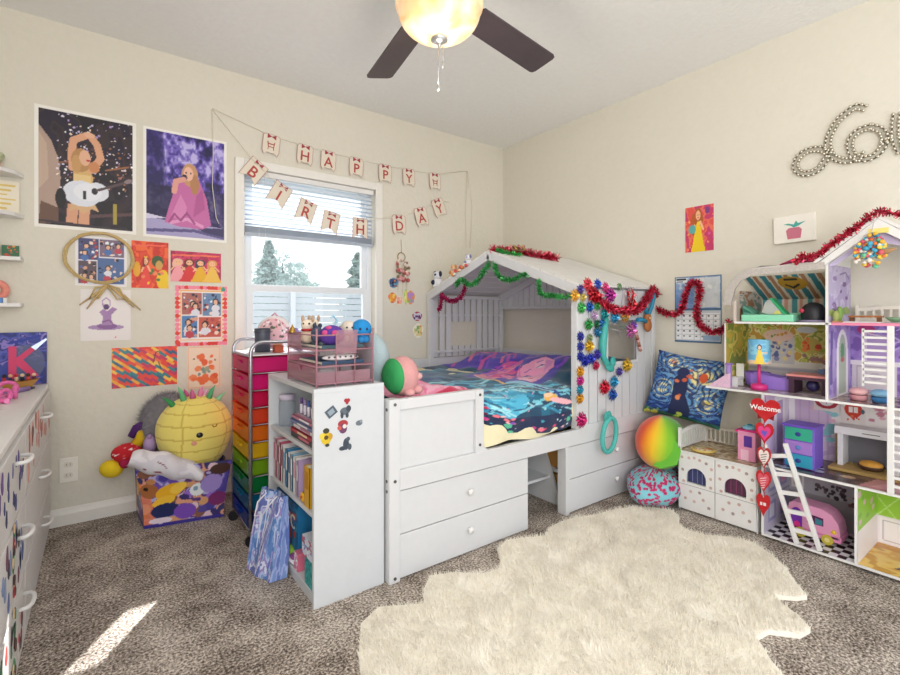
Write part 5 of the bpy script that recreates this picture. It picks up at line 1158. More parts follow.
t = thing('marker_pen', 'lilac and pink marker pen lying on the dresser edge by the boat', 'pen', (-3.12, -.34, DZ)); B().cyl((-3.19, -.38, DZ + .011), (-3.10, -.26, DZ + .011), .010, n=12).build('barrel', mat('9a80c0', .4), t); B().cyl((-3.10, -.26, DZ + .011), (-3.085, -.24, DZ + .011), .008, .006, 12).build('pen_cap', mat('3a3a50', .4), t); B().cyl((-3.20, -.395, DZ + .011), (-3.19, -.38, DZ + .011), .0105, n=12).build('pen_end', mat('e87ab0', .4), t)
t = thing('doll_headband', 'pink patterned headband with big bow loops at the dresser edge', 'headband', (-3.17, -.48, DZ))
b = B()
for (x, y, z, R1, ph) in ((-3.15, -.44, .035, .03, .3), (-3.12, -.50, .028, .024, 1.6), (-3.19, -.55, .03, .026, 2.6), (-3.14, -.60, .028, .024, .9), (-3.20, -.40, .03, .024, 2.0)):
    b.tube([(x + R1 * math.cos(a) * math.cos(ph), y + R1 * math.cos(a) * math.sin(ph), DZ + .006 + R1 + R1 * .9 * math.sin(a)) for a in np.linspace(0, 2 * PI, 16, endpoint=False)], .008, 8, closed=True)
b.build('bow_loops', mat('ec6aa8', .5, var=.4, vscale=120), t); B().tube([(-3.13, -.42, DZ + .01), (-3.16, -.52, DZ + .012), (-3.13, -.62, DZ + .01)], .009, 8).build('band', mat('f08cc0', .5), t)
t = thing('green_ball', 'bright green toy ball with a white cap on the dresser', 'ball', (-3.24, -.30, DZ)); B().ell((-3.235, -.32, DZ + .030), .030, 18, 12).build('ball_body', mat('5ad06a', .4), t); B().ell((-3.235, -.32, DZ + .057), (.012, .012, .006), 12, 6).build('cap', WHITE2, t)
t = thing('paper_scrap', 'small mauve-printed paper scrap lying flat on the dresser top', 'paper', (-3.14, -.72, DZ)); B().fbox(Fr((-3.18, -.78, DZ + .0005), (.9, .4, 0), (-.4, .9, 0)), 0, .06, 0, .09, 0, .0008).build('sheet', mat('dcd4dc'), t); B().fbox(Fr((-3.175, -.76, DZ + .0015), (.9, .4, 0), (-.4, .9, 0)), 0, .03, 0, .05, 0, .0004).build('print', mat('8a7088'), t)

# ================================================================== RIGHT WALL
c = Cv(50, 70, 'e0524a', asp=.68); c.blotch(5, 5, ['e0524a', 'e8705a', 'c83a6a']); c.spots(16, 4, ['f0c050', 'd85aa0', 'f09060'], .015, .03)
c.ell(.42, .70, .22, .18, 'b85a2a'); c.ell(.3, .55, .1, .2, 'b85a2a'); person_girl(c, .46, .56, 1.25, 'f0cc20', 'b4582a', crown=None); c.ell(.25, .50, .13, .10, '5aa8a8'); c.ell(.78, .88, .08, .08, '7a3a80')
picture('princess_picture', FR(-1.608, 1.425), .165, .27, c, 'small portrait print of a girl in a yellow gown above the calendar', 'picture')
t = thing('wall_canvas', 'small white canvas with a pink pot and teal leaves above the dollhouse', 'canvas', (0, -2.17, 1.41)); cf = FR(-2.076, 1.418, -.001)
cf = Fr(cf.o, (0, -1, .02), (0, .02, 1)); cf.o.y -= .006; B().fbox(cf, 0, .178, 0, .138, 0, .022).build('canvas_body', mat('efeae0', .7), t, bevel=.002)
b = B(); b.prism(cf, [(.062, .018), (.118, .018), (.124, .062), (.112, .074), (.068, .074), (.056, .062)], .0225, .0235); b.build('pot_paint', mat('c87086'), t)
b = B(); b.prism(cf, [(.09, .074), (.078, .085), (.045, .096), (.066, .098), (.09, .09), (.100, .108), (.108, .094), (.14, .10), (.112, .082)], .0225, .0235); b.build('leaf_paint', mat('4aa8a0'), t)
# calendar
t = thing('wall_calendar', 'blue wall calendar with a month grid hanging beside the bed', 'calendar', (0, -1.68, .88))
c = Cv(90, 70, '8fa8c8', asp=1.3); c.blotch(5, 7, ['7f9cc8', 'a8bcd8', 'c2cfe0', '90a8cc']); c.rect(.44, .05, .97, .95, 'd8dcdc', .85); c.spots(10, 5, ['c9ced0', 'e4e6e4'], .04, .1, (.5, .1, .95, .9)); c.rect(0, 0, .42, .62, '6f96d0', .7); c.rect(.03, .82, .28, .97, 'dfe4e8'); c.line([(.05, .92), (.24, .92)], .05, '2a3038'); c.line([(.05, .85), (.18, .85)], .025, '4a505a')
for a_ in (((0, 0), (1, 0)), ((1, 0), (1, 1)), ((1, 1), (0, 1)), ((0, 1), (0, 0))): c.line(list(a_), .04, '3f6488')
cf = FR(-1.545, 1.085, -.002); B().fbox(cf, 0, .27, -.2, .195, 0, .002).build('backing_sheets', mat('54789c', .6), t)
grid_obj('picture_page', c, lambda u, v: cf.p(.27 * u, .195 * v, .003), painted(.4), t)
c = Cv(100, 80, 'eef0f2', asp=1.3); c.rect(0, 0, 1, .06, '54789c')
for i in range(8): c.line([(.03 + i * .134, .08), (.03 + i * .134, .86)], .012, 'a8b2bc')
for j in range(6): c.line([(.03, .08 + j * .156), (.97, .08 + j * .156)], .012, 'a8b2bc')
for i in range(7):
    for j in range(5): c.rect(.055 + i * .134, .17 + j * .156, .095 + i * .134, .215 + j * .156, '5a6068'); 
c.rect(.62, .08, .97, .22, '9cb8d4'); c.rect(.03, .90, .97, .98, 'c8d0d8')
for a_ in (((0, 0), (1, 0)), ((1, 0), (1, 1)), ((1, 1), (0, 1)), ((0, 1), (0, 0))): c.line(list(a_), .035, '3f6488')
grid_obj('month_page', c, lambda u, v: cf.p(.27 * u, -.2 + .195 * v, .003), painted(.4), t)

# beaded wire word on the wall
ws = thing('love_wire_sign', 'looped silver bead and wire script reading lo, cut off by the picture edge', 'wall sign', (-.02, -2.4, 1.75))
strokes = [[(-2.445, 2.008), (-2.41, 2.026), (-2.379, 2.009), (-2.347, 1.985), (-2.326, 1.950), (-2.311, 1.912), (-2.308, 1.868), (-2.322, 1.822), (-2.353, 1.792), (-2.39, 1.780), (-2.421, 1.786), (-2.455, 1.80)],
           [(-2.31, 1.83), (-2.290, 1.856), (-2.264, 1.869), (-2.224, 1.872), (-2.188, 1.850), (-2.172, 1.81), (-2.192, 1.770), (-2.236, 1.757), (-2.276, 1.774), (-2.300, 1.812)],
           [(-2.466, 1.915), (-2.43, 1.912), (-2.402, 1.892), (-2.39, 1.855), (-2.404, 1.80), (-2.45, 1.772), (-2.493, 1.789), (-2.514, 1.836), (-2.503, 1.885), (-2.466, 1.915)],
           [(-2.503, 1.83), (-2.525, 1.84), (-2.55, 1.835)], [(-2.553, 1.945), (-2.548, 1.885), (-2.552, 1.82), (-2.57, 1.77), (-2.60, 1.80), (-2.63, 1.87), (-2.65, 1.94)]]
def resample(pts, step):
    pts = [Vector(p) for p in pts]
    def cat(i, t):
        p0, p1, p2, p3 = pts[max(i - 1, 0)], pts[i], pts[i + 1], pts[min(i + 2, len(pts) - 1)]
        return .5 * ((2 * p1) + (p2 - p0) * t + (2 * p0 - 5 * p1 + 4 * p2 - p3) * t * t + (3 * p1 - p0 - 3 * p2 + p3) * t ** 3)
    fine = [cat(i, t / 12) for i in range(len(pts) - 1) for t in range(12)] + [pts[-1]]
    out = [fine[0]]; acc = 0
    for a, b_ in zip(fine, fine[1:]):
        acc += (b_ - a).length
        if acc >= step: out.append(b_); acc = 0
    return out
wire = mat('5c564c', .4, .8); bead = mat('cfc8b8', .22, .85)
for si, st_ in enumerate(strokes):
    P_ = resample([(0, y, z) for y, z in st_], .0165); b = B(); wb = B()
    for off in (-.0088, .0088):
        line = []
        for i, p in enumerate(P_):
            tg = (P_[min(i + 1, len(P_) - 1)] - P_[max(i - 1, 0)]).normalized(); nn = Vector((0, -tg.z, tg.y)); q = p + nn * off * (1.25 if si != 3 else .8) + Vector((-.012, 0, 0)); line.append(q)
            b.ell(q, (.0072, .0078, .0078), 8, 6)
        wb.tube([q + Vector((.004, 0, 0)) for q in line], .0032, 5)
    o_ = wb.build('wire_stroke', wire, ws); bo = b.build('beads', bead, o_, kind='stuff')

# ------------------------------------------------------------------ tinsel
def tinsel(name, pts, rad, dens, cols, label, group=None, seed=1, wd=.0022, cat='tinsel garland', parent=None):
    P_ = resample(pts, .006); r = random.Random(seed); b = B(); b.tube(P_[::3] + [P_[-1]], .0018, 5)
    V = []; Fc = []; Mi = []
    rad *= 1.32; wd *= 1.2
    for i, p in enumerate(P_):
        for _ in range(int(dens * 1.7)):
            d = Vector((r.gauss(0, 1), r.gauss(0, 1), r.gauss(0, 1))).normalized(); w_ = d.cross(Vector((r.gauss(0, 1), r.gauss(0, 1), r.gauss(0, 1)))).normalized() * wd
            q = p + d * rad * r.uniform(.6, 1.05); k = len(V); V += [p - w_, p + w_, q + w_ * .8, q - w_ * .8]; Fc.append((k, k + 1, k + 2, k + 3)); Mi.append(r.randrange(len(cols)))
    k0 = len(b.v); b.v += [tuple(v) for v in V]; b.f += [[x + k0 for x in f] for f in Fc]; b.m += Mi; b.s += [False] * len(Fc)
    o_ = b.build(name, [mat(c_, .28, .45) for c_ in cols], parent)
    if parent is None: setp(o_, label, cat, group)
    return o_
RED = ['b01830', 'd82848', '8a1028', 'e04868']; GRN = ['2f9a48', '48b85c', '1f7a38', '6ac878']; MAG = ['b01858', 'd02c70', '901048']
GT = 'tinsel garlands on the house bed'
gx = GX - .012
tinsel('tinsel_garland', [(gx, -.40, 1.258 + .0), (gx - .008, -.47, 1.293), (gx - .012, -.56, 1.255), (gx - .012, -.63, 1.265), (gx - .01, -.70, 1.32), (gx, -.752, 1.385)], .021, 9, GRN, 'green tinsel garland wound on the window-side slope of the bed gable', GT, 2)
tinsel('tinsel_garland', [(gx, -.80, 1.375), (gx - .01, -.85, 1.30), (gx - .012, -.92, 1.266), (gx - .012, -.98, 1.262), (gx - .01, -1.04, 1.28), (gx, -1.08, 1.29)], .019, 9, GRN, 'green tinsel swag just below the peak of the bed gable', GT, 3)
tinsel('tinsel_garland', [(gx, -1.180, 1.25), (gx - .01, -1.19, 1.20), (gx - .01, -1.21, 1.165), (gx - .01, -1.29, 1.155), (gx - .01, -1.36, 1.148), (gx - .006, -1.42, 1.15)], .017, 9, GRN, 'green tinsel swag at the gable end by the front bed post', GT, 4)
tinsel('tinsel_garland', [(gx, -.505, 1.25), (gx - .01, -.49, 1.19), (gx - .01, -.44, 1.16), (gx - .01, -.36, 1.145), (gx - .01, -.28, 1.17), (gx - .01, -.24, 1.20), (gx, -.225, 1.15), (gx, -.20, 1.09), (gx, -.19, 1.085)], .018, 9, MAG, 'magenta tinsel hanging inside the bed gable on its window side', GT, 5)
tinsel('tinsel_garland', [(-.80, -.755, ZR + .012), (-.68, -.77, ZR + .012), (-.55, -.81, ZR - .0), (-.42, -.86, ZR - .012), (-.35, -.90, ZR - .028)], .032, 14, RED, 'thick red tinsel rope along the ridge of the bed roof', GT, 6)
tinsel('tinsel_garland', [(-.80, -.80, ZR + .004), (-.74, -.83, ZR - .012), (-.66, -.87, ZR - .022)], .016, 8, GRN, 'short green tinsel peeking under the red roof rope', GT, 7)
tinsel('tinsel_garland', [(-.70, BY - .012, 1.175), (-.656, BY - .03, 1.135), (-.60, BY - .035, 1.10), (-.546, BY - .035, 1.083), (-.421, BY - .035, 1.072), (-.33, BY - .035, 1.078), (-.25, BY - .03, 1.10), (-.19, BY - .025, 1.14), (-.13, BY - .02, 1.19), (-.09, BY - .01, 1.21), (-.06, BY - .02, 1.175)], .026, 14, RED, 'dark red tinsel swag across the top of the slatted bed side', GT, 8)
tinsel('tinsel_garland', [(-.03, -1.45, 1.086), (-.04, -1.49, 1.065), (-.04, -1.53, 1.055), (-.04, -1.595, 1.067), (-.045, -1.626, 1.15), (-.04, -1.65, 1.225), (-.035, -1.68, 1.245), (-.035, -1.708, 1.22), (-.04, -1.705, 1.15), (-.04, -1.693, 1.08), (-.045, -1.705, 1.01), (-.045, -1.74, .97), (-.045, -1.79, .955), (-.045, -1.84, .968), (-.045, -1.875, 1.01)], .021, 12, RED, 'red tinsel garland looping from the bed over the calendar to the dollhouse', None, 9)
# gold bow on the ridge
t = thing('gift_bow', 'gold and pink ribbon bow sitting in the red tinsel on the bed ridge', 'bow', (-.64, -.82, ZR)); b = B()
for a in range(8):
    th = a * .785; b.tube([(-.66, -.85, ZR + .015), (-.66 + .04 * math.cos(th), -.85 + .04 * math.sin(th), ZR + .035), (-.66 + .045 * math.cos(th + .4), -.85 + .045 * math.sin(th + .4), ZR + .012), (-.66, -.85, ZR + .01)], .006, 6, m=a % 2)
b.build('loops', [mat('c8a860', .35, .5), mat('c87a78', .4, .2)], t); B().ell((-.66, -.85, ZR + .03), .012, 10, 8).build('knot', mat('d8c080', .3, .6), t)

# gift bows -----------------------------------------------------------
def make_bow_mesh(col, seed):
    r = random.Random(seed); b = B()
    for ring, (n, L_, up_) in enumerate(((10, 1.0, .10), (8, .78, .45), (5, .45, .85))):
        for k in range(n):
            a = 2 * PI * (k + .5 * ring) / n + r.uniform(-.1, .1); d = Vector((math.cos(a), 0, math.sin(a))); w_ = Vector((-math.sin(a), 0, math.cos(a)))
            N = Vector((0, -1, 0)); P_ = [Vector((0, 0, 0)), d * L_ * .55 + N * (up_ * .35 + .02), d * L_ + N * (up_ * .7 + .08), d * L_ * .6 + N * (up_ * .7 + .34), N * (.25 + up_ * .3)]
            ws_ = [.05, .13, .015, .12, .04]; k0 = len(b.v)
            for p, ww in zip(P_, ws_): b.v.append(tuple(p + w_ * ww)); b.v.append(tuple(p - w_ * ww))
            for q in range(4): b.f.append([k0 + 2 * q, k0 + 2 * q + 1, k0 + 2 * q + 3, k0 + 2 * q + 2]); b.m.append(0); b.s.append(False)
    return b
def bow(x, z, rad, col, label, y=BY - .004, rot=0):
    src = make_bow_mesh(col, int(x * 1000) % 97); b = B(); b.v = [(x + v[0] * rad, y + v[1] * rad * .8, z + v[2] * rad) for v in src.v]; b.f, b.m, b.s = src.f, src.m, src.s
    t = thing('gift_bow', label, 'bow', (x, y, z - rad), 'gift bows stuck on the slatted bed side')
    b.build('ribbon_loops', mat(col, .25, .35), t)
    B().fbox(FB(x, z, y), -rad * .3, rad * .3, -rad * .3, rad * .3, -.003, .001).build('backing_card', mat(col, .4), t)
BOWS = [(-.845, 1.152, .030, 'e8b040', 'gold gift bow at the top of the front post of the bed'), (-.80, 1.185, .026, '5a4a98', 'violet-blue gift bow beside the gold bow at the post top'), (-.775, 1.145, .022, 'd8c060', 'small pale gold gift bow under the violet-blue one'),
        (-.740, 1.215, .032, 'e04050', 'bright red gift bow highest on the bed eave'), (-.65, 1.220, .026, '2f50c0', 'royal blue gift bow on the eave beside the bright red one'), (-.69, 1.160, .042, 'b81020', 'big crimson gift bow below the eave'),
        (-.58, 1.205, .026, 'e0408a', 'pink gift bow on the eave next to the royal blue one'), (-.535, 1.160, .038, 'b02890', 'large purple-magenta gift bow above the tinsel swag'), (-.444, 1.212, .020, '6a9a60', 'dull green gift bow on the eave'),
        (-.335, 1.165, .036, 'd01820', 'shiny red gift bow above the window, the upper of a red pair'), (-.325, 1.115, .036, 'c01018', 'shiny red gift bow hanging under its red twin'),
        (-.790, 1.088, .028, '48b858', 'light green gift bow at the head of the row under the eave'), (-.718, 1.092, .026, '2060b8', 'blue gift bow between two green ones under the eave'), (-.652, 1.100, .024, '3f9a4a', 'leaf green gift bow to the window side of the blue one'),
        (-.676, 1.046, .022, 'c8a8d0', 'pale lilac gift bow in the second row down'), (-.585, 1.055, .030, '1f9aa0', 'teal gift bow over the small window corner'), (-.491, 1.034, .030, '2f98c8', 'sky blue gift bow above the small window'), (-.388, 1.040, .030, 'e0a838', 'amber gift bow above the small window'),
        (-.728, .998, .028, '2f9a48', 'deep green gift bow left of the small window frame'.replace('left of', 'near')), (-.655, 1.000, .022, '206848', 'small dark green gift bow beside the deep green one'), (-.600, 1.000, .030, '2070b8', 'bright blue gift bow on the top corner of the small window'),
        (-.650, .955, .024, '2878a8', 'steel blue gift bow below the bright blue one'), (-.335, .958, .038, 'd86ab8', 'large pink gift bow on the far edge of the small window'), (-.300, .985, .026, '8a58c0', 'purple gift bow behind the large pink one'),
        (-.797, .935, .024, '3038a0', 'indigo gift bow, uppermost of the indigo column by the post'), (-.797, .882, .024, '3840a8', 'indigo gift bow second down the column by the post'), (-.722, .880, .030, 'e0b020', 'yellow gift bow beside the indigo column'), (-.715, .925, .020, '8a9a70', 'sage green gift bow over the yellow one'),
        (-.797, .830, .024, '2838a8', 'indigo gift bow third down the column by the post'), (-.758, .803, .028, '2030b0', 'deep blue gift bow at the foot of the indigo column'), (-.708, .812, .028, '2838b8', 'deep blue gift bow in the middle of the blue row'), (-.653, .832, .026, '4838a8', 'blue-violet gift bow ending the blue row'),
        (-.662, .772, .024, 'c02858', 'raspberry gift bow below the blue row'), (-.370, .755, .036, 'e0b838', 'large yellow gift bow under the small window corner'), (-.800, .748, .026, 'e0a028', 'amber gift bow topping the lower column on the front post side'), (-.800, .700, .026, 'c83090', 'magenta gift bow in the lower column'),
        (-.802, .652, .024, '2f98b8', 'aqua gift bow in the lower column'), (-.803, .606, .026, 'd89820', 'mustard gift bow ending the lower column'), (-.792, .490, .036, 'd02878', 'lone hot pink gift bow low on the slats'), (-.588, .646, .036, 'd01838', 'scarlet gift bow at the middle of the slatted side'),
        (-.496, .668, .030, '2f98c8', 'light blue gift bow beside the scarlet one'), (-.510, .596, .030, '2058b8', 'cobalt gift bow below the light blue one'), (-.444, .722, .024, '5848a0', 'plum-blue gift bow above the light blue one')]
for x, z, rd, cl, lb in BOWS: bow(x, z, rd * 1.32, cl, lb)
# ribbons, tails, teal loop
tm = mat('3fa8a0', .45)
t = thing('mermaid_tail_toy', 'teal stretchy toy tail hanging over the corner of the small bed window', 'toy', (-.58, BY - .01, .75)); b = B(); b.tube([(-.582, BY - .02, 1.03), (-.605, BY - .022, .97), (-.620, BY - .022, .89), (-.617, BY - .022, .82), (-.59, BY - .022, .785), (-.55, BY - .022, .765)], [.013, .020, .022, .017, .018, .010], 12); b.build('tail', tm, t)
b = B(); b.ell((-.555, BY - .022, .758), (.042, .012, .026), 14, 8, rot=Matrix.Rotation(.5, 3, 'Y')); b.ell((-.525, BY - .022, .785), (.024, .01, .03), 14, 8); b.build('fin', tm, t)
t = thing('fabric_loop', 'sea-green stretchy headband loop hanging from the bottom of the bed slats', 'headband', (-.585, BY - .012, .28)); b = B(); b.tube([(-.585 + .062 * math.cos(a) + .012 * math.sin(a), BY - .040, .385 + .092 * math.sin(a)) for a in np.linspace(0, 2 * PI, 28, endpoint=False)], .013, 8, closed=True); b.build('band', mat('4fb4ac', .7), t)
b = B(); b.ell((-.605, BY - .035, .485), (.02, .012, .032), 12, 8); b.ell((-.58, BY - .035, .49), (.018, .012, .028), 12, 8, m=0); b.build('knot', mat('3fa098', .7), t)
t = thing('monkey_toy', 'brown hanging monkey toy with long blue arms on the slatted bed side', 'toy', (-.16, BY - .01, .88))
b = B(); b.ell((-.172, BY - .022, 1.03), (.026, .02, .032), 14, 10); b.ell((-.168, BY - .022, .985), (.032, .02, .04), 14, 10); b.build('body', mat('a8683a', .7), t)
b = B(); b.tube([(-.178, BY - .022, 1.055), (-.20, BY - .022, 1.10), (-.215, BY - .016, 1.135)], .012, 8); b.tube([(-.16, BY - .022, 1.05), (-.125, BY - .022, 1.10), (-.095, BY - .02, 1.165), (-.09, BY - .016, 1.18)], .012, 8); b.tube([(-.19, BY - .022, 1.01), (-.24, BY - .022, 1.022), (-.275, BY - .02, 1.02)], .013, 8); b.build('arms', mat('2a8ab0', .6), t)
b = B(); b.ell((-.18, BY - .044, 1.03), (.010, .004, .008), 10, 6); b.build('muzzle', mat('e0b080', .7), t)
t = thing('beaded_tassel', 'brown and pink beaded tassel hanging at the edge of the small bed window', 'tassel', (-.275, BY - .01, .84)); b = B()
for k in range(9): b.ell((-.29 + .006 * k, BY - .018, .95 - .014 * k), (.012, .010, .010), 10, 6, m=k % 3)
b.build('beads', [mat('8a4a3a', .5), mat('d8a0a0', .5), mat('a87860', .5)], t); B().tube([(-.29, BY - .016, .955), (-.295, BY - .012, .99)], .002, 5).build('cord', mat('8a4a3a'), t)
b = B(); r = random.Random(3)
for k in range(10):
    x, z = -.62 + r.uniform(0, .22), 1.0 + r.uniform(-.03, .03); b.tube([(x, BY - .03, z), (x + r.uniform(.02, .1), BY - .04, z + r.uniform(-.05, .02)), (x + r.uniform(.05, .14), BY - .02, z + r.uniform(-.09, .0))], .0012, 4, m=k % 2)
t = thing('curling_ribbon', 'thin silver and green curling ribbon tangled over the top of the small bed window', 'ribbon', (-.55, BY - .01, .93)); b.build('strands', [mat('c8ccd0', .3, .5), mat('6a9a8a', .3, .3)], t, kind='stuff')
b = B()
for k in range(12): x = -.47 + .013 * k; b.tube([(x, BY - .024, 1.215), (x + r.uniform(-.02, .02), BY - .04, 1.17), (x + r.uniform(-.03, .03), BY - .036, 1.13 + r.uniform(-.03, .02))], .0013, 4, m=k % 2)
t = thing('curling_ribbon', 'silver curling ribbon fringe between the magenta and red bows on the eave', 'ribbon', (-.40, BY - .01, 1.10)); b.build('strands', [mat('d8d0d4', .3, .5), mat('a8a0b0', .3, .5)], t, kind='stuff')

# plush animals on the roof slope by the window
def roof_plush(y, label, body, patch, s):
    z = zroof(y) + .014; x = GX + .03
    t = thing('plush_animal', label, 'plush toy', (x, y, z), 'little plush animals on the bed roof')
    B().ell((x, y, z + s * .9), (s * .9, s, s * .95), 18, 12).build('body', mat(body, .95, bump=.3), t)
    b = B(); b.ell((x - s * .3, y - s * .4, z + s * 2.1), (s * .75, s * .8, s * .7), 16, 10); b.build('head', mat(body, .95), t)
    b = B(); b.ell((x - s * .25, y - s * 1.15, z + s * 2.3), (s * .3, s * .3, s * .5), 10, 8); b.ell((x - s * .25, y + s * .35, z + s * 2.4), (s * .3, s * .3, s * .5), 10, 8); b.ell((x - s * .6, y + s * .2, z + s * .9), (s * .5, s * .6, s * .5), 12, 8); b.ell((x - s * .9, y - s * .6, z + s * 2.15), (s * .22, s * .25, s * .22), 8, 6); b.build('patches', mat(patch, .95), t)
    b = B(); b.ell((x - s * .7, y - s * .3, z + s * .3), (s * .45, s * .35, s * .3), 10, 8); b.build('paws', mat(body, .95), t)
roof_plush(-.115, 'black and white puppy plush lowest on the bed roof slope', 'e6e8ee', '2a3048', .044)
roof_plush(-.315, 'orange and cream fox plush in the middle of the bed roof slope', 'e8c8a0', 'd88a4a', .030)
roof_plush(-.485, 'white and blue-grey plush near the peak of the bed roof', 'eceef4', '7a80b0', .028)
t = thing('garland_flowers', 'little orange and white fabric flowers where the green tinsel crosses the bed roof edge', 'flowers', (GX - .02, -.40, 1.33)); b = B(); r = random.Random(4)
for k in range(9): b.ell((GX - .012, -.36 - .02 * k + r.uniform(-.01, .01), zroof(-.36 - .02 * k) + r.uniform(0, .02)), r.uniform(.010, .015), 8, 6, m=k % 3)
b.build('blooms', [mat('e09050', .8), mat('efe6da', .8), mat('d8605a', .8)], t)

# ================================================================== CORNER CUSHIONS
# starry cushion leaning in the corner by the bed head
c = Cv(120, 120, '173c86', asp=1)
f1 = vnoise(120, 120, 4, 3); f2 = vnoise(120, 120, 7, 8)
ang = f1 * 9
for cx, cy, R_, cl in ((.66, .70, .17, 'e8b83a'), (.26, .86, .10, 'e8a050'), (.80, .34, .10, 'd8c860'), (.2, .45, .09, '9ac0c8')):
    rr_ = np.sqrt((c.X - cx) ** 2 + (c.Y - cy) ** 2)
    c.put((np.sin(rr_ * 95) > 0) & (rr_ < R_ * 2.6), '6a9cc8', .8); c.put((np.sin(rr_ * 95 + 1.6) > .5) & (rr_ < R_ * 1.9), 'd8dca0', .8); c.put(rr_ < R_ * .75, 'f0e4a0'); c.put(rr_ < R_ * .42, cl)
c.put((np.sin((c.X * 3 + f1 * 5 + c.Y * 7) * 5) > .55), '3068b0', .7); c.put((np.sin((c.X * 5 - f2 * 4 + c.Y * 9) * 4) > .75), '5f98cc', .6); c.put((np.sin((c.X * 5 + f2 * 6 - c.Y * 5) * 5) > .45), '101f58', .85)
c.poly([(.34, 0), (.36, .3), (.33, .62), (.42, .78), (.50, .66), (.52, .4), (.62, .2), (.62, 0)], '141f4c'); c.ell(.42, .74, .07, .07, '1a2454'); c.spots(7, 5, ['d8704a', 'e08a5a', 'c85a3a'], .02, .035, (.34, .25, .56, .8)); c.ell(.68, .70, .05, .07, 'd8582a'); c.rect(0, 0, 1, .06, '2f6a3a', .8); c.spots(16, 7, ['6aa03a', 'b8c050', '2f6a4a'], .02, .05, (0, 0, .5, .12))
qf = Fr((-.200, -1.452, .470), (.10, -.41, -.055), (.05, -.075, .37))
sp = thing('swirl_cushion', 'big square blue and yellow swirl-painted cushion propped in the corner above the round plush', 'cushion', (-.14, -1.68, .3))
def cush(sign):
    def f(u, v):
        a, d = (2 * u - 1), (2 * v - 1); k = 1 - .07 * (1 - abs(d) ** 2) * abs(a) ** 4; k2 = 1 - .07 * (1 - abs(a) ** 2) * abs(d) ** 4
        p = .06 * (max(0, 1 - a ** 4) * max(0, 1 - d ** 4)) ** .6
        return qf.p(.205 + .208 * a * k, .188 + .194 * d * k2, sign * p)
    return f
grid_obj('painted_side', c, cush(1), painted(.7), sp); grid_obj('back_side', c, lambda u, v: cush(-1)(1 - u, v), painted(.7), sp)
# mango plush
c = Cv(160, 90, 'f0b020', asp=1.8)
ax = (c.X - .43) / .32 + .22 * (.5 - c.Y)
stops = [(0, 'e04418'), (.10, 'ee6a1a'), (.22, 'f59a1c'), (.36, 'f0c024'), (.50, 'c4cc2c'), (.64, '84c42a'), (1.0, '58ac24')]
def ramp(t, st_):
    out = np.zeros(t.shape + (3,)); cols = [np.array(lin(c_)) for _, c_ in st_]; xs = [x for x, _ in st_]
    for ch in range(3): out[..., ch] = np.interp(t, xs, [q[ch] for q in cols])
    return out
c.a = ramp(np.clip(ax, 0, 1), stops); c.put((c.X < .22) | (c.X > .96), 'd86a20', .6)
mg = thing('mango_plush', 'big round mango plush shading from red to orange to green beside the doll cupboard', 'plush toy', (-.26, -1.60, .16))
MC, MR = Vector((-.265, -1.602, .320)), (.165, .130, .150)
grid_obj('body', c, ellmap(MC, MR, 0, 0, 2 * PI, lambda d: 1 + .03 * d.y * d.z), painted(.9, bump=.2, bscale=80, sheen=.4), mg)
b = B(); b.ell((-.352, -1.502, .315), (.008, .010, .013), 12, 8); b.build('eye', mat('161418', .2), mg)
b = B(); b.tube([(-.378, -1.53, .345), (-.39, -1.55, .355), (-.40, -1.58, .365)], .0025, 5); b.build('stitched_line', mat('b05a20'), mg)
b = B(); b.prism(Fr((-.40, -1.63, .20), (.35, -1, .2), (.35, 0, 1)), [(0, .02), (.04, 0), (.12, .02), (.13, .10), (.09, .16), (.05, .09)], 0, .012); b.build('leaf', mat('68b83a', .9), mg, bevel=.005)
# leopard print cushion on the floor
c = Cv(220, 110, '7fc4d0', asp=2.2); rr = random.Random(14)
for i in range(900):
    x, y = rr.random(), rr.random(); c.ell(x, y, rr.uniform(.0065, .011), rr.uniform(.016, .028), 'c02a66', rr.random() * 3); 
    if i % 2: c.ell(x, y, .004, .008, '5a1840')
lc = thing('patterned_floor_cushion', 'turquoise floor cushion with crimson leopard spots lying on the carpet', 'cushion', (-.24, -1.60, 0))
LC, LR = Vector((-.315, -1.598, .095)), (.270, .146, .095)
grid_obj('cushion_body', c, ellmap(LC, LR, .3, 0, 2 * PI, lambda d: 1 + .035 * math.sin(5 * math.atan2(d.y, d.x))), painted(.9, bump=.2, bscale=30), lc)
b = B(); b.ell((-.42, -1.69, .05), (.035, .03, .05), 14, 8); b.build('tied_end', mat('b04a78', .9, var=.4, vscale=60), lc)

# ================================================================== DOLL CUPBOARD (doll bed base with doors)
QX, QY0, QY1, QZ = -.335, -2.118, -1.735, .322
dk = thing('doll_cupboard', 'white doll cupboard with two arched windows and a railed top beside the dollhouse', 'toy cupboard', (-.18, -1.93, 0))
B().box(QX + .03, -.03, QY0, QY1, 0, QZ - .01).box(QX + .008, QX + .03, QY0, QY0 + .006, 0, QZ - .01).box(QX + .008, QX + .03, QY1 - .006, QY1, 0, QZ - .01).build('cabinet_body', WHITE, dk, bevel=.002)
tw = Cv(70, 60, 'b8a080', asp=1.2); tw.blotch(5, 6, ['b59c78', 'a0865e', 'c8b494', '8f744e']); tw.blotch(9, 16, [None, None, 'dccbb0', None])
grid_obj('marbled_top', tw, lambda u, v: Vector((QX + (-.03 - QX) * v, QY1 - (QY1 - QY0) * u, QZ + .001)), painted(.25), dk)
B().box(QX - .002, -.03, QY0, QY1, QZ - .01, QZ).build('top_board', WHITE2, dk)
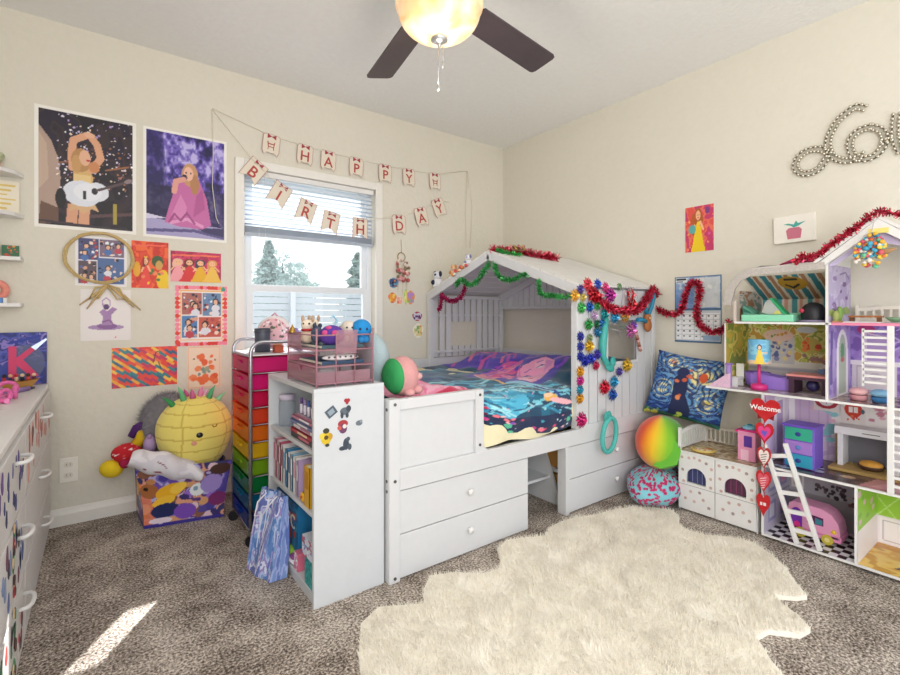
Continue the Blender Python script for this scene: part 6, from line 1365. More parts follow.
for k, (ya, yb) in enumerate(((QY1 - .004, (QY0 + QY1) / 2 + .002), ((QY0 + QY1) / 2 - .002, QY0 + .004))):
    W_ = ya - yb; f = FR(ya, .012, QX + .008); H_ = QZ - .024
    arch = [(W_ * .5 + W_ * .27 * math.cos(a), H_ * .60 + .050 * math.sin(a)) for a in np.linspace(0, PI, 14)]
    d = B(); 
    # door with an arched opening: side strips, bottom and top pieces
    x0, x1 = W_ * .23, W_ * .77; zb_ = H_ * .60 - .032
    d.fbox(f, 0, W_, 0, zb_, 0, .008); d.fbox(f, 0, x0, zb_, H_, 0, .008); d.fbox(f, x1, W_, zb_, H_, 0, .008)
    d.prism(f, [(x1, H_), (x0, H_)] + [(x0, H_ * .60)] + arch[::-1][1:-1] + [(x1, H_ * .60)], 0, .008)
    do = d.build('door', WHITE2, dk)
    B().fbox(f, x0, x1, zb_, H_ * .60 + .05, -.012, -.010).build('window_inlay', mat('3a3f6a' if k == 0 else '5a2f4a', .3), do)
    b = B(); 
    for q in range(1, 4): b.fbox(f, x0 + q * (x1 - x0) / 4 - .001, x0 + q * (x1 - x0) / 4 + .001, zb_, H_ * .6 + .045, -.009, -.006)
    b.build('window_bars', mat('8a90c0' if k == 0 else 'a04a78'), do)
    B().fbox(f, 0, W_, H_ * .44, H_ * .445, .0081, .0088).build('groove', DARKMET, do)
    b = B(); r = random.Random(k + 3)
    for (u_, v_) in ((.10, .92), (.3, .93), (.45, .95), (.6, .93), (.78, .9), (.92, .82), (.12, .7), (.9, .65), (.35, .34), (.2, .2), (.45, .18), (.7, .25), (.85, .14), (.6, .36), (.15, .5), (.9, .5)):
        b.prism(Fr(f.p(u_ * W_, v_ * H_, .0082), f.u, f.v), [(.0078 * math.cos(a) * (1 + .10 * math.sin(5 * a)), .0078 * math.sin(a) * (1 + .10 * math.sin(5 * a))) for a in np.linspace(0, 2 * PI, 14, endpoint=False)], 0, .0008, r.randrange(3))
    b.build('flower_print', [mat('c8aaa0'), mat('a89690'), mat('d0b4aa')], do)
# railings
def rail(p0, p1, h, n, nm='railing'):
    p0, p1 = Vector(p0), Vector(p1); b = B(); u = (p1 - p0)
    fr = Fr(p0, u, (0, 0, 1)); L_ = u.length
    b.fbox(fr, 0, .014, 0, h, -.007, .007); b.fbox(fr, L_ - .014, L_, 0, h, -.007, .007)
    n2 = 14
    for i in range(n2):
        a0, a1 = .014 + (L_ - .028) * i / n2, .014 + (L_ - .028) * (i + 1) / n2; z = h * .82 + h * .14 * math.sin(PI * (i + .5) / n2); b.fbox(fr, a0, a1, z - .014, z, -.005, .005)
    b.fbox(fr, 0, L_, .008, .016, -.004, .004)
    for i in range(n): a = .02 + (L_ - .04) * (i + .5) / n; b.fbox(fr, a - .0042, a + .0042, .014, h * .84, -.002, .002)
    return b
rail((QX, QY1 - .008, QZ), (-.04, QY1 - .008, QZ), .118, 13).build('headboard_rail', WHITE2, dk)
rail((-.040, QY1 - .008, QZ), (-.040, QY0, QZ), .10, 14).build('back_rail', mat('d8d0c4', .5), dk)
t = thing('toy_pizza', 'flat round toy pizza plate lying on the marbled top of the doll cupboard', 'toy food', (-.27, -1.845, QZ)); b = B(); b.lathe([(.001, QZ + .0025), (.052, QZ + .0025), (.06, QZ + .008), (.058, QZ + .011), (.001, QZ + .010)], (-.262, -1.835, 0)); b.build('plate', mat('e2c46a', .5), t)
b = B(); r = random.Random(2)
for k in range(16): a = r.random() * 6.28; q = r.uniform(.005, .04); b.ell((-.262 + q * math.cos(a), -1.835 + q * math.sin(a), QZ + .0118), (.009, .008, .0015), 8, 4, m=k % 2)
b.ell((-.262, -1.835, QZ + .0108), (.045, .045, .001), 16, 4, m=1); b.build('topping', [mat('c8683a'), mat('e8dcb0')], t)
t = thing('pink_toy_house', 'small pink toy house with a magenta roof and blue top on the doll cupboard', 'toy', (-.22, -2.045, QZ))
B().box(-.265, -.19, -2.085, -2.005, QZ + .001, QZ + .145).build('house_walls', mat('eb9ac0', .4), t, bevel=.002)
b = B(); b.prism(Fr((-.262, 0, 0), (0, 1, 0), (0, 0, 1)), [(-2.095, QZ + .145), (-1.990, QZ + .136), (-1.992, QZ + .148), (-2.095, QZ + .158)], 0, .08); b.build('roof', mat('d42a80', .4), t)
b = B(); b.box(-.267, -.2645, -2.07, -2.034, QZ + .07, QZ + .125); b.build('window_print', mat('5a2f98'), t); q = B().ell((-.222, -2.045, QZ + .160), (.034, .034, .014), 16, 8).build('roof_dome', mat('8ac8e0', .3), t); B().ell((-.222, -2.045, QZ + .173), (.014, .014, .006), 12, 6).build('cap', mat('2a90b8'), q)
b = B(); b.box(-.267, -.2645, -2.055, -2.02, QZ + .002, QZ + .055); b.build('door_print', mat('f4c4da'), t)

# ================================================================== DOLLHOUSE
HX, HB = -.345, -.022      # front and back planes
HY0, HYM = -2.14, -2.385
HYE = -3.05                # far end, out of the picture
dh = thing('dollhouse', 'tall open-fronted white dollhouse with a gabled attic and printed rooms along the wall', 'dollhouse', (-.18, -2.55, 0))
def vprint(name, y, x0, x1, z0, z1, c):      # side wall print facing -Y
    c.a = c.a ** .78  # print colours lifted in place of light missing inside the rooms
    grid_obj(name, c, lambda u, v: Vector((x0 + (x1 - x0) * u, y, z0 + (z1 - z0) * v)), painted(.5), dh)
def bprint(name, ya, yb, z0, z1, c, x=HB - .002):    # back wall print facing -X, u from ya to yb
    c.a = c.a ** .78  # same lift: brightness the dim rooms lack goes into the colour
    grid_obj(name, c, lambda u, v: Vector((x, ya + (yb - ya) * u, z0 + (z1 - z0) * v)), painted(.5), dh)
def fprint(name, ya, yb, z, c):               # floor print
    grid_obj(name, c, lambda u, v: Vector((HX + .004 + (HB - HX - .006) * v, ya + (yb - ya) * u, z)), painted(.25), dh)
T8 = .010
def slab(y0, y1, z, nm='floor_board', m=WHITE2): return B().box(HX, HB, y0, y1, z - T8, z).build(nm, m, dh, bevel=.001)
slab(HYE, HY0, .022); slab(HYE, HY0, .345); slab(HYE, -1.945, .685); B().box(HX, -.22, -1.945, -1.885, .685 - T8, .685).build('balcony_board', WHITE2, dh, bevel=.001); slab(HYE, -2.02, 1.018)
B().box(HX - .001, HX + .004, HYE, HYM - .02, 1.007, 1.0185).build('pink_trim', mat('e88aa8', .4), dh)
B().box(HX, HB, HY0 - T8, HY0, .022, .676).build('side_wall', WHITE2, dh)
B().box(HX, HB, HYM - T8, HYM, .685, 1.30).build('middle_wall', WHITE2, dh)
B().box(HX, HB, -2.492, -2.482, .022, .336).build('divider_wall', WHITE2, dh)
B().box(HB, HB + .006, HYE, HY0, .0, .68).build('back_wall', WHITE, dh); B().box(HB, HB + .006, HYE, -1.95, .685, 1.01).build('back_wall', WHITE, dh)
# thin wall on the overhanging end: printed end board
c = Cv(40, 60, 'c8a83a'); c.blotch(5, 2, ['c0a030', '8a9a30', 'd8c050', '6a7a28']); 
B().box(HX + .05, HB, -1.962, -1.955, .685, 1.008).build('end_wall', WHITE2, dh)
vprint('autumn_wallpaper', -1.963, HX + .052, HB, .69, 1.007, c)
# level 3, room by the bed: garden print
c = Cv(150, 110, 'a8a838', asp=1.4); c.blotch(8, 2, ['8f9a2a', 'b0b040', 'c8c060', '7a8a24', 'd8cc80', 'b8842a'])
c.rect(0, 0, 1, .38, 'b9b0b4'); c.rect(0, .30, 1, .40, 'd8d0c8'); c.rect(0, .24, 1, .28, '9a98a8'); c.spots(20, 9, ['8a8a98', 'c8b8a8', 'a0a0b0'], .01, .03, (0, 0, 1, .3))
c.rect(.22, .35, .50, .78, 'b8b4b8'); c.spots(26, 3, ['6a6a98', 'b87a4a', '3a4a80', '8a6a90', 'd8c080'], .015, .04, (.24, .4, .48, .75)); c.ell(.33, .80, .16, .10, 'd8b0a0'); c.ell(.66, .66, .10, .12, 'b8a040'); c.spots(14, 4, ['d8401a', 'b82a10', 'e86a2a'], .02, .04, (.58, .58, .76, .76)); c.spots(6, 8, ['8a5a5a', '704a50'], .03, .04, (.55, .40, .8, .52)); c.rect(.84, .34, .98, .82, 'e0d4d4'); c.rect(.87, .38, .95, .76, 'c86a78'); c.ell(.62, .9, .10, .05, 'c8d0d8'); c.spots(18, 6, ['c07a28', '5a7a20', 'd8a050'], .015, .03, (0, .7, .5, 1))
bprint('garden_wallpaper', -1.962, HYM, .685, 1.008, c)
c = Cv(60, 40, 'cfc4c4'); c.blotch(7, 5, ['b9a8ac', 'd8d0d0', 'c0a8b8', '9a8a90']); fprint('room_floor_print', -1.965, HYM, .6865, c)
# level 3 purple room
c = Cv(100, 110, '8a68c0', asp=1.1); c.blotch(7, 8, ['7a58b4', '9678cc', '8a68c0', '6a48a0']); c.ell(.14, .92, .08, .07, 'a82068')
rr = random.Random(4)
for i in range(16): x, y = rr.uniform(.25, .95), rr.uniform(.5, .95); c.line([(x, y), (x + .06, y + .06), (x + .12, y), (x + .06, y - .04)], .02, rr.choice(['4a3090', '5a3aa0', 'b8a0dc']))
c.rect(.02, 0, .40, .44, 'd4c8d0'); c.line([(.06, .06), (.36, .06), (.36, .40), (.06, .40), (.06, .06)], .012, 'a898a8'); c.ell(.22, .26, .06, .05, 'b8a8b8'); c.rect(.14, .46, .34, .86, 'a88ac8'); c.line([(.14, .46), (.14, .88), (.34, .80), (.34, .5)], .02, 'd8c0e0'); c.rect(.5, .1, 1, .4, 'a8b8d8'); c.rect(.0, .42, .5, .48, 'e8e0e8')
bprint('purple_wallpaper', HYM - T8, -2.80, .685, 1.008, c)
c = Cv(50, 110, '8a74b8', asp=.5); c.blotch(6, 3, ['7a60b0', '9a84c4', 'a890d0']); c.ell(.60, .60, .26, .33, 'f6f2f6'); c.rect(.34, 0, .86, .6, 'f6f2f6'); c.ell(.60, .60, .16, .26, 'a8b8a0'); c.rect(.44, .02, .76, .6, 'a8b8a0'); c.ell(.60, .62, .09, .12, '4a8a50'); c.ell(.60, .50, .08, .04, 'b85050'); c.line([(.1, .2), (.12, .9)], .05, '4a3a80')
vprint('mirror_wallpaper', HYM - T8 - .001, HX + .004, HB, .69, 1.007, c)
c = Cv(50, 40, '8a6a60'); c.blotch(6, 5, ['6a4a44', '9a7a70', 'b89a90', '503838']); fprint('room_floor_print', HYM - T8, -2.80, .6865, c)
# level 2: lilac wall, fireplace
c = Cv(160, 100, 'c0a4cc', asp=1.6); c.blotch(5, 4, ['b898c8', 'd0b8d8', 'c8acd0']); 
for k in range(5): c.rect(.02 + .05 * k, 0, .03 + .05 * k, 1, '9a7ab0', .5)
c.rect(.24, .28, .62, 1, 'e9e2e0'); c.rect(.0, .4, .05, 1, 'f4f0f4'); c.spots(12, 6, ['7ac0c8', 'e0a8c0'], .02, .05, (.14, .1, .26, .9)); c.rect(.26, .0, .30, .5, 'c8b070'); c.spots(10, 3, ['5a8a98', 'd8c070', 'b07aa0'], .02, .05, (.56, .66, .64, .96)); c.spots(9, 3, ['d8a0b0', 'b86a80'], .02, .04, (.42, .62, .54, .9)); c.rect(.64, 0, 1, 1, 'd8d0dc'); c.spots(30, 3, ['4a4a58', 'c0506a', '8a90a8'], .015, .03, (.68, .1, 1, .9))
bprint('lilac_wallpaper', HY0, -2.90, .345, .675, c)
c = Cv(60, 100, 'd4c0da', asp=.6); c.blotch(4, 4, ['c8b0d4', 'e0d4e6']); c.rect(.4, 0, .8, .92, 'f0ecf2'); c.rect(.48, .05, .72, .85, 'b49ac8')
vprint('arch_wallpaper', HY0 - T8 - .001, HX + .004, HB, .35, .675, c)
c = Cv(120, 60, '4a3434'); c.blotch(6, 5, ['3a2a2c', '5a4240', '6a5450']); c.poly([(.45, 0), (.95, .0), (.85, .7), (.5, .6)], 'c08a8c'); c.poly([(.5, .1), (.8, .1), (.75, .5), (.55, .4)], 'd8a0a4'); c.spots(16, 5, ['3a5a88', 'a8b0c0', '2a3a5a', 'c8a888'], .03, .07, (.05, .1, .4, .7)); fprint('room_floor_print', HY0 - T8, -2.90, .3465, c)
# level 1: grey kitchen print and checker floor
c = Cv(110, 90, '9a969c', asp=1.1); c.rect(0, .0, 1, .45, '8a8488'); c.rect(0, .45, 1, 1, 'a8a4ac'); c.poly([(.45, 1), (.9, 1), (.75, .75), (.55, .75)], 'c4c0c8'); c.spots(26, 3, ['2a2228', '4a3a40', '181418'], .015, .035, (.36, .46, .70, .66)); c.spots(12, 8, ['b82a3a', '3a2a28', '8a2030'], .015, .03, (.74, .44, .96, .56)); c.rect(.72, .40, 1, .44, '5a2a30'); c.rect(.06, .5, .22, .78, 'e8e0dc'); c.rect(.09, .54, .19, .74, 'b0a8a8'); c.ell(.80, .70, .03, .05, '5a1a2a')
bprint('kitchen_wallpaper', HY0, -2.484, .022, .335, c)
c = Cv(50, 80, 'b9b4cc', asp=.6); c.line([(0, .5), (1, .5)], .02, '8a86a0')
for (x, y) in ((.15, .12), (.15, .58), (.6, .12), (.6, .58)): c.rect(x, y, x + .28, y + .3, '8c88c0'); c.rect(x + .05, y + .05, x + .23, y + .25, 'd07aa8' if x > .4 else 'c8ccdc')
vprint('printed_side', HY0 - T8 - .001, HX + .004, HB, .024, .335, c)
c = Cv(120, 90, 'e6e4e8', asp=1.1); N = 11
for i in range(N):
    for j in range(9):
        if (i + j) % 2: c.rect(i / N, j / 9, (i + 1) / N, (j + 1) / 9, '1c1a20')
fprint('checker_floor', HY0 - T8, -2.482, .0232, c)
c = Cv(90, 90, '8ac62c', asp=1); 
for k in np.linspace(-1, 2, 16): c.line([(k, .4), (k + .35, 1)], .012, 'b4e070'); c.line([(k, 1), (k + .35, .4)], .012, 'b4e070')
c.rect(0, 0, 1, .40, 'e8e2e4'); c.rect(.02, .02, .42, .38, 'f2eef0'); c.line([(.05, .06), (.38, .06), (.38, .34), (.05, .34), (.05, .06)], .012, 'a8a0a8'); c.ell(.22, .2, .015, .05, '2a2226'); c.ell(.24, .24, .015, .015, 'b03040'); c.rect(.44, 0, .48, 1, 'f4f0f4'); c.rect(.5, .1, .9, .5, '8890a0')
bprint('lattice_wallpaper', -2.492, -2.90, .022, .335, c)
c = Cv(40, 80, '7ab828', asp=.6); c.rect(0, 0, 1, .42, 'e6dce0'); c.spots(12, 4, ['5a9a28', 'c8a0b0'], .03, .06, (0, .4, 1, .95))
vprint('garden_side', -2.493, HX + .004, HB, .024, .335, c)
c = Cv(60, 50, 'dca83a'); c.blotch(5, 5, ['d89c2e', 'e4b850', 'e8c060', 'c88f28']); c.rect(0, .8, 1, 1, 'c88a20'); c.poly([(.25, .25), (1, .3), (1, .45), (.3, .36)], '3a2440'); c.spots(8, 3, ['6a4ab0', '2a1a30'], .02, .04, (.2, .2, .7, .35)); fprint('wooden_floor_print', -2.492, -2.90, .0232, c)
# posts and stairs
B().box(HX - .004, HX + .008, -2.604, -2.583, .345, 1.008).build('stair_post', WHITE2, dh, bevel=.002)
def stairs(z0, z1, y, n, xa, xb, nm):
    b = B()
    for k in range(n): z = z0 + (z1 - z0) * (k + .5) / n; b.box(xa, xb, y - .006, y + .006, z - .004, z + .004)
    return b.build(nm, WHITE2, dh)
b = B()
for k in range(9): z = .985 - k * .026; b.box(HX + .002, HX + .016, -2.583, -2.508 + .0 * k, z - .0045, z + .0045)
b.box(HX + .002, HX + .012, -2.512, -2.505, .76, .995)
b.build('stair_treads', WHITE2, dh)
b = B()
for k in range(9): z = .375 + k * .034; b.box(HX - .002, HX + .01, -2.80, -2.604, z - .005, z + .005)
b.build('stair_treads', WHITE2, dh)
# attic over the purple room
c = Cv(40, 90, 'a89ac4', asp=.5); c.blotch(5, 4, ['9a88bc', 'b8acd0', 'a89ac4']); c.spots(8, 5, ['5a3a78', '7a5a98'], .03, .05, (.1, .2, .9, .8)); c.spots(8, 5, ['8aa050', 'c8c088', '6a8a40'], .04, .09, (0, 0, 1, .25)); c.line([(.5, .85), (.75, .9), (.9, .8)], .03, '6a5a90')
vprint('attic_wallpaper', HYM - T8 - .001, HX + .004, HB, 1.02, 1.27, c)
def roofslab(ya, za, yb, zb_, nm, m, w_=.012):
    u = Vector((0, yb - ya, zb_ - za)); fr = Fr((0, ya, za), u, (1, 0, 0)); sg = 1 if fr.n.z > 0 else -1; c0, c1 = sorted((0, sg * w_))
    return B().fbox(fr, 0, u.length, HX - .012, HB + .01, c0, c1).build(nm, m, dh)
roofslab(-2.352, 1.273, -2.558, 1.437, 'roof_panel', WHITE2); roofslab(-2.764, 1.273, -2.558, 1.437, 'roof_panel', WHITE2)
b = B(); lf = FR(-2.352, 1.0, HX - .002)
b.prism(lf, [(.02, .283), (.032, .265), (.206, .395), (.38, .265), (.392, .283), (.206, .436)], 0, .008); b.build('gable_board', WHITE2, dh)
b = B(); b.prism(FR(-2.385, 1.0, HX + .02), [(0, .26), (.03, .262), (.10, .318), (.15, .335), (.20, .335), (.25, .318), (.32, .262), (.345, .26), (.18, .41)], 0, .006); b.build('arched_valance', mat('c4b8d8', .5), dh)
B().fbox(FR(-2.528, 1.378, HX - .0105), 0, .062, 0, .02, 0, .001).build('yellow_label', mat('efdc7a'), dh)
# attic over the garden room: awning-shaped roof
prof = [(-1.972, 1.10), (-1.992, 1.185), (-2.035, 1.245), (-2.09, 1.268), (-2.385, 1.278)]
b = B()
for (a, c_), (d, e) in zip(prof, prof[1:]):
    b.prism(Fr((HX - .006, 0, 0), (0, 1, 0), (0, 0, 1)), [(a, c_), (d, e), (d, e + .006), (a - .0, c_ + .006)][::-1], 0, .10)
b.build('awning_roof', mat('cfc8c4', .35, var=.25, vscale=90), dh)
b = B(); b.prism(Fr((HX - .008, 0, 0), (0, 1, 0), (0, 0, 1)), [(-1.972, 1.10), (-1.992, 1.185), (-2.035, 1.245), (-2.09, 1.268), (-2.385, 1.278), (-2.385, 1.248), (-2.10, 1.238), (-2.055, 1.215), (-2.028, 1.175), (-2.01, 1.10)][::-1], -.004, .004); b.build('awning_front', mat('bdb6b0', .35, var=.25, vscale=90), dh)
sc = Cv(110, 50, 'e6dccc', asp=2.2)
for k in range(6): sc.poly([(k * .18 + .02, 1), (k * .18 + .09, 1), (k * .18 + .11, 0), (k * .18 + .04, 0)], '3a8a98'); sc.poly([(k * .18 + .11, 1), (k * .18 + .16, 1), (k * .18 + .18, 0), (k * .18 + .13, 0)], 'b88460')
sc.ell(.52, .66, .16, .26, 'c8982e'); sc.line([(.44, .6), (.50, .48), (.58, .6)], .07, '1c1816'); sc.line([(.46, .8), (.58, .8)], .08, '2a2220')
grid_obj('striped_ceiling', sc, lambda u, v: Vector((HB - .002 - .22 * v, -2.02 - (.365 - .02 * 0) * u, 1.13 + .112 * v)), painted(.5), dh)
sc2 = Cv(110, 30, 'e0d4c4', asp=3)
for k in range(6): sc2.rect(k * .18 + .03, 0, k * .18 + .09, 1, '4a98a0'); sc2.rect(k * .18 + .12, 0, k * .18 + .16, 1, 'd8a08a')
grid_obj('striped_back', sc2, lambda u, v: Vector((HB - .002, -2.02 - .365 * u, 1.019 + .112 * v)), painted(.5), dh)
c = Cv(40, 50, 'b08a6a'); c.blotch(6, 3, ['8a5a3a', 'a8a09a', 'c0b0a0', '6a7a70'])
vprint('attic_side', -2.026, HX + .05, HB, 1.02, 1.17, c)
B().box(HX, HX + .008, -2.03, -2.018, 1.018, 1.12).build('corner_post', mat('d0c0b8', .5), dh)

c = Cv(30, 20, 'e6c4d8'); c.spots(10, 3, ['c84a88', 'e89ab8', 'a83a78'], .05, .12)
B().prism(Fr((HX + .012, 0, 0), (0, -1, 0), (0, 0, 1)), [(1.893, .686), (2.0, .686), (2.0, .760), (1.985, .756)], 0, .006).build('balcony_panel', mat('dcb8d0', .5, var=.3, vscale=60), dh)
# tinsel on the dollhouse roof
tinsel('tinsel_garland', [(HX - .02, -2.285, 1.292), (HX - .02, -2.31, 1.308), (HX - .012, -2.34, 1.300), (HX - .012, -2.37, 1.318), (HX - .014, -2.43, 1.365), (HX - .014, -2.50, 1.418), (HX - .014, -2.558, 1.462), (HX - .014, -2.62, 1.44), (HX - .012, -2.68, 1.40)], .019, 9, RED, 'bright red tinsel garland along the dollhouse gable', None, 21)
t = thing('tulle_ribbon', 'crumpled magenta and grey sparkly ribbon lying on the awning roof of the dollhouse', 'ribbon', (HX + .04, -2.2, 1.25))
b = B(); r = random.Random(6)
for k in range(5): b.tube([(HX + .04 + r.uniform(-.02, .02), -2.20 - .02 * k, 1.285 + .003 * k), (HX + .03, -2.26, 1.295 + r.uniform(-.004, .008)), (HX + .05, -2.33 - .008 * k, 1.288)], [.004, .008, .003], 6, m=0)
for k in range(4): b.tube([(HX + .05, -2.06 - .02 * k, 1.268 + .002 * k), (HX + .03, -2.13, 1.276 + r.uniform(0, .006)), (HX + .045, -2.22, 1.278)], [.003, .006, .003], 6, m=1)
b.build('strands', [mat('c03a70', .4, .2), mat('8a8684', .4, .3)], t)
# hanging ball cluster
t = thing('pom_pom_mobile', 'hanging cluster of colourful little balls and a twig under the dollhouse gable', 'hanging ornament', (HX - .03, -2.545, 1.26))
r = random.Random(11); b = B(); cl = ['e8b030', '4aa8c8', 'e87a3a', 'f0d050', '3a90b0', 'e8e0d8', 'd85a6a', '6ac09a']
for k in range(120):
    a = r.random() * 6.28; q = .048 * math.sqrt(r.random()); b.ell((HX - .03 + r.uniform(-.02, .02), -2.537 + q * math.cos(a) * 1.0, 1.318 + q * math.sin(a) * 1.25 - .02 * (k > 60)), r.uniform(.006, .010), 8, 6, m=r.randrange(8))
b.build('balls', [mat(q, .5) for q in cl], t, kind='stuff'); B().tube([(HX - .03, -2.545, 1.385), (HX - .02, -2.55, 1.425)], .002, 5).build('string', WHITE2, t); B().tube([(HX - .03, -2.555, 1.31), (HX - .035, -2.59, 1.30), (HX - .03, -2.615, 1.31)], [.008, .011, .004], 7).build('twig', mat('a8825a', .8), t)

# welcome heart chain ----------------------------------------------------
def heart(w_, h_, n=24):
    pts = []
    for i in range(n):
        a = 2 * PI * i / n; x = 16 * math.sin(a) ** 3; y = 13 * math.cos(a) - 5 * math.cos(2 * a) - 2 * math.cos(3 * a) - math.cos(4 * a)
        pts.append((x / 32 * w_, (y + 2.5) / 29 * h_))
    return pts[::-1]
hc = thing('heart_banner', 'hanging chain of five red hearts, the top one reading Welcome, on the dollhouse edge', 'hanging sign', (HX - .04, -2.165, .12))
redm = mat('c01820', .4); hx = HX - .030
dat = [(-2.168, .606, .122, .112, 0), (-2.165, .500, .076, .100, 1), (-2.163, .385, .058, .104, 2), (-2.161, .275, .062, .104, 3), (-2.160, .166, .058, .106, 4)]
for (y, z, w_, h_, k) in dat:
    f = FR(y, z, hx); o_ = B().prism(f, heart(w_, h_), 0, .005).build('heart', redm if k != 2 else mat('b02a30', .5), hc)
    if k == 0:
        lettering('Welcome', .032, Fr(f.p(0, .012, .0058), f.u, f.v), mat('f4ecec'), o_, 'lettering', .001, bold=.0006)
        b = B()
        for sx in (-1, 1): b.prism(f, [(0, -.03), (sx * .035, -.012), (sx * .032, -.042)], -.004, -.001)
        b.build('ribbon', mat('8a1020'), o_)
    if k == 1: B().prism(f, heart(w_ * .7, h_ * .7), .005, .006).build('inner_heart', mat('e0408a', .4), o_); q_ = B().prism(f, heart(w_ * .3, h_ * .3), .006, .007).build('centre_heart', mat('6a5ac0', .4), o_)
    if k in (2, 3):
        B().prism(f, heart(w_ * .74, h_ * .76), .005, .006).build('inner_heart', mat('ece0da' if k == 2 else 'd8586a', .5), o_)
        b = B()
        for q in range(5): b.fbox(Fr(f.p(0, .018 - q * .011, .0062), (f.u + f.v * .4), (f.v - f.u * .4)), -.014 + .001 * q, .014 - .002 * q, -.0014, .0014, 0, .0006)
        b.build('written_lines', mat('4a3038' if k == 2 else 'f4dcdc'), o_)
    if k == 4:
        b = B(); b.fbox(f, -.012, -.003, 0, .014, .005, .006); b.fbox(f, .001, .012, 0, .014, .005, .006); b.build('white_print', mat('f0e4e2'), o_)
b = B(); b.tube([(hx, -2.168, .674), (hx, -2.168, .645)], .0015, 5)
for z0, z1 in ((.56, .54), (.455, .43), (.335, .318), (.228, .21)): b.tube([(hx, -2.163, z0), (hx, -2.162, z1)], .002, 5)
b.build('cord', mat('a8303a'), hc)
# leaning toy ladder
ld = thing('toy_ladder', 'white toy ladder leaning against the open dollhouse front', 'ladder', (-.42, -2.26, 0))
Pa0 = Vector((-.340, -2.280, .0245)); Pb0 = Vector((-.338, -2.364, .0245)); Pa1 = Vector((-.364, -2.160, .448)); Pb1 = Vector((-.364, -2.243, .470))
for p, q in ((Pa0, Pa1), (Pb0, Pb1)):
    fr = Fr(p, (q - p), Vector((1, 0, 0))); B().fbox(fr, 0, (q - p).length, -.008, .008, -.009, .009).build('side_rail', WHITE2, ld, bevel=.002)
for k in range(5):
    t_ = .14 + .185 * k; p, q = Pa0.lerp(Pa1, t_), Pb0.lerp(Pb1, t_); fr = Fr(p, (q - p), (0, 0, 1)); B().fbox(fr, 0, (q - p).length, -.009, .009, -.005, .005).build('rung', WHITE2, ld)
# camper van
vn = thing('toy_camper_van', 'pink toy camper van with purple door parked on the checkered dollhouse floor', 'toy vehicle', (-.19, -2.31, .0235))
VY0, VY1 = -2.215, -2.41
bodyp = [(0, .03), (.012, .018), (.17, .018), (.19, .03), (.195, .06), (.188, .10), (.165, .135), (.13, .15), (.02, .155), (.004, .145), (0, .12)]
vf = FR(VY0, .0235, -.14); b = B(); b.prism(vf, bodyp, 0, .10); o_ = b.build('van_body', mat('e8a0c4', .35), vn, bevel=.012)
vq = FR(VY0, .0235, -.2405); 
B().prism(vq, [(.012, .03), (.055, .03), (.055, .10)] + [(.0335 + .0215 * math.cos(a), .10 + .03 * math.sin(a)) for a in np.linspace(0, PI, 10)] + [(.012, .10)], 0, .002).build('side_door', mat('7a2fb0', .4), vn); B().prism(vq, [(.024, .03), (.048, .03), (.048, .06), (.036, .07), (.024, .06)], .002, .003).build('door_print', mat('e0308a'), vn)
B().prism(vq, [(.075, .075), (.135, .075), (.135, .11), (.075, .115)], 0, .002).build('side_window', mat('5a2050', .25), vn); B().prism(vq, [(.105, .078), (.132, .078), (.132, .10), (.105, .105)], .002, .003).build('window_print', mat('3a8090', .25), vn)
B().fbox(vq, .0, .19, .034, .042, 0, .003).build('trim_stripe', mat('d880b0'), vn)
for dy in (.05, .15): w_ = B().cyl(vq.p(dy, .022, -.02), vq.p(dy, .022, .006), .022, n=20).build('wheel', mat('c8b840', .4), vn); B().cyl(vq.p(dy, .022, .006), vq.p(dy, .022, .008), .010, n=14).build('hub', mat('e8dc90', .4), w_)
for dy in (.05, .15): B().cyl(vq.p(dy, .022, -.10), vq.p(dy, .022, -.078), .022, n=20).build('wheel', mat('c8b840', .4), vn)
B().ell(vq.p(.172, .062, -.002), (.008, .011, .010), 12, 8).build('headlight', mat('f0c830', .3), vn); B().prism(Fr(vq.p(.165, .02, .001), vq.u, vq.v), [(0, 0), (.034, 0), (.036, .02), (.03, .03), (0, .028)], -.10, .002).build('front_bumper', mat('e490bc', .35), vn)
# level 2 things
t = thing('toy_dresser', 'purple toy chest with green, lilac and blue drawers in the dollhouse', 'toy chest', (-.22, -2.26, .3465))
B().box(-.27, -.15, -2.325, -2.205, .3475, .535).build('chest_body', mat('7a5cc8', .4), t, bevel=.002); B().box(-.276, -.148, -2.33, -2.20, .535, .542).build('chest_top', mat('6a4cc0', .4), t)
for k, (cc, l) in enumerate((('2f98b8', 'blue drawer'), ('a078c8', 'lilac drawer'), ('2fa888', 'green drawer'))):
    q = B().box(-.276, -.268, -2.318, -2.212, .352 + k * .061, .408 + k * .061).build('drawer', mat(cc, .4), t, bevel=.001); q['label'] = l; B().ell((-.277, -2.265, .380 + k * .061), (.003, .012, .010), 10, 6).build('emblem', mat('2a3a8a' if k != 1 else '5a80c0'), q)
c = Cv(40, 40, 'e8e0dc'); c.ell(.5, .55, .46, .42, 'a82a3a'); c.ell(.5, .58, .30, .28, 'e8e4e4'); c.rect(.49, .4, .52, .75, '6a5a6a')
t = thing('round_clock_card', 'white card with a crimson ring on the lilac dollhouse wall above the purple chest', 'card', (HB, -2.29, .56)); tf = FR(-2.255, .585, HB - .004); B().fbox(tf, 0, .10, 0, .085, 0, .002).build('card_body', WHITE2, t); grid_obj('printed_face', c, lambda u, v: tf.p(.10 * u, .085 * v, .003), painted(.5), t)
c = Cv(50, 50, 'e6dedc'); c.ell(.5, .55, .36, .34, 'cc3a28'); c.rect(.32, .42, .48, .66, 'f2ece8'); c.rect(.52, .42, .68, .66, 'f2ece8'); c.spots(10, 3, ['cc3a28', 'e06a4a'], .04, .07, (.2, .05, .8, .3)); c.ell(.88, .5, .08, .1, '4a6a78')
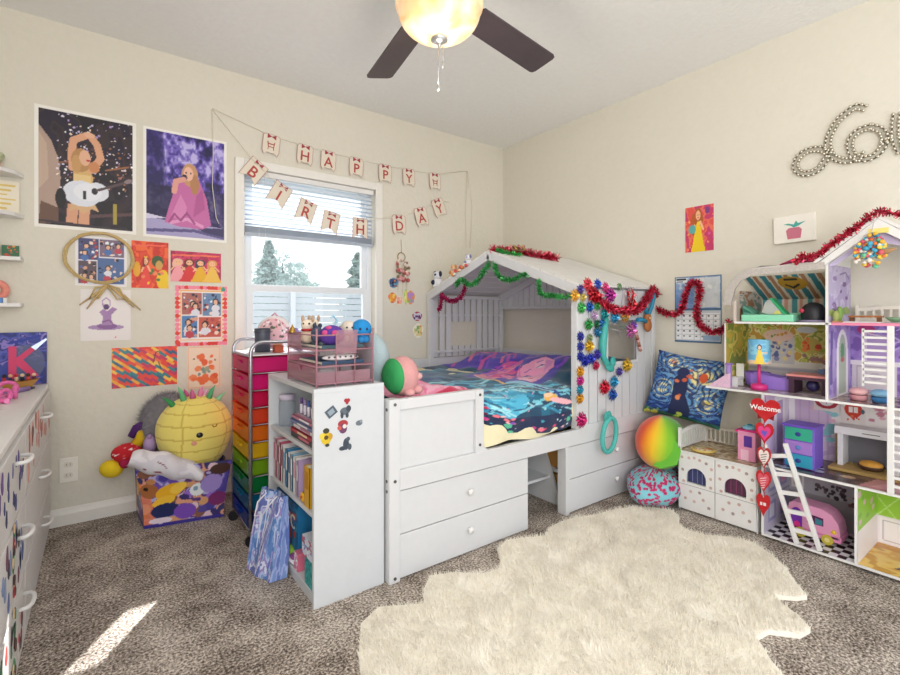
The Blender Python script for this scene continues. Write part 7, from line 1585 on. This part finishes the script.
t = thing('red_face_print', 'round red printed picture above the dollhouse fireplace', 'picture', (HB, -2.42, .56)); tf2 = FR(-2.362, .548, HB - .004); B().fbox(tf2, 0, .09, 0, .11, 0, .002).build('card_body', WHITE2, t); grid_obj('printed_face', c, lambda u, v: tf2.p(.09 * u, .11 * v, .003), painted(.5), t)
fp_ = thing('toy_fireplace', 'grey-white toy fireplace with a golden toy pie in its opening', 'toy furniture', (-.08, -2.46, .36))
b = B(); b.box(-.12, -.03, -2.39, -2.37, .36, .535); b.box(-.12, -.03, -2.58, -2.56, .36, .535); b.box(-.125, -.03, -2.59, -2.36, .505, .54); b.build('surround', mat('d8d8da', .5), fp_, bevel=.002)
B().box(-.034, -.029, -2.56, -2.39, .36, .505).build('firebox', mat('6a6a72', .7), fp_); B().box(-.18, -.03, -2.60, -2.35, .3475, .362).build('hearth', mat('a88a50', .6), fp_, bevel=.002); B().box(-.1265, -.1245, -2.52, -2.46, .520, .523).build('slot', mat('3a3a3c'), fp_)
t = thing('toy_pie', 'golden toy pie on the dollhouse hearth', 'toy food', (-.10, -2.48, .3625)); B().lathe([(.001, .363), (.036, .363), (.046, .378), (.044, .382)], (-.10, -2.485, 0)).build('pie_dish', mat('4a3020', .5), t); B().ell((-.10, -2.485, .384), (.042, .042, .018), 18, 8).build('crust', mat('dba040', .6, var=.3, vscale=60), t)
# level 3 things
t = thing('princess_lamp', 'hot pink toy lamp with a picture shade in the dollhouse garden room', 'lamp', (-.28, -2.10, .6865))
hp = mat('d82f80', .35)
B().lathe([(.001, .6875), (.036, .6875), (.036, .706), (.030, .714), (.012, .716), (.008, .72), (.001, .72)], (-.275, -2.105, 0)).build('lamp_base', hp, t); B().cyl((-.275, -2.105, .716), (-.275, -2.105, .815), .007, n=12).build('stem', hp, t)
c = Cv(120, 50, '6ab0d8', asp=2.4); c.rect(0, 0, 1, .5, 'e8c8a8'); c.blotch(4, 3, ['6ab0d8', '8ac8e0', None]); 
for k in range(4): x = .12 + .25 * k; c.poly([(x - .07, 0), (x + .07, 0), (x + .02, .6), (x - .02, .6)], ['e8c840', 'e87aa8', '6a9ad8', 'f0e0e8'][k]); c.ell(x, .70, .03, .12, ['3a2a28', 'e0b060', '8a4a28', 'c07a30'][k]); c.ell(x, .68, .02, .08, 'f0c8a8')
grid_obj('lamp_shade', c, lambda u, v: Vector((-.275 + (.050 - .004 * v) * math.cos(2 * PI * u + 2), -2.105 - (.050 - .004 * v) * math.sin(2 * PI * u + 2), .815 + .115 * v)), painted(.5), t)
t = thing('toy_bathtub', 'purple toy bathtub with a white liner behind the pink lamp', 'toy furniture', (-.17, -2.15, .6865))
B().lathe([(.001, .688), (.040, .688), (.052, .70), (.056, .735), (.058, .76), (.054, .762), (.050, .74), (.045, .705), (.001, .70)], (-.17, -2.06, 0), n=24).build('round_end', mat('8a6ac8', .35), t)
b = B(); b.prism(Fr((-.215, -2.05, .688), (0, -1, 0), (0, 0, 1)), [(0, 0), (.165, 0), (.17, .04), (.165, .062), (.12, .060), (.06, .066), (.02, .078), (0, .07)], -.0, .012); b.prism(Fr((-.125, -2.05, .688), (0, -1, 0), (0, 0, 1)), [(0, 0), (.165, 0), (.17, .04), (.165, .062), (.12, .060), (.06, .066), (.02, .078), (0, .07)], 0, .012); b.box(-.215, -.115, -2.22, -2.21, .688, .745); b.build('tub_sides', mat('9a7ad4', .3), t); B().box(-.21, -.12, -2.21, -2.05, .69, .70).build('liner', WHITE2, t)
t = thing('toy_pedestal', 'lilac toy pedestal standing at the open end of the garden room', 'toy furniture', (-.31, -1.985, .6865)); B().box(-.325, -.300, -1.995, -1.975, .6875, .80).build('shaft', mat('a888cc', .4), t, bevel=.004); B().box(-.328, -.297, -1.998, -1.972, .80, .808).build('cap', mat('9878c0', .4), t)
t = thing('toy_bench', 'little white toy bench beside the lilac pedestal', 'toy furniture', (-.24, -1.995, .6865)); B().box(-.28, -.20, -2.01, -1.975, .725, .735).build('seat', WHITE2, t)
for x in (-.275, -.21): B().box(x, x + .006, -2.008, -1.977, .6875, .725).build('leg', WHITE2, t)
B().box(-.206, -.20, -2.01, -1.975, .735, .80).build('backrest', WHITE2, t)
t = thing('toy_desk', 'toy desk with a coral pink top and dark legs in the garden room', 'toy furniture', (-.22, -2.30, .6865)); B().box(-.265, -.14, -2.372, -2.215, .765, .775).build('desk_top', mat('d88a88', .4), t, bevel=.001); B().box(-.262, -.145, -2.37, -2.217, .750, .765).build('apron', mat('4a2a40', .4), t)
for y in (-2.37, -2.245): B().box(-.26, -.15, y, y + .022, .6875, .75).build('leg', mat('42263c', .4), t)
B().ell((-.20, -2.30, .722), (.02, .026, .026), 14, 10).build('stored_ball', mat('3a3468', .4), t)
for (y, cc, l) in ((-2.325, '6a80b0', 'tiny blue toy box on the coral desk top'), (-2.36, 'a08878', 'tiny tan toy jar on the coral desk top')):
    q = thing('toy_trinket', l, 'toy', (-.17, y, .7755)); B().box(-.18, -.16, y - .012, y + .012, .776, .80).build('trinket_body', mat(cc), q, bevel=.002); B().box(-.181, -.159, y - .008, y + .008, .80, .804).build('trinket_top', mat('e0dcd8'), q)
for (y, cc, c2, l) in ((-2.475, 'e8b4b4', 'd89aa0', 'round pale pink toy pouf in the purple room'), (-2.545, '8ac0e0', '3a80b8', 'light blue toy pouf with a darker base in the purple room')):
    q = thing('toy_pouf', l, 'toy furniture', (-.25, y, .6865)); B().lathe([(.001, .6875), (.026, .6875), (.030, .700), (.030, .71)], (-.25, y, 0)).build('base', mat(c2, .6), q); B().ell((-.25, y, .724), (.034, .034, .018), 18, 8).build('seat', mat(cc, .6), q)
# attic things
t = thing('mint_box', 'mint green box lid in the striped attic of the dollhouse', 'box', (-.24, -2.16, 1.018)); B().box(-.325, -.16, -2.262, -2.045, 1.019, 1.052).build('box_body', mat('8fdcb8', .4), t, bevel=.003); B().box(-.20, -.175, -2.25, -2.06, 1.052, 1.06).build('inner_fold', mat('a8e6c8', .4), t)
t = thing('gift_tent_bag', 'clear bag with emerald edges tipped on the mint box', 'bag', (-.26, -2.16, 1.053))
gb_ = Fr((-.30, -2.155, 1.0535), (0, -1, 0), (0, 0, 1)); b = B(); b.prism(gb_, [(0, 0), (.058, 0), (.008, .07), (-.015, .06), (-.03, .01)], -.04, -.002); b.build('clear_panel', mat('b4b8b4', .25), t)
b = B(); b.prism(gb_, [(.058, 0), (.074, 0), (.012, .078), (.002, .074)], -.045, .0); b.build('green_edge', mat('2fa06a', .4), t); B().prism(gb_, [(.02, .001), (.05, .001), (.045, .014), (.03, .018)], .0, .002).build('yellow_slip', mat('d8d070'), t)
t = thing('folded_fabric', 'folded dark and pale green cloth at the eave end of the striped attic', 'cloth', (-.28, -2.05, 1.053)); b = B(); b.prism(Fr((-.27, -2.045, 1.0535), (0, -1, 0), (0, 0, 1)), [(0, 0), (.045, 0), (.038, .014), (.0, .042), (-.004, .03)], -.05, .03); b.build('outer_fold', mat('5a9a84', .8), t); b = B(); b.prism(Fr((-.301, -2.045, 1.0535), (0, -1, 0), (0, 0, 1)), [(.002, .012), (.038, .004), (.03, .012), (.0, .03)], -.001, .002); b.build('stripe', mat('2a6a58', .8), t)
t = thing('bowler_hat', 'black rounded toy hat with a small red flower in the striped attic', 'hat', (-.26, -2.34, 1.018)); B().lathe([(.001, 1.020), (.058, 1.021), (.060, 1.025), (.044, 1.028)], (-.27, -2.322, 0)).build('brim', mat('9a90b0', .5), t); B().lathe([(.044, 1.026), (.048, 1.05), (.044, 1.08), (.032, 1.097), (.015, 1.106), (.001, 1.108)], (-.27, -2.322, 0)).build('crown', mat('14141c', .5), t); B().ell((-.312, -2.29, 1.07), (.005, .010, .010), 10, 6).build('flower', mat('b83048'), t)
t = thing('cat_silhouette', 'small black toy cat shape behind the green-edged bag', 'toy', (-.14, -2.27, 1.018)); B().prism(Fr((-.15, -2.225, 1.019), (0, -1, 0), (0, 0, 1)), [(0, 0), (.06, 0), (.062, .02), (.055, .06), (.045, .035), (.03, .045), (0, .03)], -.008, .0).build('body', mat('1a1818'), t); B().prism(Fr((-.15, -2.225, 1.019), (0, -1, 0), (0, 0, 1)), [(-.02, 0), (0, 0), (0, .012), (-.03, .02)], -.008, .0).build('tail', mat('1a1818'), t)
t = thing('doll_bed_rail', 'white toy railing standing along the back of the gabled attic', 'toy furniture', (-.05, -2.6, 1.018)); rail((-.045, -2.42, 1.019), (-.045, -2.72, 1.019), .075, 9).build('rail_frame', mat('e8e0d4', .5), t); B().box(-.06, -.03, -2.72, -2.42, 1.019, 1.025).build('foot_board', mat('e8e0d4'), t)
t = thing('wooden_toy_bench', 'small brown wooden toy bench in the gabled attic', 'toy furniture', (-.20, -2.49, 1.018)); B().box(-.23, -.16, -2.54, -2.435, 1.040, 1.048).build('seat', mat('a8683a', .5), t)
for y in (-2.535, -2.445): B().box(-.22, -.17, y, y + .008, 1.019, 1.04).build('leg', mat('8a5028', .5), t)
t = thing('paper_sheet', 'flat white paper lying at the front of the gabled attic', 'paper', (-.29, -2.48, 1.018)); B().prism(Fr((0, 0, 1.019), (1, 0, 0), (0, 1, 0)), [(-.33, -2.44), (-.25, -2.43), (-.24, -2.56), (-.32, -2.56)], 0, .003).build('sheet', mat('e8e6e4'), t); B().prism(Fr((0, 0, 1.0225), (1, 0, 0), (0, 1, 0)), [(-.32, -2.45), (-.27, -2.445), (-.27, -2.5), (-.315, -2.5)], 0, .001).build('fold', mat('d4d0cc'), t)
t = thing('green_toy_plate', 'sage green toy plate in the gabled attic near the picture edge', 'toy plate', (-.22, -2.60, 1.018)); B().lathe([(.001, 1.020), (.05, 1.022), (.068, 1.038), (.066, 1.042), (.048, 1.028), (.001, 1.026)], (-.23, -2.625, 0)).build('dish', mat('8ab08a', .4), t); B().ell((-.23, -2.625, 1.034), (.035, .035, .012), 16, 8).build('filling', mat('d8d4bc'), t)
t = thing('toy_plant', 'olive green toy plant standing against the printed attic wall', 'toy plant', (-.31, -2.41, 1.018)); B().ell((-.31, -2.412, 1.045), (.012, .012, .025), 12, 8).build('leaf_body', mat('98a05a', .6), t); B().ell((-.27, -2.415, 1.055), (.014, .012, .034), 12, 8).build('tall_leaf', mat('7a9a48', .6), t); B().box(-.32, -.26, -2.425, -2.40, 1.019, 1.026).build('pot', mat('b88a60'), t)
